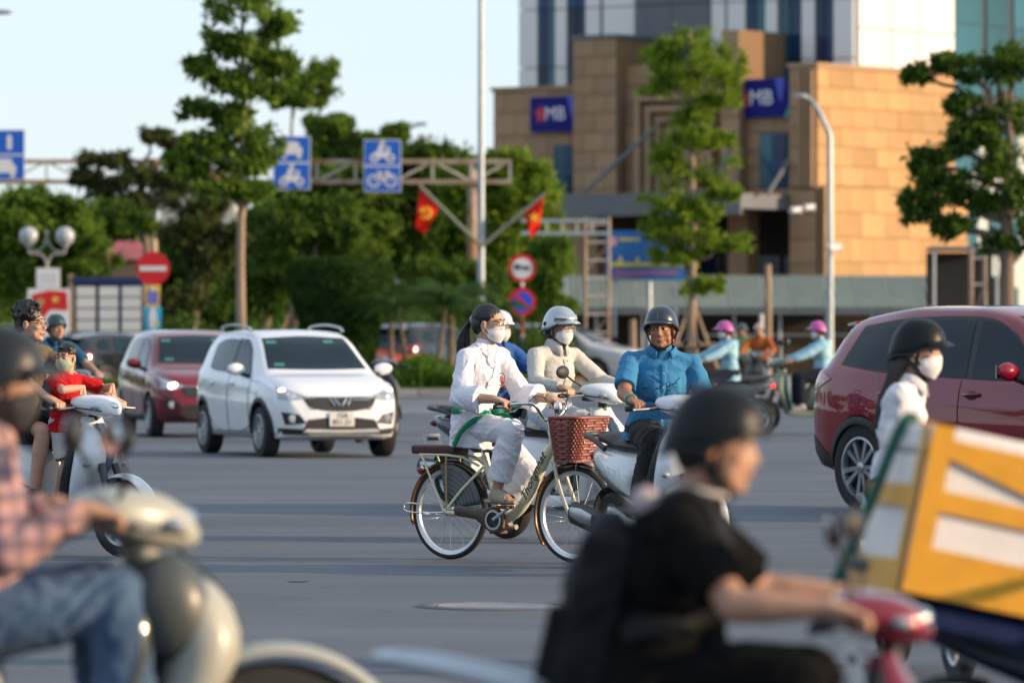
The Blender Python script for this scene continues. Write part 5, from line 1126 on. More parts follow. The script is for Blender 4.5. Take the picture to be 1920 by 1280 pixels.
def bicycle(label, loc, yaw):
    t = thing('bicycle', label, 'bicycle', loc, -yaw); cr = paint('cream_frame', (.76, .70, .47), 0, .35); br = mat('brown_guard', (.055, .026, .014), .45, var=.15, coat=.4); pad = mat('brown_pad', (.07, .022, .02), .65, var=.1, bump=.15, bs=60)
    gold = mat('bronze_fender', (.16, .09, .035), .35, metal=.5, var=.15); r = .305; XR, XF_ = -.42, .60; steel = mat('spoke_steel', (.55, .56, .58), .25, metal=1.); rimm = mat('rim_alloy', (.62, .63, .65), .28, metal=.75, var=.05)
    def bw(x, nm):
        e = bpy.data.objects.new(nm, None); COL.objects.link(e); e.parent = t; e.location = (x, 0, r); M = frame((0, 0, 0), (1, 0, 0), (0, 1, 0))
        MB().lathe([(r - .032, -.016), (r - .015, -.021), (r - .003, -.012), (r, 0), (r - .003, .012), (r - .015, .021), (r - .032, .016), (r - .032, -.016)], 56, M).build('tyre', M_rubber, e)
        MB().lathe([(r - .033, -.015), (r - .028, -.017), (r - .052, -.012), (r - .056, 0), (r - .052, .012), (r - .028, .017), (r - .033, .015), (r - .033, -.015)], 56, M).build('rim', rimm, e)
        MB().lathe([(0, -.05), (.012, -.05), (.014, -.035), (.03, -.032), (.03, -.027), (.015, -.022), (.015, .022), (.03, .027), (.03, .032), (.014, .035), (.012, .05), (0, .05)], 18, M).build('hub', M_chrome, e)
        sp = MB()
        for k in range(28):
            a = 2 * math.pi * k / 28; sd = 1 if k % 2 else -1; b = a + (1.1 if (k // 2) % 2 else -1.1); sp.tube([(.028 * math.cos(b), sd * .029, .028 * math.sin(b)), ((r - .05) * math.cos(a), 0, (r - .05) * math.sin(a))], .0013, 4, cap=False)
        sp.build('spokes', steel, e)
    bw(XR, 'rear_wheel'); bw(XF_, 'front_wheel')
    def fend(cx, a0, a1, nm):
        f_ = fender(cx, r, r + .022, a0, a1, .028, 26, .5).build(nm, gold, t, thick=.002)
        MB().tube([(cx + math.cos(a) * (r + .023), 0, r + math.sin(a) * (r + .023)) for a in np.linspace(a0 + .05, a1 - .05, 20)], .006, 5, flat=(.5, 2.2)).build('fender_stripe', br, f_)
    fend(XR, R(25), R(196), 'rear_fender'); fend(XF_, R(62), R(218), 'front_fender')
    BB = Vector((0, 0, .262)); T = lambda pts, rad, nm, m=cr, n=12, **k: MB().tube(pts, rad, n, **k).build(nm, m, t)
    hd0, hd1 = Vector((.455, 0, .645)), Vector((.40, 0, .83))
    T([hd0, hd1], .023, 'head_tube'); T(spline([hd1.lerp(hd0, .45), (.36, 0, .66), (.22, 0, .42), (.12, 0, .31), (0, 0, .265)], 22), [.03 + .006 * math.sin(math.pi * k / 22) for k in range(23)], 'down_tube', n=16)
    T([BB, (-.075, 0, .46), (-.15, 0, .665)], .0185, 'seat_tube'); T([(-.06, 0, .69 - .03), (-.062, 0, .69)], .001, 'frame_pin') if 0 else None
    for sd in (-1, 1):
        T([(0, sd * .025, .262), (-.2, sd * .05, .285), (XR, sd * .058, r)], [.013, .012, .011], 'chain_stay', n=8); T([(-.125, sd * .02, .60), (-.28, sd * .055, .45), (XR, sd * .06, r)], [.011, .010, .010], 'seat_stay', n=8)
        T([(XR, sd * .066, r), (-.60, sd * .075, .665)], .0075, 'rack_stay', n=8); T([(XR + .02, sd * .066, r + .02), (-.40, sd * .07, .665)], .006, 'rack_stay', mat('brass_stay', (.5, .36, .14), .35, metal=.8), n=8)
        T(spline([(.455, sd * .035, .63), (.50, sd * .052, .50), (.56, sd * .052, .36), (XF_, sd * .05, r)], 12), .0125, 'fork_blade', n=10)
        T([(-.16, sd * .03, .60), (-.27, sd * .062, .655), (-.4, sd * .07, .668), (-.62, sd * .07, .668)], .0085, 'rack_rail', n=8)
        T([(XF_, sd * .058, r), (.70, sd * .12, .64)], .0028, 'basket_stay', M_chrome, n=6); T([(XF_ - .01, sd * .058, r), (.50, sd * .12, .64)], .0028, 'basket_stay', M_chrome, n=6)
        # grey dress guard over the rear wheel
        rows = [[(XR + math.cos(R(a)) * q, sd * .045, r + .02 + math.sin(R(a)) * q) for q in (.07, .13, .19, .25, .285)] for a in np.linspace(8, 100, 14)]
        dg = MB().grid(rows).build('dress_guard', mat('grey_plastic', (.11, .115, .12), .55, var=.1), t, thick=.004)
        for q in range(7): MB().tube([(XR + math.cos(R(a)) * (.08 + q * .03), sd * .05, r + .02 + math.sin(R(a)) * (.08 + q * .03)) for a in np.linspace(12, 96, 12)], .003, 5).build('guard_rib', mat('grey_rib', (.2, .21, .22), .5), dg)
    T([(.455, -.04, .635), (.455, .04, .635)], .02, 'fork_crown', n=10)
    MB().loft([sring((x, 0, .70), w_, .03, 16, 4) for x, w_ in ((-.70, .055), (-.685, .075), (-.5, .082), (-.335, .08), (-.32, .06))]).build('rear_pad', pad, t)
    T([(-.135, 0, .62), (-.165, 0, .735)], .0125, 'seat_post', M_chrome); loftx([(-.29, .765, .02, .06), (-.25, .765, .035, .10), (-.16, .76, .035, .085), (-.05, .755, .025, .04), (.0, .75, .015, .02)]).build('saddle', pad, t)
    for sd in (-1, 1): T([(-.24, sd * .05, .72), (-.17, sd * .025, .715), (-.04, sd * .02, .73)], .004, 'saddle_rail', M_chrome, n=6)
    # drive train
    MB().loft([sring((x, -.06, z), .014, h, 14, 3) for x, z, h in ((XR + .09, .315, .03), (XR + .12, .315, .036), (-.16, .295, .034), (-.07, .268, .07), (.01, .262, .084), (.065, .262, .05))]).build('chain_guard', br, t)
    Mc = frame((0, -.076, .262), (1, 0, 0), (0, -1, 0)); MB().lathe([(.055, 0), (.078, .0), (.083, .005), (.078, .01), (.055, .01), (.055, 0)], 32, Mc).build('guard_ring', br, t); MB().lathe([(.05, .011), (.064, .011), (.064, .014), (.05, .014)], 32, Mc).build('chainring', M_chrome, t); MB().lathe([(0, .008), (.06, .006)], 24, Mc).build('ring_face', M_black, t)
    CR = Vector((.14, 0, .085)); 
    for sd, off in ((-1, CR), (1, -CR)):
        b = BB + Vector((0, sd * .085, 0)); p = b + off; T([b, p + Vector((0, sd * .005, 0))], [.014, .011], 'crank_arm', M_alloy, 8, flat=(1, .7)); MB().box(p + Vector((0, sd * .055, 0)), (.085, .085, .022)).build('pedal', mat('pedal_brown', (.10, .03, .02), .5), t, bevel=.005)
    T(spline([(XR - .0, -.075, r - .005), (-.60, -.085, r - .01), (-.72, -.085, r + .0), (-.735, -.085, r + .03), (-.70, -.085, r + .05), (-.60, -.085, r + .045)], 18), .0055, 'foot_hoop', M_chrome, 8)
    tl = MB().ell((-.66, 0, .57), (.03, .022, .022)).build('tail_reflector', mat('reflector_red', (.5, .01, .03), .25), t); MB().ell((-.645, 0, .578), (.02, .02, .022)).build('reflector_shell', M_chrome, tl)
    # cockpit
    T([hd1, (.385, 0, .90)], .0125, 'stem', M_chrome)
    T(spline([(.385, 0, .90), (.385, .05, .90), (.40, .11, .94), (.395, .17, .995), (.33, .24, 1.0), (.23, .28, .985), (.17, .285, .98)], 26), .0115, 'handlebar', M_chrome, 10); T(spline([(.385, 0, .90), (.385, -.05, .90), (.40, -.11, .94), (.395, -.17, .995), (.33, -.24, 1.0), (.23, -.28, .985), (.17, -.285, .98)], 26), .0115, 'handlebar', M_chrome, 10)
    for sd in (-1, 1):
        T([(.285, sd * .262, .993), (.17, sd * .285, .98)], .017, 'grip', br, 10); T(spline([(.33, sd * .235, .985), (.31, sd * .255, .955), (.22, sd * .285, .945)], 8), .005, 'brake_lever', M_chrome, 6)
        T(spline([(.36, sd * .2, 1.0), (.42, sd * .15, 1.05), (.47, sd * .06, .98), (.46, sd * .01, .80)], 14), .0028, 'brake_cable', M_black, 5)
    MB().lathe([(0, .045), (.022, .04), (.027, .02), (.027, 0)], 16, Matrix.Translation((.385, .09, .965))).build('bell', M_chrome, t); T([(.385, .085, .94), (.385, .09, .968)], .02, 'bell_base', M_black, 10)
    # woven basket
    wk = mat('brown_wicker', (.20, .042, .026), .5, var=.2, vs=30, bump=.2, bs=80, coat=.3); z0, z1 = .640, .915; cx0, cx1 = .595, .625
    def per(u, z):
        k = (z - z0) / (z1 - z0); hx, hy = lerp(.085, .135, k), lerp(.125, .185, k); a = 2 * math.pi * u; ca, sa = math.cos(a), math.sin(a)
        return Vector((lerp(cx0, cx1, k) + math.copysign(abs(ca) ** .42, ca) * hx, math.copysign(abs(sa) ** .42, sa) * hy, z)), Vector((ca, sa, 0))
    wv = MB(); nst = 44
    for row in range(15):
        z = lerp(z0 + .008, z1 - .014, row / 14); pts = []
        for k in range(nst * 3): p, n_ = per(k / (nst * 3), z); pts.append(p + n_ * .0045 * math.cos(math.pi * k / 3 + math.pi * row))
        wv.tube(pts, .0088, 5, closed=True, flat=(1.05, .45), up=(0, 0, 1))
    bk = wv.build('basket', wk, t); stk = MB()
    for k in range(nst): stk.tube([per((k + .0) / nst, z)[0] for z in np.linspace(z0, z1, 5)], .005, 5)
    stk.build('basket_stakes', wk, bk); MB().tube([per(k / 60, z1)[0] for k in range(60)], .011, 7, closed=True).build('basket_rim', wk, bk); MB().tube([per(k / 60, z0)[0] for k in range(60)], .009, 7, closed=True).build('basket_base_rim', wk, bk)
    MB().box((cx0, 0, z0 + .004), (.16, .23, .006)).build('basket_floor', wk, bk, smooth=0)
    # lettering along the down tube
    text_mesh('frame_lettering', 'Thongnhat', .078, mat('letter_black', (.02, .02, .02), .5), t, frame((.283, -.0365, .535), (.50, -.0, .86), (-.05, -1, .04)), .0015, .45, 1.0)
    return t
YAWB = R(39)
def from_wheel(px, d, yaw, xw): return (X(px, d) - xw * math.cos(yaw), d + xw * math.sin(yaw), 0)   # vehicle origin from the ground point of one wheel
BLOC = from_wheel(845, 36.35, YAWB, -.42)
bicycle('cream step-through bicycle with a brown woven basket', BLOC, YAWB)
WLOC, WYAW = from_wheel(950, 40.0, R(48), -.62), R(48)
scooter('white scooter with round black mirror behind the bicycle', WLOC, WYAW, M_sw, accent=paint('navy_panel', (.02, .04, .07)), mirrors=(-1,), mirror_h=.075, hb=1.02, fendm=M_sw)
MLOC, MYAW = from_wheel(1156, 35.0, R(67), -.62), R(67)
scooter('white scooter with black trim ridden by the man in blue', MLOC, MYAW, M_sw, mirrors=(), hb=1.0, accent=M_pdark, plate=False)
LLOC, LYAW = from_wheel(232, 36.6, R(40), .64), R(40)
scooter('white scooter with blue tie panel carrying a child at the left', LLOC, LYAW, M_sw, tie=paint('navy_tie', (.06, .10, .16)), mirrors=(), hb=.97)
PLOC, PYAW = (X(-25, 14.0), 14.0, 0), R(-13)
scooter('blurred cream scooter in the left foreground', PLOC, PYAW, M_sc, accent=paint('scooter_grey', (.05, .06, .06)), hb=.93, rf=.30, hx=-.08, scale=1.06, ax=.07, mirror_h=.12)
_p = [o for o in bpy.data.objects if o.get('label', '').startswith('blurred cream scooter')][0]
for _s in (-1, 1): MB().ell((.405, _s * .135, .735), (.10, .075, .125), Matrix.Rotation(R(-14), 3, 'Y')).build('apron_panel', mat('apron_grey', (.05, .06, .06), .5, var=.1, coat=.2, coatr=.25), _p)
MB().box((.545, -.135, .50), (.085, .006, .07), Matrix.Rotation(R(-25), 3, 'Y') @ Matrix.Rotation(R(-20), 3, 'Z')).build('sticker', mat('lime_sticker', (.30, .62, .06), .5, var=.3, vs=40, col2=(.6, .5, .08)), _p, smooth=0)
KLOC, KYAW = (X(1418, 12.55), 12.55, 0), R(8)
scooter('blurred maroon scooter in the right foreground with pale rear rack', KLOC, KYAW, M_sm, accent=M_pdark, rack=True, hb=1.03, mirror_h=.17, plate=False, scale=.8, hx=-.09)
F1LOC, F1YAW = (X(1340, 80), 80, 0), R(180 - 14)
scooter('dark motorbike with teal rear mudguard of the first pink helmet rider', F1LOC, F1YAW, M_sdark, name='motorbike', fendm=M_teal, lit=True, mirrors=(1, -1), cat='motorbike')
F2LOC, F2YAW = (X(1514, 81), 81, 0), R(180 - 6)
scooter('olive green scooter of the second pink helmet rider', F2LOC, F2YAW, M_sg, accent=M_teal, mirrors=(1, -1), seat=M_teal)
GLOC, GYAW = (X(112, 57), 57, 0), R(62)
g_ = scooter('scooter with amber indicator ridden by the green helmet man', GLOC, GYAW, M_sdark, mirrors=()); MB().ell((.52, -.16, 1.0), (.05, .06, .04)).build('indicator', mat('lit_amber', (.8, .3, .02), .3, emit=(1, .45, .05), es=1.5), g_)
HLOC, HYAW = (X(952, 47), 47, 0), R(46)
scooter('dark scooter of the half hidden blue shirt rider', HLOC, HYAW, M_sdark, mirrors=())
scooter('dark motorbike half hidden behind the right side of the white hatchback', (X(704, 75), 75, 0), R(-72), M_sdark, name='motorbike', mirrors=(), cat='motorbike')
ILOC, IYAW = (X(1735, 24.2), 24.2, 0), R(80)
scooter('grey scooter hidden low behind the delivery box', ILOC, IYAW, paint('scooter_silver', (.3, .33, .36), .3), mirrors=(), hb=.84, scale=.9)
DLOC, DYAW = (X(2215, 15.4), 15.4, 0), R(14)
scooter('dark delivery motorbike carrying the taped box at the lower right', DLOC, DYAW, paint('delivery_blue', (.01, .02, .06)), name='motorbike', mirrors=(), hb=.95, cat='motorbike')

J1, J2 = (X(1388, 112), 112, 0), (X(1422, 110), 110, 0)
scooter('distant dark motorbike under the pale green shirt rider', J1, R(120), M_sdark, name='motorbike', mirrors=(), cat='motorbike'); scooter('distant dark motorbike under the orange shirt rider', J2, R(100), M_sdark, name='motorbike', mirrors=(), cat='motorbike')
# ================================================================== people
def skinmat(name, c): return mat(name, c, .5, var=.10, vs=14, bump=.08, bs=90, spec=.35)
SK = skinmat('skin_light', (.50, .285, .195)); SK2 = skinmat('skin_tan', (.33, .150, .085)); SK3 = skinmat('skin_mid', (.43, .235, .155))
M_hair = mat('black_hair', (.010, .008, .008), .38, var=.3, vs=30, bump=.5, bs=50, stretch=(1, 1, .12)); M_hairb = mat('brown_hair', (.028, .013, .009), .42, var=.3, vs=30, bump=.5, bs=50, stretch=(1, 1, .12))
M_mask = mat('white_mask', (.68, .67, .68), .85, var=.06, vs=18, bump=.2, bs=60); M_maskg = mat('green_mask', (.34, .42, .27), .85, var=.08, vs=18, bump=.2, bs=60); M_maskk = mat('black_mask', (.03, .028, .03), .85)
M_eye = mat('eye_white', (.62, .58, .55), .2); M_iris = mat('iris_dark', (.015, .009, .007), .15); M_lip = mat('lip', (.30, .12, .095), .5); M_lens2 = mat('spectacle_lens', (.5, .52, .55), .05, alpha=.18, spec=.8); M_wire = mat('spectacle_frame', (.45, .36, .26), .3, metal=.7)
def ik(a, c, l1, l2, pole):
    a, c = Vector(a), Vector(c); d = c - a; L = min(d.length, (l1 + l2) * .995); d.normalize(); c = a + d * L
    x = (l1 * l1 - l2 * l2 + L * L) / (2 * L); h = math.sqrt(max(l1 * l1 - x * x, 0)); p = Vector(pole); p = (p - d * p.dot(d)).normalized(); return a + d * x + p * h, c
class Person:
    """pose in the vehicle's own axes: x forward, y left, z up"""
    def __init__(s, label, loc, rz, ht=1.65, pelvis=(-.2, 0, .86), lean=5, build=1., head=(0, 0, 0), hands=(None, None), feet=(None, None), vox=.006, skin=None, elbow=None, knee=(1, 0, .15), twist=0, roll=0, shrug=0., name='person', cat='person', group='riders'):
        s.t = thing(name, label, cat, loc, rz, group); s.k = k = ht / 1.65; s.b = build; s.P = P = Vector(pelvis); s.vox = vox; s.skin = skin or SK3
        th = R(lean); s.u = u = Vector((math.sin(th), 0, math.cos(th))); tw = R(twist); l0 = Vector((-math.sin(tw), math.cos(tw), 0)); s.u = u = (Matrix.Rotation(R(roll), 3, 'X') @ u); s.l = l = (l0 - u * l0.dot(u)).normalized(); s.f = f = l.cross(u); s.Rt = Matrix((f, l, u)).transposed()
        s.S = S = P + u * .455 * k; s.N = N = S + u * .055 * k + f * .012
        yaw, pit, rol = (R(a) for a in head); base = Matrix.Rotation(math.atan2(0, 1), 3, 'Z')
        s.H = Hm = Matrix.Rotation(yaw, 3, 'Z') @ Matrix.Rotation(pit, 3, 'Y') @ Matrix.Rotation(rol, 3, 'X'); s.hf, s.hl, s.hu = Hm.col[0].copy(), Hm.col[1].copy(), Hm.col[2].copy()
        s.hk = .97 * (k ** .55); s.C = N + u * .045 * k + s.hu * .085 * s.hk + s.hf * .02 * k
        s.arm, s.leg = [], []; sw = .185 * k * (.75 + .25 * build)
        for i, sd in enumerate((1, -1)):
            sh = S + l * sd * sw + u * (shrug - .022 * k); g = hands[i]
            if g is None: g = (sh + Vector((.12, sd * .04, -.46)) * k, None)
            gp, bar = (g if isinstance(g, tuple) and len(g) == 2 and isinstance(g[0], (tuple, Vector)) else (g, True))
            gp = Vector(gp); w_ = gp + (Vector((-.068, sd * .008, .038)) * k if bar else Vector((-.01, 0, .07)) * k)
            pole = elbow[i] if elbow else (-.55, sd * .75, -.65); el, w_ = ik(sh, w_, .285 * k, .245 * k, pole); s.arm.append((sh, el, w_, gp, bar))
            hp = P + l * sd * .088 * k; ft = Vector(feet[i]) if feet[i] is not None else P + Vector((.35, sd * .12, -.45)); kn, an = ik(hp, ft + Vector((0, 0, .065 * k)), .405 * k, .40 * k, Vector(knee) + Vector((0, sd * .18, 0))); s.leg.append((hp, kn, an))
    def hd(s, x, y, z): return s.C + (s.hf * x + s.hl * y + s.hu * z) * s.hk
    def he(s, mb, x, y, z, r, nu=18, nv=12): mb.ell(s.hd(x, y, z), tuple(q * s.hk for q in r), s.H, nu, nv)
    def torso(s, mb, e=0., hips=True, gut=0.):
        k, b = s.k, s.b; E = lambda t, r, fo=0.: mb.ell(s.P + s.u * t * k + s.f * fo * k, ((r[0] * b + e) * k, (r[1] * b + e) * k, r[2] * k), s.Rt, 20, 12)
        if hips: E(.0, (.108, .158, .115))
        E(.13, (.098 + gut, .138, .15), .01 + gut * .5); E(.30, (.112, .158, .165), .008); E(.40, (.098, .15, .085), -.004)
        for sh, *_ in s.arm: mb.cap(s.S - s.u * .015 * k, (.07 * (.6 + .4 * b) + e * .5) * k, sh, (.05 + e * .7) * k); mb.cap(s.N - s.u * .02 * k, (.05 + e * .3) * k, sh - s.u * .0, (.035 + e * .5) * k)
    def body(s, fingers=True, face=True, barefoot=True):
        mb = MB(); k = s.k; sx = s.skin; s.torso(mb, -.01)
        for i, (sh, el, w_, gp, bar) in enumerate(s.arm):
            sd = 1 if i == 0 else -1; q = .6 + .4 * s.b; mb.cap(sh, .05 * k * q, el, .04 * k * q); mb.cap(el, .042 * k * q, el.lerp(w_, .35), .042 * k * q); mb.cap(el.lerp(w_, .35), .041 * k * q, w_, .027 * k)
            if bar:
                fw = (gp - w_); fw.z = 0; fw.normalize(); ax = Vector((-fw.y, fw.x, 0)) * sd; up = Vector((0, 0, 1)); kn = gp + up * .027 * k - fw * .002
                mb.cap(w_, .026 * k, kn - fw * .03 * k, .027 * k); 
                for o in (-.026, 0, .026): mb.cap(w_ + ax * o * .6 * k, .018 * k, kn + ax * o * k - fw * .01 * k, .016 * k)
                fr = .0098 * k
                for j, o in enumerate((-.033, -.011, .011, .032)):
                    A = kn + ax * o * k; ln = (.9, 1.03, 1., .82)[j]; B = A + (fw * .034 - up * .012) * k * ln; C_ = B + (fw * .002 - up * .03) * k * ln; D = C_ + (-fw * .026 - up * .004) * k * ln
                    mb.cap(A, fr * 1.15, B, fr, 8); mb.cap(B, fr, C_, fr * .95, 8); mb.cap(C_, fr * .95, D, fr * .85, 8)
                T0 = w_ - ax * .018 * k + fw * .015 * k; T1 = gp - ax * .046 * k - fw * .022 * k - up * .0 * k; T2 = gp - ax * .048 * k + fw * .012 * k - up * .022 * k; mb.cap(T0, .015 * k, T1, .0125 * k, 8); mb.cap(T1, .012 * k, T2, .010 * k, 8)
            else:
                dn = (gp - w_).normalized(); sdv = dn.cross(Vector((1, 0, 0.2))).normalized(); mb.cap(w_, .025 * k, gp, .028 * k)
                for j, o in enumerate((-.028, -.009, .01, .027)): A = gp + sdv * o * k; B = A + (dn * .04 + Vector((.006, 0, 0))) * k; mb.cap(A, .0105 * k, B, .0095 * k, 8); mb.cap(B, .0095 * k, B + (dn * .026 + Vector((.014, 0, 0))) * k, .0085 * k, 8)
                mb.cap(w_ + sdv * .02 * k, .014 * k, gp + sdv * .055 * k, .011 * k, 8)
        for i, (hp, kn, an) in enumerate(s.leg):
            q = .6 + .4 * s.b; mb.cap(hp, .082 * k * q, kn, .054 * k * q); mb.cap(kn, .053 * k * q, kn.lerp(an, .35), .056 * k * q); mb.cap(kn.lerp(an, .3), .054 * k * q, an, .034 * k)
            fd = Vector((1, (.16 if i == 0 else -.16), -.05)).normalized(); hl_ = an + Vector((-.035, 0, -.04)) * k; mb.cap(an, .033 * k, hl_, .028 * k); mb.cap(hl_, .028 * k, an + fd * .10 * k + Vector((0, 0, -.045)) * k, .03 * k)
            for o in (-.03, -.012, .006, .024): sdv = Vector((-fd.y, fd.x, 0)); A = an + fd * .10 * k + Vector((0, 0, -.05)) * k + sdv * o * k; mb.cap(A, .015 * k, A + fd * (.055 - abs(o + .012) * .5) * k, .0105 * k, 8)
        # neck and head
        mb.cap(s.N - s.u * .03, .062 * k * (.6 + .4 * s.b), s.hd(-.022, 0, -.055), .052 * s.hk)
        E = lambda *a: s.he(mb, *a)
        E(-.012, 0, .035, (.094, .076, .086)); E(.022, 0, -.03, (.071, .063, .085)); E(.045, 0, -.085, (.042, .043, .032)); E(-.02, 0, -.05, (.06, .058, .05))
        if face:
            mb.cap(s.hd(.086, 0, .016), .0095 * s.hk, s.hd(.103, 0, -.026), .0135 * s.hk); E(.092, 0, -.034, (.016, .02, .009)); E(.075, .026, .03, (.017, .028, .0085)); E(.075, -.026, .03, (.017, .028, .0085))
            for sd in (1, -1): E(.058, sd * .037, -.025, (.026, .026, .028)); E(.04, sd * .048, -.06, (.028, .018, .032))
            E(.086, 0, -.058, (.014, .024, .007)); E(.082, 0, -.07, (.015, .021, .008)); E(.073, 0, -.098, (.02, .022, .016))
        for sd in (1, -1): s.he(mb, -.008, sd * .077, -.012, (.019, .009, .031)); s.he(mb, -.006, sd * .08, .008, (.015, .008, .014))
        me = blob(mb, s.vox, 3, .45); s.bm = me; s.tree = bvh(me); s.bo = mobj('body', me, sx, s.t); return s
    def eyes(s, look=0., brow=M_hair, lips=True):
        for sd in (1, -1):
            e = MB(); s.he(e, .0715, sd * .031, .004, (.0135, .0165, .0095), 14, 10); e = e.build('eye', M_eye, s.t); q = MB(); s.he(q, .0815, sd * .031 + look, .0035, (.0048, .0072, .0078), 12, 8); q.build('iris', M_iris, e)
            MB().tube([s.hd(.082, sd * .016, .0125), s.hd(.086, sd * .031, .0155), s.hd(.077, sd * .046, .0105)], .0032, 6).build('upper_lid', s.skin, e)
            MB().tube([s.hd(.0965 - .004, sd * .012, .032), s.hd(.092, sd * .031, .040), s.hd(.074, sd * .052, .034)], [.003, .0048, .002], 6, flat=(1, .7)).build('eyebrow', brow, s.t)
        if lips: MB().tube([s.hd(.084, -.024, -.064), s.hd(.098, -.008, -.0625), s.hd(.0995, 0, -.0645), s.hd(.098, .008, -.0625), s.hd(.084, .024, -.064)], [.003, .0055, .0055, .0055, .003], 8).build('lips', M_lip, s.t)
        return s
    def mask(s, m=M_mask, big=1.):
        rr = []; nu, nv = 20, 14
        for i in range(nv + 1):
            v = i / nv; row = []
            for j in range(nu + 1):
                a = lerp(-1.3, 1.3, j / nu); edge = abs(a) / 1.3; zz = lerp(lerp(-.004, -.118, v), lerp(-.03, -.085, v), edge ** 2.)
                d = (s.hf * math.cos(a) + s.hl * math.sin(a) * .72).normalized(); o = s.hd(.0, 0, zz); hit = s.tree.ray_cast(o + d * .4, -d, .4)[0]
                r = (hit - o).length / s.hk + .005 if hit is not None else .07
                prof = (.112 - .030 * max(0, (v - .45) / .55) ** 1.6 - .012 * max(0, .3 - v) / .3) * (1 - .25 * edge ** 1.7) * big
                row.append((d, o, max(r, prof)))
            rr.append(row)
        R_ = np.array([[q[2] for q in row] for row in rr])
        for _ in range(3):
            P_ = np.pad(R_, 1, mode='edge'); A_ = (P_[:-2, 1:-1] + P_[2:, 1:-1] + P_[1:-1, :-2] + P_[1:-1, 2:] + 2 * R_) / 6; R_ = np.maximum(A_, R_ * .985)
        rows = [[rr[i][j][1] + rr[i][j][0] * R_[i, j] * s.hk for j in range(nu + 1)] for i in range(nv + 1)]
        o = MB().grid(rows).build('face_mask', m, s.t, smooth=60, thick=.003)
        for sd in (1, -1):
            for z0, z1 in ((-.045, .006), (-.075, -.032)): MB().tube(spline([s.hd(.035, sd * .079, z0), s.hd(.012, sd * .081, (z0 + z1) / 2), s.hd(-.012, sd * .085, z1)], 6), .0018, 5).build('ear_loop', m, o)
        return s
    def glasses(s, m=None, lr=.024):
        m = m or M_wire; g = MB(); L = MB()
        for sd in (1, -1):
            c = s.hd(.108, sd * .034, .0); pts = [c + (s.hl * math.cos(a) * lr * 1.1 + s.hu * math.sin(a) * lr * .92) * s.hk - s.hf * abs(math.cos(a)) * .004 for a in (2 * math.pi * k / 22 for k in range(22))]; g.tube(pts, .0016, 5, closed=True); L.add(pts, [tuple(range(22))])
            g.tube([s.hd(.104, sd * .06, .008), s.hd(.05, sd * .081, .010), s.hd(-.01, sd * .087, .006)], .0016, 5)
        g.tube([s.hd(.109, -.011, .004), s.hd(.115, 0, .007), s.hd(.109, .011, .004)], .0016, 5); o = g.build('spectacles', m, s.t); L.build('spectacle_lens', M_lens2, o, smooth=0); return s
    def helmet(s, m, visor=.05, lo=.012, label=None, strap=M_black, size=1., brim=True, name='helmet', back=-.045, badge=None):
        rows = []; n = 36; nv = 12
        for i in range(nv + 1):
            row = []
            for j in range(n + 1):
                a = 2 * math.pi * j / n; ca = math.cos(a); zr = lerp(back, lo + .034, (.5 + .5 * ca) ** .8) - (.016 * max(0, 1 - abs(ca) * 1.6)); v = i / nv; ph = v * math.pi / 2; top = .148 * size
                z = lerp(zr, top, math.sin(ph)); q = math.cos(ph * .985) ** .82; row.append(s.hd(-.008 + math.cos(a) * .124 * size * q, math.sin(a) * .106 * size * q, z))
            rows.append(row)
        o = MB().grid(rows).build(name, m, s.t, smooth=50, thick=.016)
        rim = [p for p in rows[0][:-1]]; MB().tube(rim, .006, 6, closed=True).build('rim_trim', M_black, o)
        if brim:
            r2 = []
            for i in range(5):
                v = i / 4; row = []
                for j in range(17):
                    a = lerp(-1.05, 1.05, j / 16); ex = visor * v * math.cos(a * 1.2) ** .7 if math.cos(a * 1.2) > 0 else 0; row.append(s.hd(-.008 + math.cos(a) * (.125 * size + ex), math.sin(a) * (.107 * size + ex * .5), lo + .050 - .02 * v - .012 * (abs(a)) ** 2))
                r2.append(row)
            MB().grid(r2).build('peak', m, o, smooth=60, thick=.006)
        for sd in (1, -1):
            for xx in (.022, -.035): MB().tube(spline([s.hd(xx, sd * .098, .0), s.hd(lerp(xx, .0, .5), sd * .088, -.045), s.hd(.018, sd * .066, -.09), s.hd(.045, sd * .02, -.122)], 10), .0055, 6, flat=(1.6, .6)).build('chin_strap', strap, o)
        MB().tube([s.hd(.045, .03, -.118), s.hd(.056, 0, -.124), s.hd(.045, -.03, -.118)], .009, 6, flat=(1.4, .7)).build('chin_cup', strap, o)
        if badge: MB().ell(s.hd(.092 * size, 0, .098), (.004, .017, .006), s.H @ Matrix.Rotation(R(-40), 3, 'Y')).build('badge', badge, o)
        s.hel = o; return s
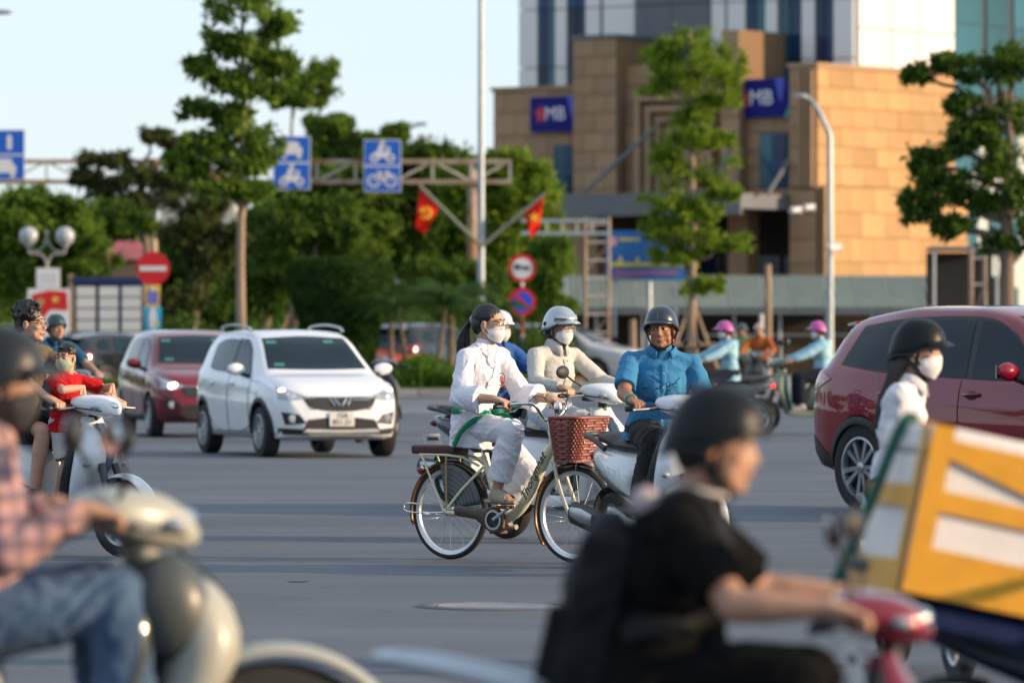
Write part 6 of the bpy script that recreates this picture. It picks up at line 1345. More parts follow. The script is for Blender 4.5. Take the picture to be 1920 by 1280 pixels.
    def hair(s, kind, m=M_hair):
        mb = MB()
        if kind == 'ponytail':
            s.he(mb, -.024, 0, .049, (.099, .084, .088)); s.he(mb, -.058, 0, .0, (.062, .076, .078)); s.he(mb, -.045, .052, .0, (.04, .028, .05)); s.he(mb, -.045, -.052, .0, (.04, .028, .05)); mb.cap(s.hd(-.11, 0, .03), .03, s.hd(-.135, 0, .015), .022)
        elif kind == 'low':
            s.he(mb, -.03, 0, .03, (.09, .082, .09)); s.he(mb, -.06, 0, -.06, (.05, .07, .085)); mb.cap(s.hd(-.07, .02, -.1), .04, s.hd(-.085, .01, -.2), .02)
        elif kind == 'short': s.he(mb, -.026, 0, .046, (.098, .082, .086)); s.he(mb, -.055, 0, .0, (.06, .074, .07))
        elif kind == 'curly':
            r = random.Random(5); s.he(mb, -.02, 0, .05, (.1, .085, .09)); s.he(mb, -.05, 0, .0, (.065, .08, .075))
            for q in range(90):
                a = r.uniform(0, 2 * math.pi); e = r.uniform(-.25, 1.5); x, y, z = math.cos(a) * math.cos(e), math.sin(a) * math.cos(e), math.sin(e)
                if x > .55 and z < .45: continue
                p = (-.02 + x * .10, y * .085, .05 + z * .09); mb.cap(s.hd(*p), .014, s.hd(p[0] * 1.12 + r.uniform(-.02, .02), p[1] * 1.15 + r.uniform(-.02, .02), p[2] + .022), .007, 8)
        elif kind == 'nape': s.he(mb, -.045, 0, -.015, (.062, .076, .07))
        elif kind == 'long': s.he(mb, -.045, 0, -.01, (.062, .078, .08))
        if kind == 'crop':
            s.he(mb, -.018, 0, .05, (.098, .081, .082)); r = random.Random(2)
            for q in range(40): a = r.uniform(-1, 1); mb.cap(s.hd(.05 - abs(a) * .03 + r.uniform(-.05, .02), a * .06, .10 - abs(a) * .02), .013, s.hd(.085 - abs(a) * .05 + r.uniform(-.05, .01), a * .062, .098 - abs(a) * .02), .007, 8)
        me = blob(mb, .006, 3); wrinkle(me, .0025, (70, 70, 14), 3, .6); o = mobj('hair', me, m, s.t)
        st = MB(); r = random.Random(9)
        if kind == 'ponytail':
            for q in range(120):
                a = r.uniform(0, 6.28); w0 = r.uniform(0, .02); sp = r.uniform(.3, 1.); e = s.hd(-.165 + r.uniform(-.03, .045), r.uniform(-.035, .035), -.30 + r.uniform(-.05, .09))
                st.tube(spline([s.hd(-.115, math.cos(a) * w0, .03 + math.sin(a) * w0), s.hd(-.165 + math.cos(a) * .012, math.sin(a) * .025 * sp, -.03), s.hd(-.18 + math.cos(a) * .04, math.sin(a) * .05 * sp, -.14), e], 8), [.006, .0075, .008, .0085, .0085, .008, .007, .005, .002], 5)
            st.build('ponytail', m, o); MB().tube([s.hd(-.125 + .0, math.cos(a) * .026, .022 + math.sin(a) * .026) for a in (k * math.pi / 7 for k in range(14))], .007, 6, closed=True).build('hair_tie', mat('hair_tie', (.5, .45, .48), .6), o)
        if kind == 'long':
            for q in range(110):
                a = r.uniform(-1.7, 1.7); x0, y0 = -.03 - math.cos(a) * .06, math.sin(a) * .075; L_ = r.uniform(.36, .52); st.tube(spline([s.hd(x0, y0, -.01), s.hd(x0 - .04, y0 * 1.05, -.13), s.hd(x0 - .055 + r.uniform(-.03, .03), y0 * .95 + r.uniform(-.02, .02), -.28), s.hd(x0 - .06 + r.uniform(-.04, .04), y0 * .7 + r.uniform(-.03, .03), -L_)], 9), [.006, .009, .010, .011, .011, .010, .009, .007, .005, .002], 5)
            st.build('long_hair', m, o)
        return s
    def top(s, m, sleeve='short', e=.02, hem=-.07, gut=0., fold=.007, name='shirt', vox=None, cuff=None, seed=1, sc=(11, 11, 6), loose=0., tail=None):
        mb = MB(); k = s.k; s.torso(mb, e, False, gut); b = s.b
        rings = []
        for t_, ax_, ay_ in ((.16, .108 + gut, .145), (.08, .115 + gut * .9, .158), (.0, .122 + gut * .5, .172), (hem, .128 + loose, .178 + loose)):
            c = s.P + s.u * t_ * k + s.f * (.012 + gut * .3) * k; rings.append([c + (s.f * math.cos(a) * (ax_ * b + e * .6) + s.l * math.sin(a) * (ay_ * b + e * .6)) * k for a in (2 * math.pi * j / 24 for j in range(24))])
        mb.loft(rings)
        for i, (sh, el, w_, gp, bar) in enumerate(s.arm):
            q = .6 + .4 * b
            if sleeve == 'short':
                mb.cap(sh, (.052 + e * .5) * k * q, sh.lerp(el, .5), (.051 + e * .5) * k * q); mb.tube([sh.lerp(el, .1), sh.lerp(el, .8)], [(.053 + e * .5) * k * q, (.061 + e * .5) * k * q], 18)
            elif sleeve == 'long':
                mb.cap(sh, (.058 + e * .5) * k * q, el, (.046 + e * .6) * k * q); mb.cap(el, (.047 + e * .6) * k * q, el.lerp(w_, .85), (.036 + e * .4) * k * q); mb.tube([el.lerp(w_, .6), el.lerp(w_, .98)], [(.042 + e * .4) * k * q, (.035 + e * .35) * k * q], 16)
            elif sleeve == 'wide':
                mb.cap(sh, (.05 + e * .6) * k, el, (.06 + e * .7) * k); d = (w_ - el).normalized(); en = el + d * .145 * k; mb.cap(el + Vector((0, 0, -.01)), (.066 + e * .6) * k, el.lerp(en, .5), (.068 + e * .6) * k); mb.tube([el, en - Vector((0, 0, .008))], [(.066 + e * .5) * k, (.082 + e * .5) * k], 20)
        if tail: tail(mb)
        mb.cap(s.N - s.u * .035, (.07 + e * .3) * k, s.N + s.u * .0, (.058 + e * .2) * k)
        me = blob(mb, vox or s.vox * 1.25, 4); wrinkle(me, fold, sc, seed); s.shirt = mobj(name, me, m, s.t); s.st = bvh(me); return s
    def pants(s, m, e=.014, hem=.92, wide=0., fold=.006, name='trousers', seed=4, vox=None, short=False, sc=(10, 10, 6)):
        mb = MB(); k = s.k; b = .6 + .4 * s.b; mb.ell(s.P, ((.112 * s.b + e) * k, (.16 * s.b + e) * k, .125 * k), s.Rt, 20, 12)
        for hp, kn, an in s.leg:
            if short:
                en = hp.lerp(kn, hem); mb.cap(hp, (.088 + e) * k * b, hp.lerp(kn, hem * .7), (.08 + e) * k * b); mb.tube([hp.lerp(kn, .3), en], [(.085 + e) * k * b, (.084 + e + wide) * k * b], 20); continue
            mb.cap(hp, (.086 + e) * k * b, kn, (.062 + e + wide * .3) * k * b); en = kn.lerp(an, hem); mb.cap(kn, (.062 + e + wide * .3) * k * b, kn.lerp(en, .6), (.054 + e + wide * .6) * k * b); mb.tube([kn.lerp(en, .25), en], [(.058 + e + wide * .6) * k * b, (.046 + e + wide) * k * b], 20)
        me = blob(mb, vox or s.vox * 1.25, 4); wrinkle(me, fold, sc, seed); s.pant = mobj(name, me, m, s.t); s.pt = bvh(me); return s
    def shoes(s, m, kind='shoe'):
        for i, (hp, kn, an) in enumerate(s.leg):
            k = s.k; fd = Vector((1, (.16 if i == 0 else -.16), -.05)).normalized(); sdv = Vector((-fd.y, fd.x, 0)); base = an + Vector((-.0, 0, -.072)) * k; mb = MB()
            if kind == 'slide':
                rows = []
                for j in range(9):                            # thick sole
                    u = j / 8; w_ = (.034 + .016 * math.sin(math.pi * min(u * .9 + .1, 1))) * k; c = base + fd * lerp(-.085, .185, u) * k; rows.append([c + sdv * w_ * math.cos(a) * (1 if abs(u - .5) < .42 else .7) + Vector((0, 0, 1)) * (.016 * k * math.sin(a) + .012 * k * u * u) for a in (2 * math.pi * q / 14 for q in range(14))])
                o = MB().loft(rows).build('sandal', m, s.t); rows = []
                for j in range(7):
                    u = j / 6; c = base + fd * lerp(.0, .125, u) * k; h = lerp(.105, .055, u) * k; rows.append([c + sdv * .052 * k * math.cos(a) + Vector((0, 0, h * math.sin(a) ** .7 if math.sin(a) > 0 else 0)) for a in (math.pi * q / 12 for q in range(13))])
                MB().grid(rows).build('sandal_strap', m, o, thick=.006)
            else:
                mb.cap(base + fd * -.05 * k + Vector((0, 0, .025)) * k, .042 * k, base + fd * .06 * k + Vector((0, 0, .02)) * k, .042 * k); mb.cap(base + fd * .06 * k + Vector((0, 0, .018)) * k, .042 * k, base + fd * .15 * k + Vector((0, 0, .008)) * k, .034 * k); mb.cap(an, .045 * k, base + fd * -.04 * k + Vector((0, 0, .03)) * k, .042 * k); o = mobj('shoe', blob(mb, .007, 3), m, s.t)
                MB().loft([[base + fd * x * k + sdv * w_ * math.cos(a) * k + Vector((0, 0, -.012 + .012 * math.sin(a))) * k for a in (2 * math.pi * q / 12 for q in range(12))] for x, w_ in ((-.095, .02), (-.08, .038), (.0, .042), (.1, .048), (.17, .034), (.188, .012))]).build('sole', mat('sole_grey', (.3, .3, .3), .8), o)
        return s
    def collar(s, m, w_=.035, op=.25):
        c = s.N + s.u * .005 * s.k; k = s.k; r = .066 * k * (.6 + .4 * s.b); rows = []
        for j in range(25):
            a = lerp(op, 2 * math.pi - op, j / 24); d = s.f * math.cos(a) + s.l * math.sin(a); dip = -.035 * max(0, math.cos(a)) ** 2 * k
            rows.append([c + d * (r + .004) + s.u * (w_ * .6 + dip), c + d * (r + .010) + s.u * (w_ * .75 + dip), c + d * (r + .030) + s.u * (-w_ * .35 + dip * 1.5)])
        MB().grid(rows).build('collar', m, s.shirt, smooth=60, thick=.004); return s
    def strip(s, name, tree, pts, w_, lift, m, parent, n=24, th=.004, taper=None): return strip_on(tree, pts, w_, lift, n, 3, taper).build(name, m, parent, smooth=60, thick=th)
    def bt(s, f, l, u): return s.P + (s.f * f + s.l * l + s.u * u) * s.k
# ------------------------------------------------------------------ who is where
def grips(H, hx=0., dx=0.): return ((.325 + hx + dx, .285, H + .004), (.325 + hx + dx, -.285, H + .004))
FEET = ((.12, .13, .35), (.12, -.13, .35))
gi = cloth('gi_white', (.72, .72, .78), .03, .3); green = cloth('belt_green', (.005, .20, .09), .08, .3)
# girl in the karate suit
def girl():
    p = Person('girl in a white karate suit with green belt riding the cream bicycle', BLOC, -YAWB, 1.68, (-.19, 0, .855), 5, .79, (13, 4, 0), ((.235, .272, .990), (.235, -.272, .990)), ((-.19, .125, .215), (.06, -.125, .385)), .0052, SK, elbow=((-.5, .5, -.8), (-.5, -.45, -.8)), group='riders', knee=(1, 0, .3))
    p.body(); p.eyes(.0, lips=False).mask().glasses(); p.hair('ponytail')
    def tail(mb):
        k = p.k                                              # jacket skirt: two flaps over the thighs and one behind
        for sd in (1, -1):
            hp, kn, an = p.leg[0 if sd > 0 else 1]
            mb.loft([[c + (p.f * math.cos(a) * rx + Vector((0, 1, 0)) * math.sin(a) * ry) for a in (2 * math.pi * j / 20 for j in range(20))] for c, rx, ry in ((p.bt(.0, sd * .055, .10), .135, .125), (p.bt(.01, sd * .065, -.02), .15, .135), (p.bt(.015, sd * .075, -.13), .145, .135))])
    p.top(gi, 'wide', .012, -.09, 0, .009, 'jacket', .0062, seed=2, sc=(6, 6, 6), loose=.02, tail=tail)
    p.pants(gi, .012, .80, .028, .008, seed=7, vox=.0062, sc=(6, 6, 6)); b = p.bt
    p.strip('lapel', p.st, [b(-.02, .075, .53), b(.08, .065, .47), b(.15, .01, .36), b(.16, -.055, .25), b(.15, -.10, .12)], .05, .007, gi, p.shirt, 30, .006)
    p.strip('lapel', p.st, [b(-.02, -.075, .53), b(.08, -.06, .47), b(.14, -.01, .385)], .05, .004, gi, p.shirt, 20, .006)
    ring = [b(.2 * math.cos(a), .24 * math.sin(a), .115) for a in (2 * math.pi * j / 24 for j in range(25))]
    belt = p.strip('belt', p.st, ring, .044, .008, green, p.t, 72, .006)
    MB().ell(b(.155, -.02, .115), (.03, .035, .026)).build('belt_knot', green, belt)
    e0 = b(.15, -.05, .10)
    def hang(pts, nm):
        P = spline(pts, 16); rows = []
        for i, q in enumerate(P):
            tdir = (P[min(i + 1, 16)] - P[max(i - 1, 0)]).normalized(); sdv = tdir.cross(Vector((-.25, -1, .1))).normalized(); rows.append([q + sdv * .021, q, q - sdv * .021])
        return MB().grid(rows).build(nm, green, belt, thick=.006), P
    o, P = hang([b(.14, -.09, .10), b(.125, -.185, .06), b(.06, -.235, -.02), b(.005, -.24, -.12)], 'belt_end')
    mid = P[11]; dr = (P[6] - P[15]).normalized(); text_mesh('belt_lettering', 'KARATEDO', .026, mat('belt_pink', (.62, .22, .28), .6), belt, frame(mid + Vector((-.01, -.012, .002)), dr, (-.25, -1, .1)), .001, 0, 1.0)
    hang([b(.16, .02, .10), b(.20, .07, .06), b(.24, .10, .01)], 'belt_end')
    c = b(.15, .085, .30); em = MB(); hit, nn, _, _ = p.st.find_nearest(c); M = frame(hit + nn * .004, Vector((0, 1, 0)), nn)
    em.lathe([(.034, 0), (.038, .002), (.042, 0)], 24, M).build('emblem_ring', mat('emblem_dark', (.08, .08, .10), .7), p.shirt)
    MB().prism([(-.02, -.015), (-.005, .022), (.02, .01), (.012, -.02)], M, .003).build('emblem_mark', mat('emblem_red', (.45, .03, .05), .7), p.shirt, smooth=0)
    MB().tube(spline([M @ Vector((.012, -.05, .002)), M @ Vector((.03, -.03, .002)), M @ Vector((.034, .0, .002))], 8), .003, 5).build('emblem_script', MATS['emblem_red'], p.shirt)
    w_ = p.arm[0][2]; MB().tube([w_ + Vector((-.02 + 0, math.cos(a) * .031, math.sin(a) * .031 + .006)) for a in (k * math.pi / 8 for k in range(16))], .006, 6, closed=True).build('wrist_band', mat('bracelet_gold', (.5, .36, .15), .4, metal=.4), p.t)
    p.shoes(mat('beige_slide', (.33, .28, .21), .75, var=.08, bump=.15, bs=50), 'slide')
girl()
# woman with the silver helmet
def silver():
    p = Person('woman in a pale grey jacket with silver helmet and white mask on the white scooter', WLOC, -WYAW, 1.57, (-.17, 0, .875), 7, .98, (8, 3, 0), grips(1.03), FEET, .006, SK)
    p.body(); p.eyes(lips=False).mask().glasses(); p.hair('low'); hm = paint('helmet_silver', (.40, .46, .50), .55, .3); p.helmet(hm, .045, size=1.1, back=-.055, lo=.016)
    vs = MB().grid([[p.hd(-.008 + math.cos(a) * .142 * q, math.sin(a) * .122 * q, z) for a in np.linspace(-1.25, 1.25, 17)] for q, z in ((1., .052), (.985, .08), (.92, .105))]).build('raised_visor', hm, p.hel, smooth=60, thick=.005)
    for a in (-.95,): MB().tube([p.hd(-.008 + math.cos(b_) * .146, math.sin(b_) * .126, .072) for b_ in np.linspace(-1.2, -.55, 8)], .004, 6).build('visor_stripe', M_pdark, vs)
    MB().ell(p.hd(-.055, -.108, .03), (.016, .005, .016), p.H).build('vent_stud', M_black, p.hel)
    jk = cloth('jacket_grey', (.50, .49, .46), .05, .3)
    p.top(jk, 'long', .018, -.10, 0, .0055, 'jacket', .007, seed=5, loose=.01, sc=(7, 7, 7)); p.collar(jk, .06, .2); p.pants(cloth('trousers_mist', (.42, .46, .50), .05, .25), .016, .95, .012, .007, seed=3); b = p.bt
    p.strip('zip', p.st, [b(.14, 0, .44), b(.16, 0, .30), b(.16, 0, .12)], .012, .003, mat('zip_grey', (.3, .3, .3), .5), p.shirt, 16); 
    for l_ in (.02, .03): pass
    MB().ell(p.st.find_nearest(b(.14, .03, .42))[0], (.006, .006, .006)).build('button', M_chrome, p.shirt); p.shoes(mat('white_flat', (.55, .52, .5), .6), 'shoe')
silver()
# man in the blue shirt
def blue_man():
    p = Person('man in a bright blue short sleeved shirt with navy half helmet', MLOC, -MYAW, 1.64, (-.16, .06, .845), 9, 1.13, (-34, 3, 2), grips(1.0), ((.1, .15, .35), (.1, -.16, .35)), .0052, SK2, elbow=((-.4, .35, -1), (-.45, -.4, -1)), twist=-16)
    p.body(); p.eyes(-.003); p.hair('nape'); hm = mat('helmet_navy', (.012, .022, .035), .32, var=.08, coat=.35, coatr=.2); p.helmet(hm, .03, badge=mat('badge_gold', (.5, .42, .22), .4, metal=.5), lo=.014)
    for q in (-.010, .0, .010): MB().tube([p.hd(.108 - abs(z - .06) * .25, q, z) for z in (.065, .085, .1)], .0009, 4).build('pin_line', mat('pin_grey', (.2, .24, .28), .5), p.hel)
    MB().ell(p.hd(.02, .076, -.075), (.012, .006, .014), p.H).build('strap_buckle', mat('buckle_red', (.4, .05, .02), .4), p.hel)
    bl = cloth('shirt_blue', (.045, .20, .385), .06, .3)
    p.top(bl, 'short', .009, -.05, .012, .0075, 'shirt', .0062, seed=8, sc=(7, 7, 7), loose=.01); p.collar(bl, .03, .5); b = p.bt
    p.strip('placket', p.st, [b(.13, 0, .455), b(.17, 0, .33), b(.19, 0, .15), b(.18, 0, .0)], .034, .004, bl, p.shirt, 20)
    for z in (.40, .30, .20, .10): q, n_, _, _ = p.st.find_nearest(b(.18, 0, z)); MB().ell(q + n_ * .009, (.005, .005, .005)).build('button', mat('button_white', (.6, .6, .62), .4), p.shirt)
    for sd in (1, -1):
        p.strip('pocket', p.st, [b(.17, sd * .085, .335), b(.18, sd * .085, .22)], .105, .002, bl, p.shirt, 12, .002); p.strip('pocket_flap', p.st, [b(.17, sd * .085, .345), b(.17, sd * .085, .295)], .112, .005, bl, p.shirt, 8, .002)
    p.pants(cloth('trousers_black', (.022, .022, .025), .2, .3), .018, .95, .01, .007, seed=9); p.shoes(mat('dark_shoe', (.03, .025, .02), .5))
    ring = [b(.19 * math.cos(a), .22 * math.sin(a), -.02) for a in (2 * math.pi * j / 24 for j in range(25))]; p.strip('belt', p.pt, ring, .035, .004, M_black, p.pant, 48)
    w_ = p.arm[1][2]; d = (p.arm[1][2] - p.arm[1][1]).normalized(); u_ = d.orthogonal().normalized(); v_ = d.cross(u_)
    for q in (-.018, -.028): MB().tube([w_ + d * q + (u_ * math.cos(a) + v_ * math.sin(a)) * .034 for a in (k * math.pi / 9 for k in range(18))], .0055, 6, closed=True).build('bead_bracelet', mat('jade_beads', (.06, .32, .18), .3, var=.3, vs=60), p.t)
    MB().ell(p.arm[1][3] + Vector((.018, 0, .02)), (.011, .012, .010)).build('ring', mat('ring_gold', (.6, .5, .2), .3, metal=.9), p.t)
blue_man()
# driver and child on the left scooter
def left_pair():
    p = Person('young driver with curly black hair and spectacles behind the child', LLOC, -LYAW, 1.66, (-.32, 0, .87), 8, .9, (22, 2, 0), grips(.97), ((.0, .16, .35), (.0, -.17, .35)), .0062, SK, elbow=((-.5, .3, -1), (-.7, -.15, -1)))
    p.body(); p.eyes(); p.hair('curly'); p.glasses(mat('thin_black', (.05, .05, .05), .3, metal=.5), .026); p.top(cloth('shirt_brown', (.13, .095, .065), .1, .3), 'short', .022, -.08, 0, .008, seed=11); p.pants(cloth('shorts_black', (.018, .018, .02), .2, .3), .014, .85, .012, .006, 'shorts', short=True); p.shoes(mat('dark_shoe', (.03, .025, .02), .5))
    q = Person('small child in a red T-shirt and pale shorts standing on the scooter with green mask', LLOC, -LYAW, 1.06, (.15, -.04, .862), 2, 1.1, (-78, 2, 0), (((.40, .15, 1.06), None), ((.36, -.08, 1.05), None)), ((.13, .06, .345), (.10, -.06, .345)), .0045, SK, elbow=((.2, .8, -.3), (.1, -.9, -.2)), knee=(1, 0, 0))
    q.body(); q.eyes(lips=False).mask(M_maskg); q.hair('crop'); q.top(cloth('shirt_red', (.42, .008, .012), .08, .3), 'short', .018, -.09, 0, .006, seed=12, vox=.0055); q.pants(cloth('shorts_pale', (.44, .42, .42), .06, .3), .016, .92, .012, .006, 'shorts', short=True, vox=.0055)
left_pair()
def green_helmet():
    p = Person('man in a blue T-shirt with dark green helmet at the left', GLOC, -GYAW, 1.62, (-.2, 0, .87), 6, 1., (10, 3, 0), grips(1.0), FEET, .009, SK3)
    p.body(); p.eyes(); p.hair('nape'); p.helmet(mat('helmet_green', (.012, .045, .045), .35, var=.08, coat=.3), .02); p.top(cloth('tshirt_petrol', (.012, .085, .17), .06, .3), 'short', .022, -.08, .01, .008, seed=14); p.collar(cloth('collar_navy', (.01, .03, .06)), .035); p.pants(cloth('jeans_dark', (.03, .04, .06), .15), .014); p.shoes(M_black)
green_helmet()
def half_hidden():
    p = Person('rider in a blue shirt with white helmet half hidden behind the girl', HLOC, -HYAW, 1.62, (-.2, 0, .87), 6, 1.05, (6, 6, 0), grips(1.0), FEET, .008, SK2)
    p.body(); p.eyes(lips=False).mask(); p.hair('nape'); p.helmet(paint('helmet_white', (.62, .64, .68)), .03); bl = cloth('shirt_royal', (.03, .10, .32), .08, .3); p.top(bl, 'short', .024, -.08, .01, .008, seed=16); p.collar(bl); p.pants(cloth('trousers_black', (.022, .022, .025), .2), .014); p.shoes(M_black)
    b = p.bt; p.strip('bag_strap', p.st, [b(-.02, -.12, .47), b(.1, -.10, .40), b(.15, -.06, .25), b(.14, -.02, .1)], .035, .008, M_black, p.shirt, 18)
half_hidden()
def plaid():
    t = plaid_mat(); K = 1.06
    p = Person('blurred rider in a pink checked shirt and blue jeans in the left foreground', PLOC, -PYAW, 1.53, (-.065, 0, .735), 6, 1.1, (-4, 4, 0), grips(.93 * K, -.08 * K, .02), ((.33, .15, .37), (.33, -.15, .37)), .008, SK3, elbow=((-.5, .5, -.9), (-.6, -.45, -.9)))
    p.body(); p.eyes(lips=False).mask(M_maskk, 1.03); p.hair('nape', M_hairb); p.helmet(mat('helmet_grey', (.012, .016, .02), .4, var=.1, spec=.3), .065, size=1.06)
    p.top(t, 'long', .018, -.03, 0, .008, seed=18, loose=.01); p.collar(t, .04); p.pants(cloth('jeans_blue', (.055, .105, .19), .22, .4, col2=(.11, .175, .27), vs=4), .018, .97, .012, .009, 'jeans', seed=20); p.shoes(mat('dark_shoe', (.03, .025, .02), .5))
def plaid_mat():
    m = cloth('checked_shirt', (.46, .27, .25), .05, .25); N = m.node_tree.nodes; L = m.node_tree.links; tc = next(n for n in N if n.type == 'TEX_COORD'); hs = next(n for n in N if n.type == 'HUE_SAT'); prev = hs.inputs['Color'].links[0].from_socket
    for axis, sc in (('X', 5.5), ('Z', 5.5)):
        wv = N.new('ShaderNodeTexWave'); wv.bands_direction = axis; wv.inputs['Scale'].default_value = sc; wv.inputs['Distortion'].default_value = 1.2; wv.inputs['Detail'].default_value = 1; L.new(tc.outputs['Object'], wv.inputs['Vector'])
        cr = N.new('ShaderNodeValToRGB'); cr.color_ramp.elements[0].position = .55; cr.color_ramp.elements[1].position = .75; L.new(wv.outputs['Color'], cr.inputs[0]); mx = N.new('ShaderNodeMix'); mx.data_type = 'RGBA'; mu = N.new('ShaderNodeMath'); mu.operation = 'MULTIPLY'; mu.inputs[1].default_value = .6; L.new(cr.outputs[0], mu.inputs[0]); L.new(mu.outputs[0], mx.inputs[0]); L.new(prev, mx.inputs[6]); mx.inputs[7].default_value = (.09, .075, .11, 1); prev = mx.outputs[2]
    L.new(prev, hs.inputs['Color']); return m
plaid()
def backpacker():
    K = .8; p = Person('blurred rider in black T-shirt with black backpack in the right foreground', KLOC, -KYAW, 1.40, (-.235, 0, .675), 13, 1.22, (2, 8, 0), grips(1.03 * K, -.05, -.03), ((.08, .13, .29), (.08, -.13, .29)), .008, SK3, elbow=((-.5, .6, -.8), (-.5, -.5, -.9)))
    p.body(); p.eyes(); p.hair('nape'); p.helmet(mat('helmet_black', (.006, .008, .010), .40, var=.1, spec=.22), .012, size=1.05); bk = mat('tshirt_black', (.0045, .0045, .005), .95, var=.15, bump=.2, bs=38, spec=.12); p.top(bk, 'short', .024, -.08, .01, .008, seed=22); p.pants(bk, .02, .95, .01); p.shoes(M_black); b = p.bt
    MB().tube([p.N + p.u * .012 + (p.f * math.cos(a) + p.l * math.sin(a)) * .064 for a in (k * math.pi / 9 for k in range(18))], .007, 7, closed=True).build('white_collar', mat('collar_white', (.5, .47, .46), .8), p.t)
    bag = thing('backpack', 'large black backpack worn by the foreground rider in black', 'backpack', KLOC, -KYAW); mb = MB()
    for u_, hx_, hy, hz in ((.04, .075, .135, .15), (.2, .08, .14, .15), (.32, .06, .12, .09)): mb.ell(b(-.19, 0, u_), (hx_, hy, hz), p.Rt)
    mb.box(b(-.175, 0, .15), (.12, .24, .36), p.Rt); me = blob(mb, .012, 8); wrinkle(me, .006, (9, 9, 9), 3); mobj('pack', me, mat('pack_black', (.005, .006, .008), .7, spec=.25, var=.2, vs=10, bump=.3, bs=60), bag)
    mb = MB(); mb.box(b(-.268, 0, .05), (.045, .2, .17), p.Rt); mobj('front_pocket', blob(mb, .01, 6), MATS['pack_black'], bag)
    for sd in (1, -1): strip_on(p.st, [b(-.12, sd * .10, .42), b(.0, sd * .11, .48), b(.10, sd * .11, .38), b(.08, sd * .15, .2), b(-.08, sd * .17, .12)], .05, .012, 24).build('shoulder_strap', MATS['pack_black'], bag, thick=.008)
    MB().tube(spline([b(-.14, .03, .47), b(-.16, .0, .51), b(-.14, -.03, .47)], 8), .012, 8).build('carry_loop', MATS['pack_black'], bag)
    tg = thing('round_charm', 'pale round charm hanging at the top of the black backpack', 'charm', KLOC, -KYAW); mb = MB().ell(b(-.11, -.10, .465), (.035, .03, .035)).build('charm_body', mat('charm_pale', (.45, .36, .38), .8), tg); MB().tube([b(-.11, -.10, .49), b(-.12, -.08, .52)], .004, 5).build('charm_cord', M_black, tg)
backpacker()
def white_shirt():
    p = Person('woman in a white shirt with black helmet and long dark hair behind the delivery box', (X(1688, 24.4), 24.4, 0), -R(14), 1.58, (-.05, 0, .765), 10, .86, (-2, 4, 0), ((.30, .12, .80), (.30, -.10, .80)), ((.25, .12, .31), (.25, -.12, .31)), .008, SK, elbow=((-.5, .3, -1), (-.5, -.2, -1)))
    p.body(); p.eyes(lips=False).mask(); p.hair('long', M_hairb); p.helmet(mat('helmet_black', (.010, .013, .015), .36), .045, size=1.04); wh = cloth('shirt_white', (.66, .66, .70), .03, .25); p.top(wh, 'long', .014, -.09, 0, .008, seed=24); p.collar(wh); p.pants(cloth('trousers_black', (.022, .022, .025), .2), .014); p.shoes(M_black)
white_shirt()
def pink(loc, yaw, lab, seed, hy):
    p = Person(lab, loc, -yaw, 1.56, (-.24, 0, .86), 6, .98, (hy, 4, 0), grips(1.0), FEET, .010, SK, group='riders with pink helmets')
    p.body(); p.eyes(lips=False).mask(); p.hair('nape'); p.helmet(paint('helmet_pink', (.42, .07, .30), 0, .35), .075, size=1.04); jk = cloth('jacket_sky', (.30, .52, .62), .05, .3); p.top(jk, 'long', .03, -.12, 0, .009, 'jacket', seed=seed, loose=.01); p.pants(cloth('trousers_navy', (.012, .016, .028), .2), .022, .95, .02); p.shoes(mat('grey_shoe', (.3, .3, .3), .6))
    mb = MB(); mb.cap(p.bt(-.09, -.06, .45), .045, p.bt(-.09, .06, .45), .045); mb.cap(p.bt(-.11, 0, .36), .04, p.bt(-.10, 0, .44), .06); mobj('hood', blob(mb, .012, 4), jk, p.shirt)
pink(F1LOC, F1YAW, 'rider in a sky blue jacket with pink helmet on the dark motorbike', 26, 4); pink(F2LOC, F2YAW, 'rider in a sky blue jacket with pink helmet on the olive scooter', 28, 6)
def far_person(loc, yaw, lab, shirt, helm):
    p = Person(lab, loc, -yaw, 1.6, (-.2, 0, .86), 8, 1., (0, 4, 0), grips(1.0), FEET, .016, SK3, group='distant riders by the shed'); p.body(fingers=False); p.hair('nape'); p.helmet(helm, .03); p.top(shirt, 'long', .025, -.1, 0, .008, seed=30); p.pants(cloth('trousers_black', (.022, .022, .025), .2), .014)
far_person(J1, R(120), 'distant rider in pale green by the shed', cloth('shirt_pale_green', (.20, .30, .16)), M_sdark); far_person(J2, R(100), 'distant rider in orange by the shed', cloth('shirt_orange', (.34, .09, .02)), paint('helmet_beige', (.4, .3, .22)))
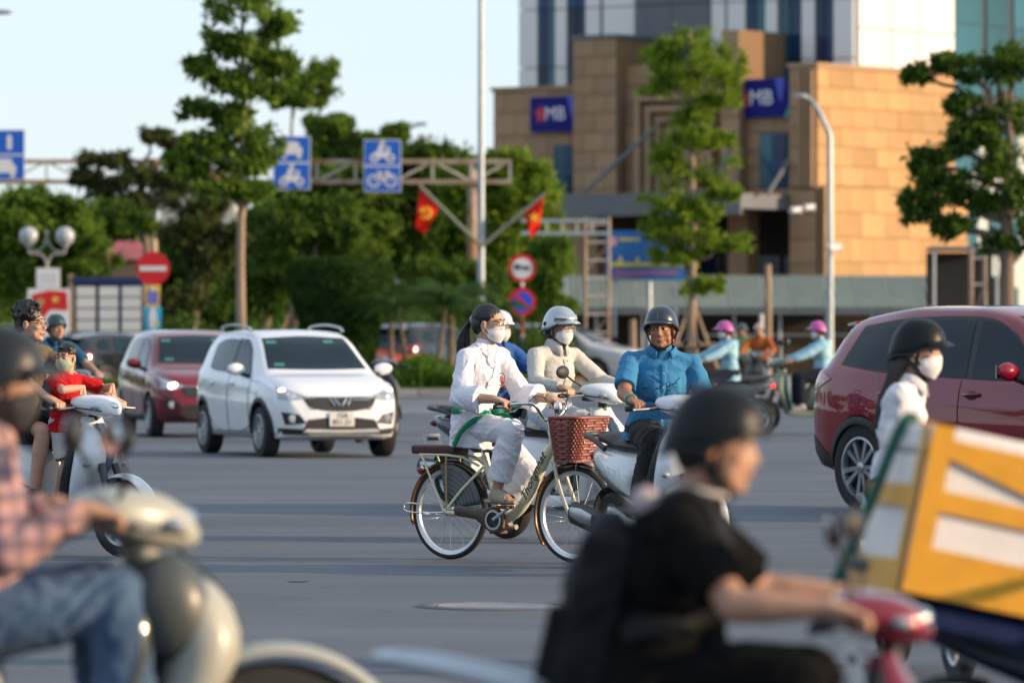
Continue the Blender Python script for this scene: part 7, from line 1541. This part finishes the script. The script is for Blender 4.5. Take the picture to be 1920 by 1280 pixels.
# taped polystyrene delivery box
def delivery_box():
    d = 15.2; a = at(1688, 1106, d); t = thing('delivery_box', 'white foam delivery box wrapped in yellow tape at the lower right', 'box', a); t.rotation_euler = (0, R(12), R(13)); W, D, H = .62, .44, .455
    foam = mat('foam_white', (.76, .72, .69), .9, var=.10, vs=6, bump=.25, bs=70); tape = mat('yellow_tape', (.66, .31, .015), .5, var=.12, vs=9, bump=.1, bs=30)
    MB().box((W / 2, D / 2, H * .41), (W, D, H * .82)).build('tub', foam, t, bevel=.012); MB().box((W / 2, D / 2, H * .915), (W + .012, D + .012, H * .17)).build('lid', foam, t, bevel=.014)
    def band(x0, z0, x1, z1, w_, nm='tape_band', y=-.0085): dx, dz = x1 - x0, z1 - z0; L_ = math.hypot(dx, dz); MB().box(((x0 + x1) / 2, y, (z0 + z1) / 2), (L_, .003, w_), Matrix.Rotation(-math.atan2(dz, dx), 3, 'Y')).build(nm, tape, t, smooth=0)
    band(.0, H * .14, W, H * .14, H * .28); band(0, H * .56, W, H * .56, .058, y=-.010); band(-.005, H * .87, W, H * .87, .05, y=-.0115); band(.0, H * .90, W * .95, H * .60, .05, y=-.013); band(.028, 0, .028, H, .06, y=-.0145)
    MB().box((-.0105, D * .5, H * .56), (.003, D, .06)).build('tape_band', tape, t, smooth=0); MB().box((-.0105, .03, H * .5), (.004, .05, H * .99)).build('tape_band', tape, t, smooth=0); MB().box((-.0105, D * .5, H * .08), (.0035, D, .09)).build('tape_band', tape, t, smooth=0); MB().box((W / 2, D / 2, H + .004), (.07, D, .004)).build('tape_band', tape, t, smooth=0); MB().box((W / 2, D * .4, H + .0055), (W, .06, .004)).build('tape_band', tape, t, smooth=0)
    MB().tube(spline([(.02, D * .5, H + .01), (-.02, D * .5, H * .98), (-.06, D * .52, H * .5), (-.11, D * .55, -.02)], 14), .012, 8, flat=(1.4, .6)).build('green_strap', mat('strap_green', (.01, .10, .075), .6, var=.15), t)
    c = MB(); c.box((W / 2 + .02, D / 2, -.05), (W * .9, D * .9, .07)); mobj('blue_pad', blob(c, .012, 6), cloth('pad_blue', (.01, .02, .07), .2), t)
delivery_box()
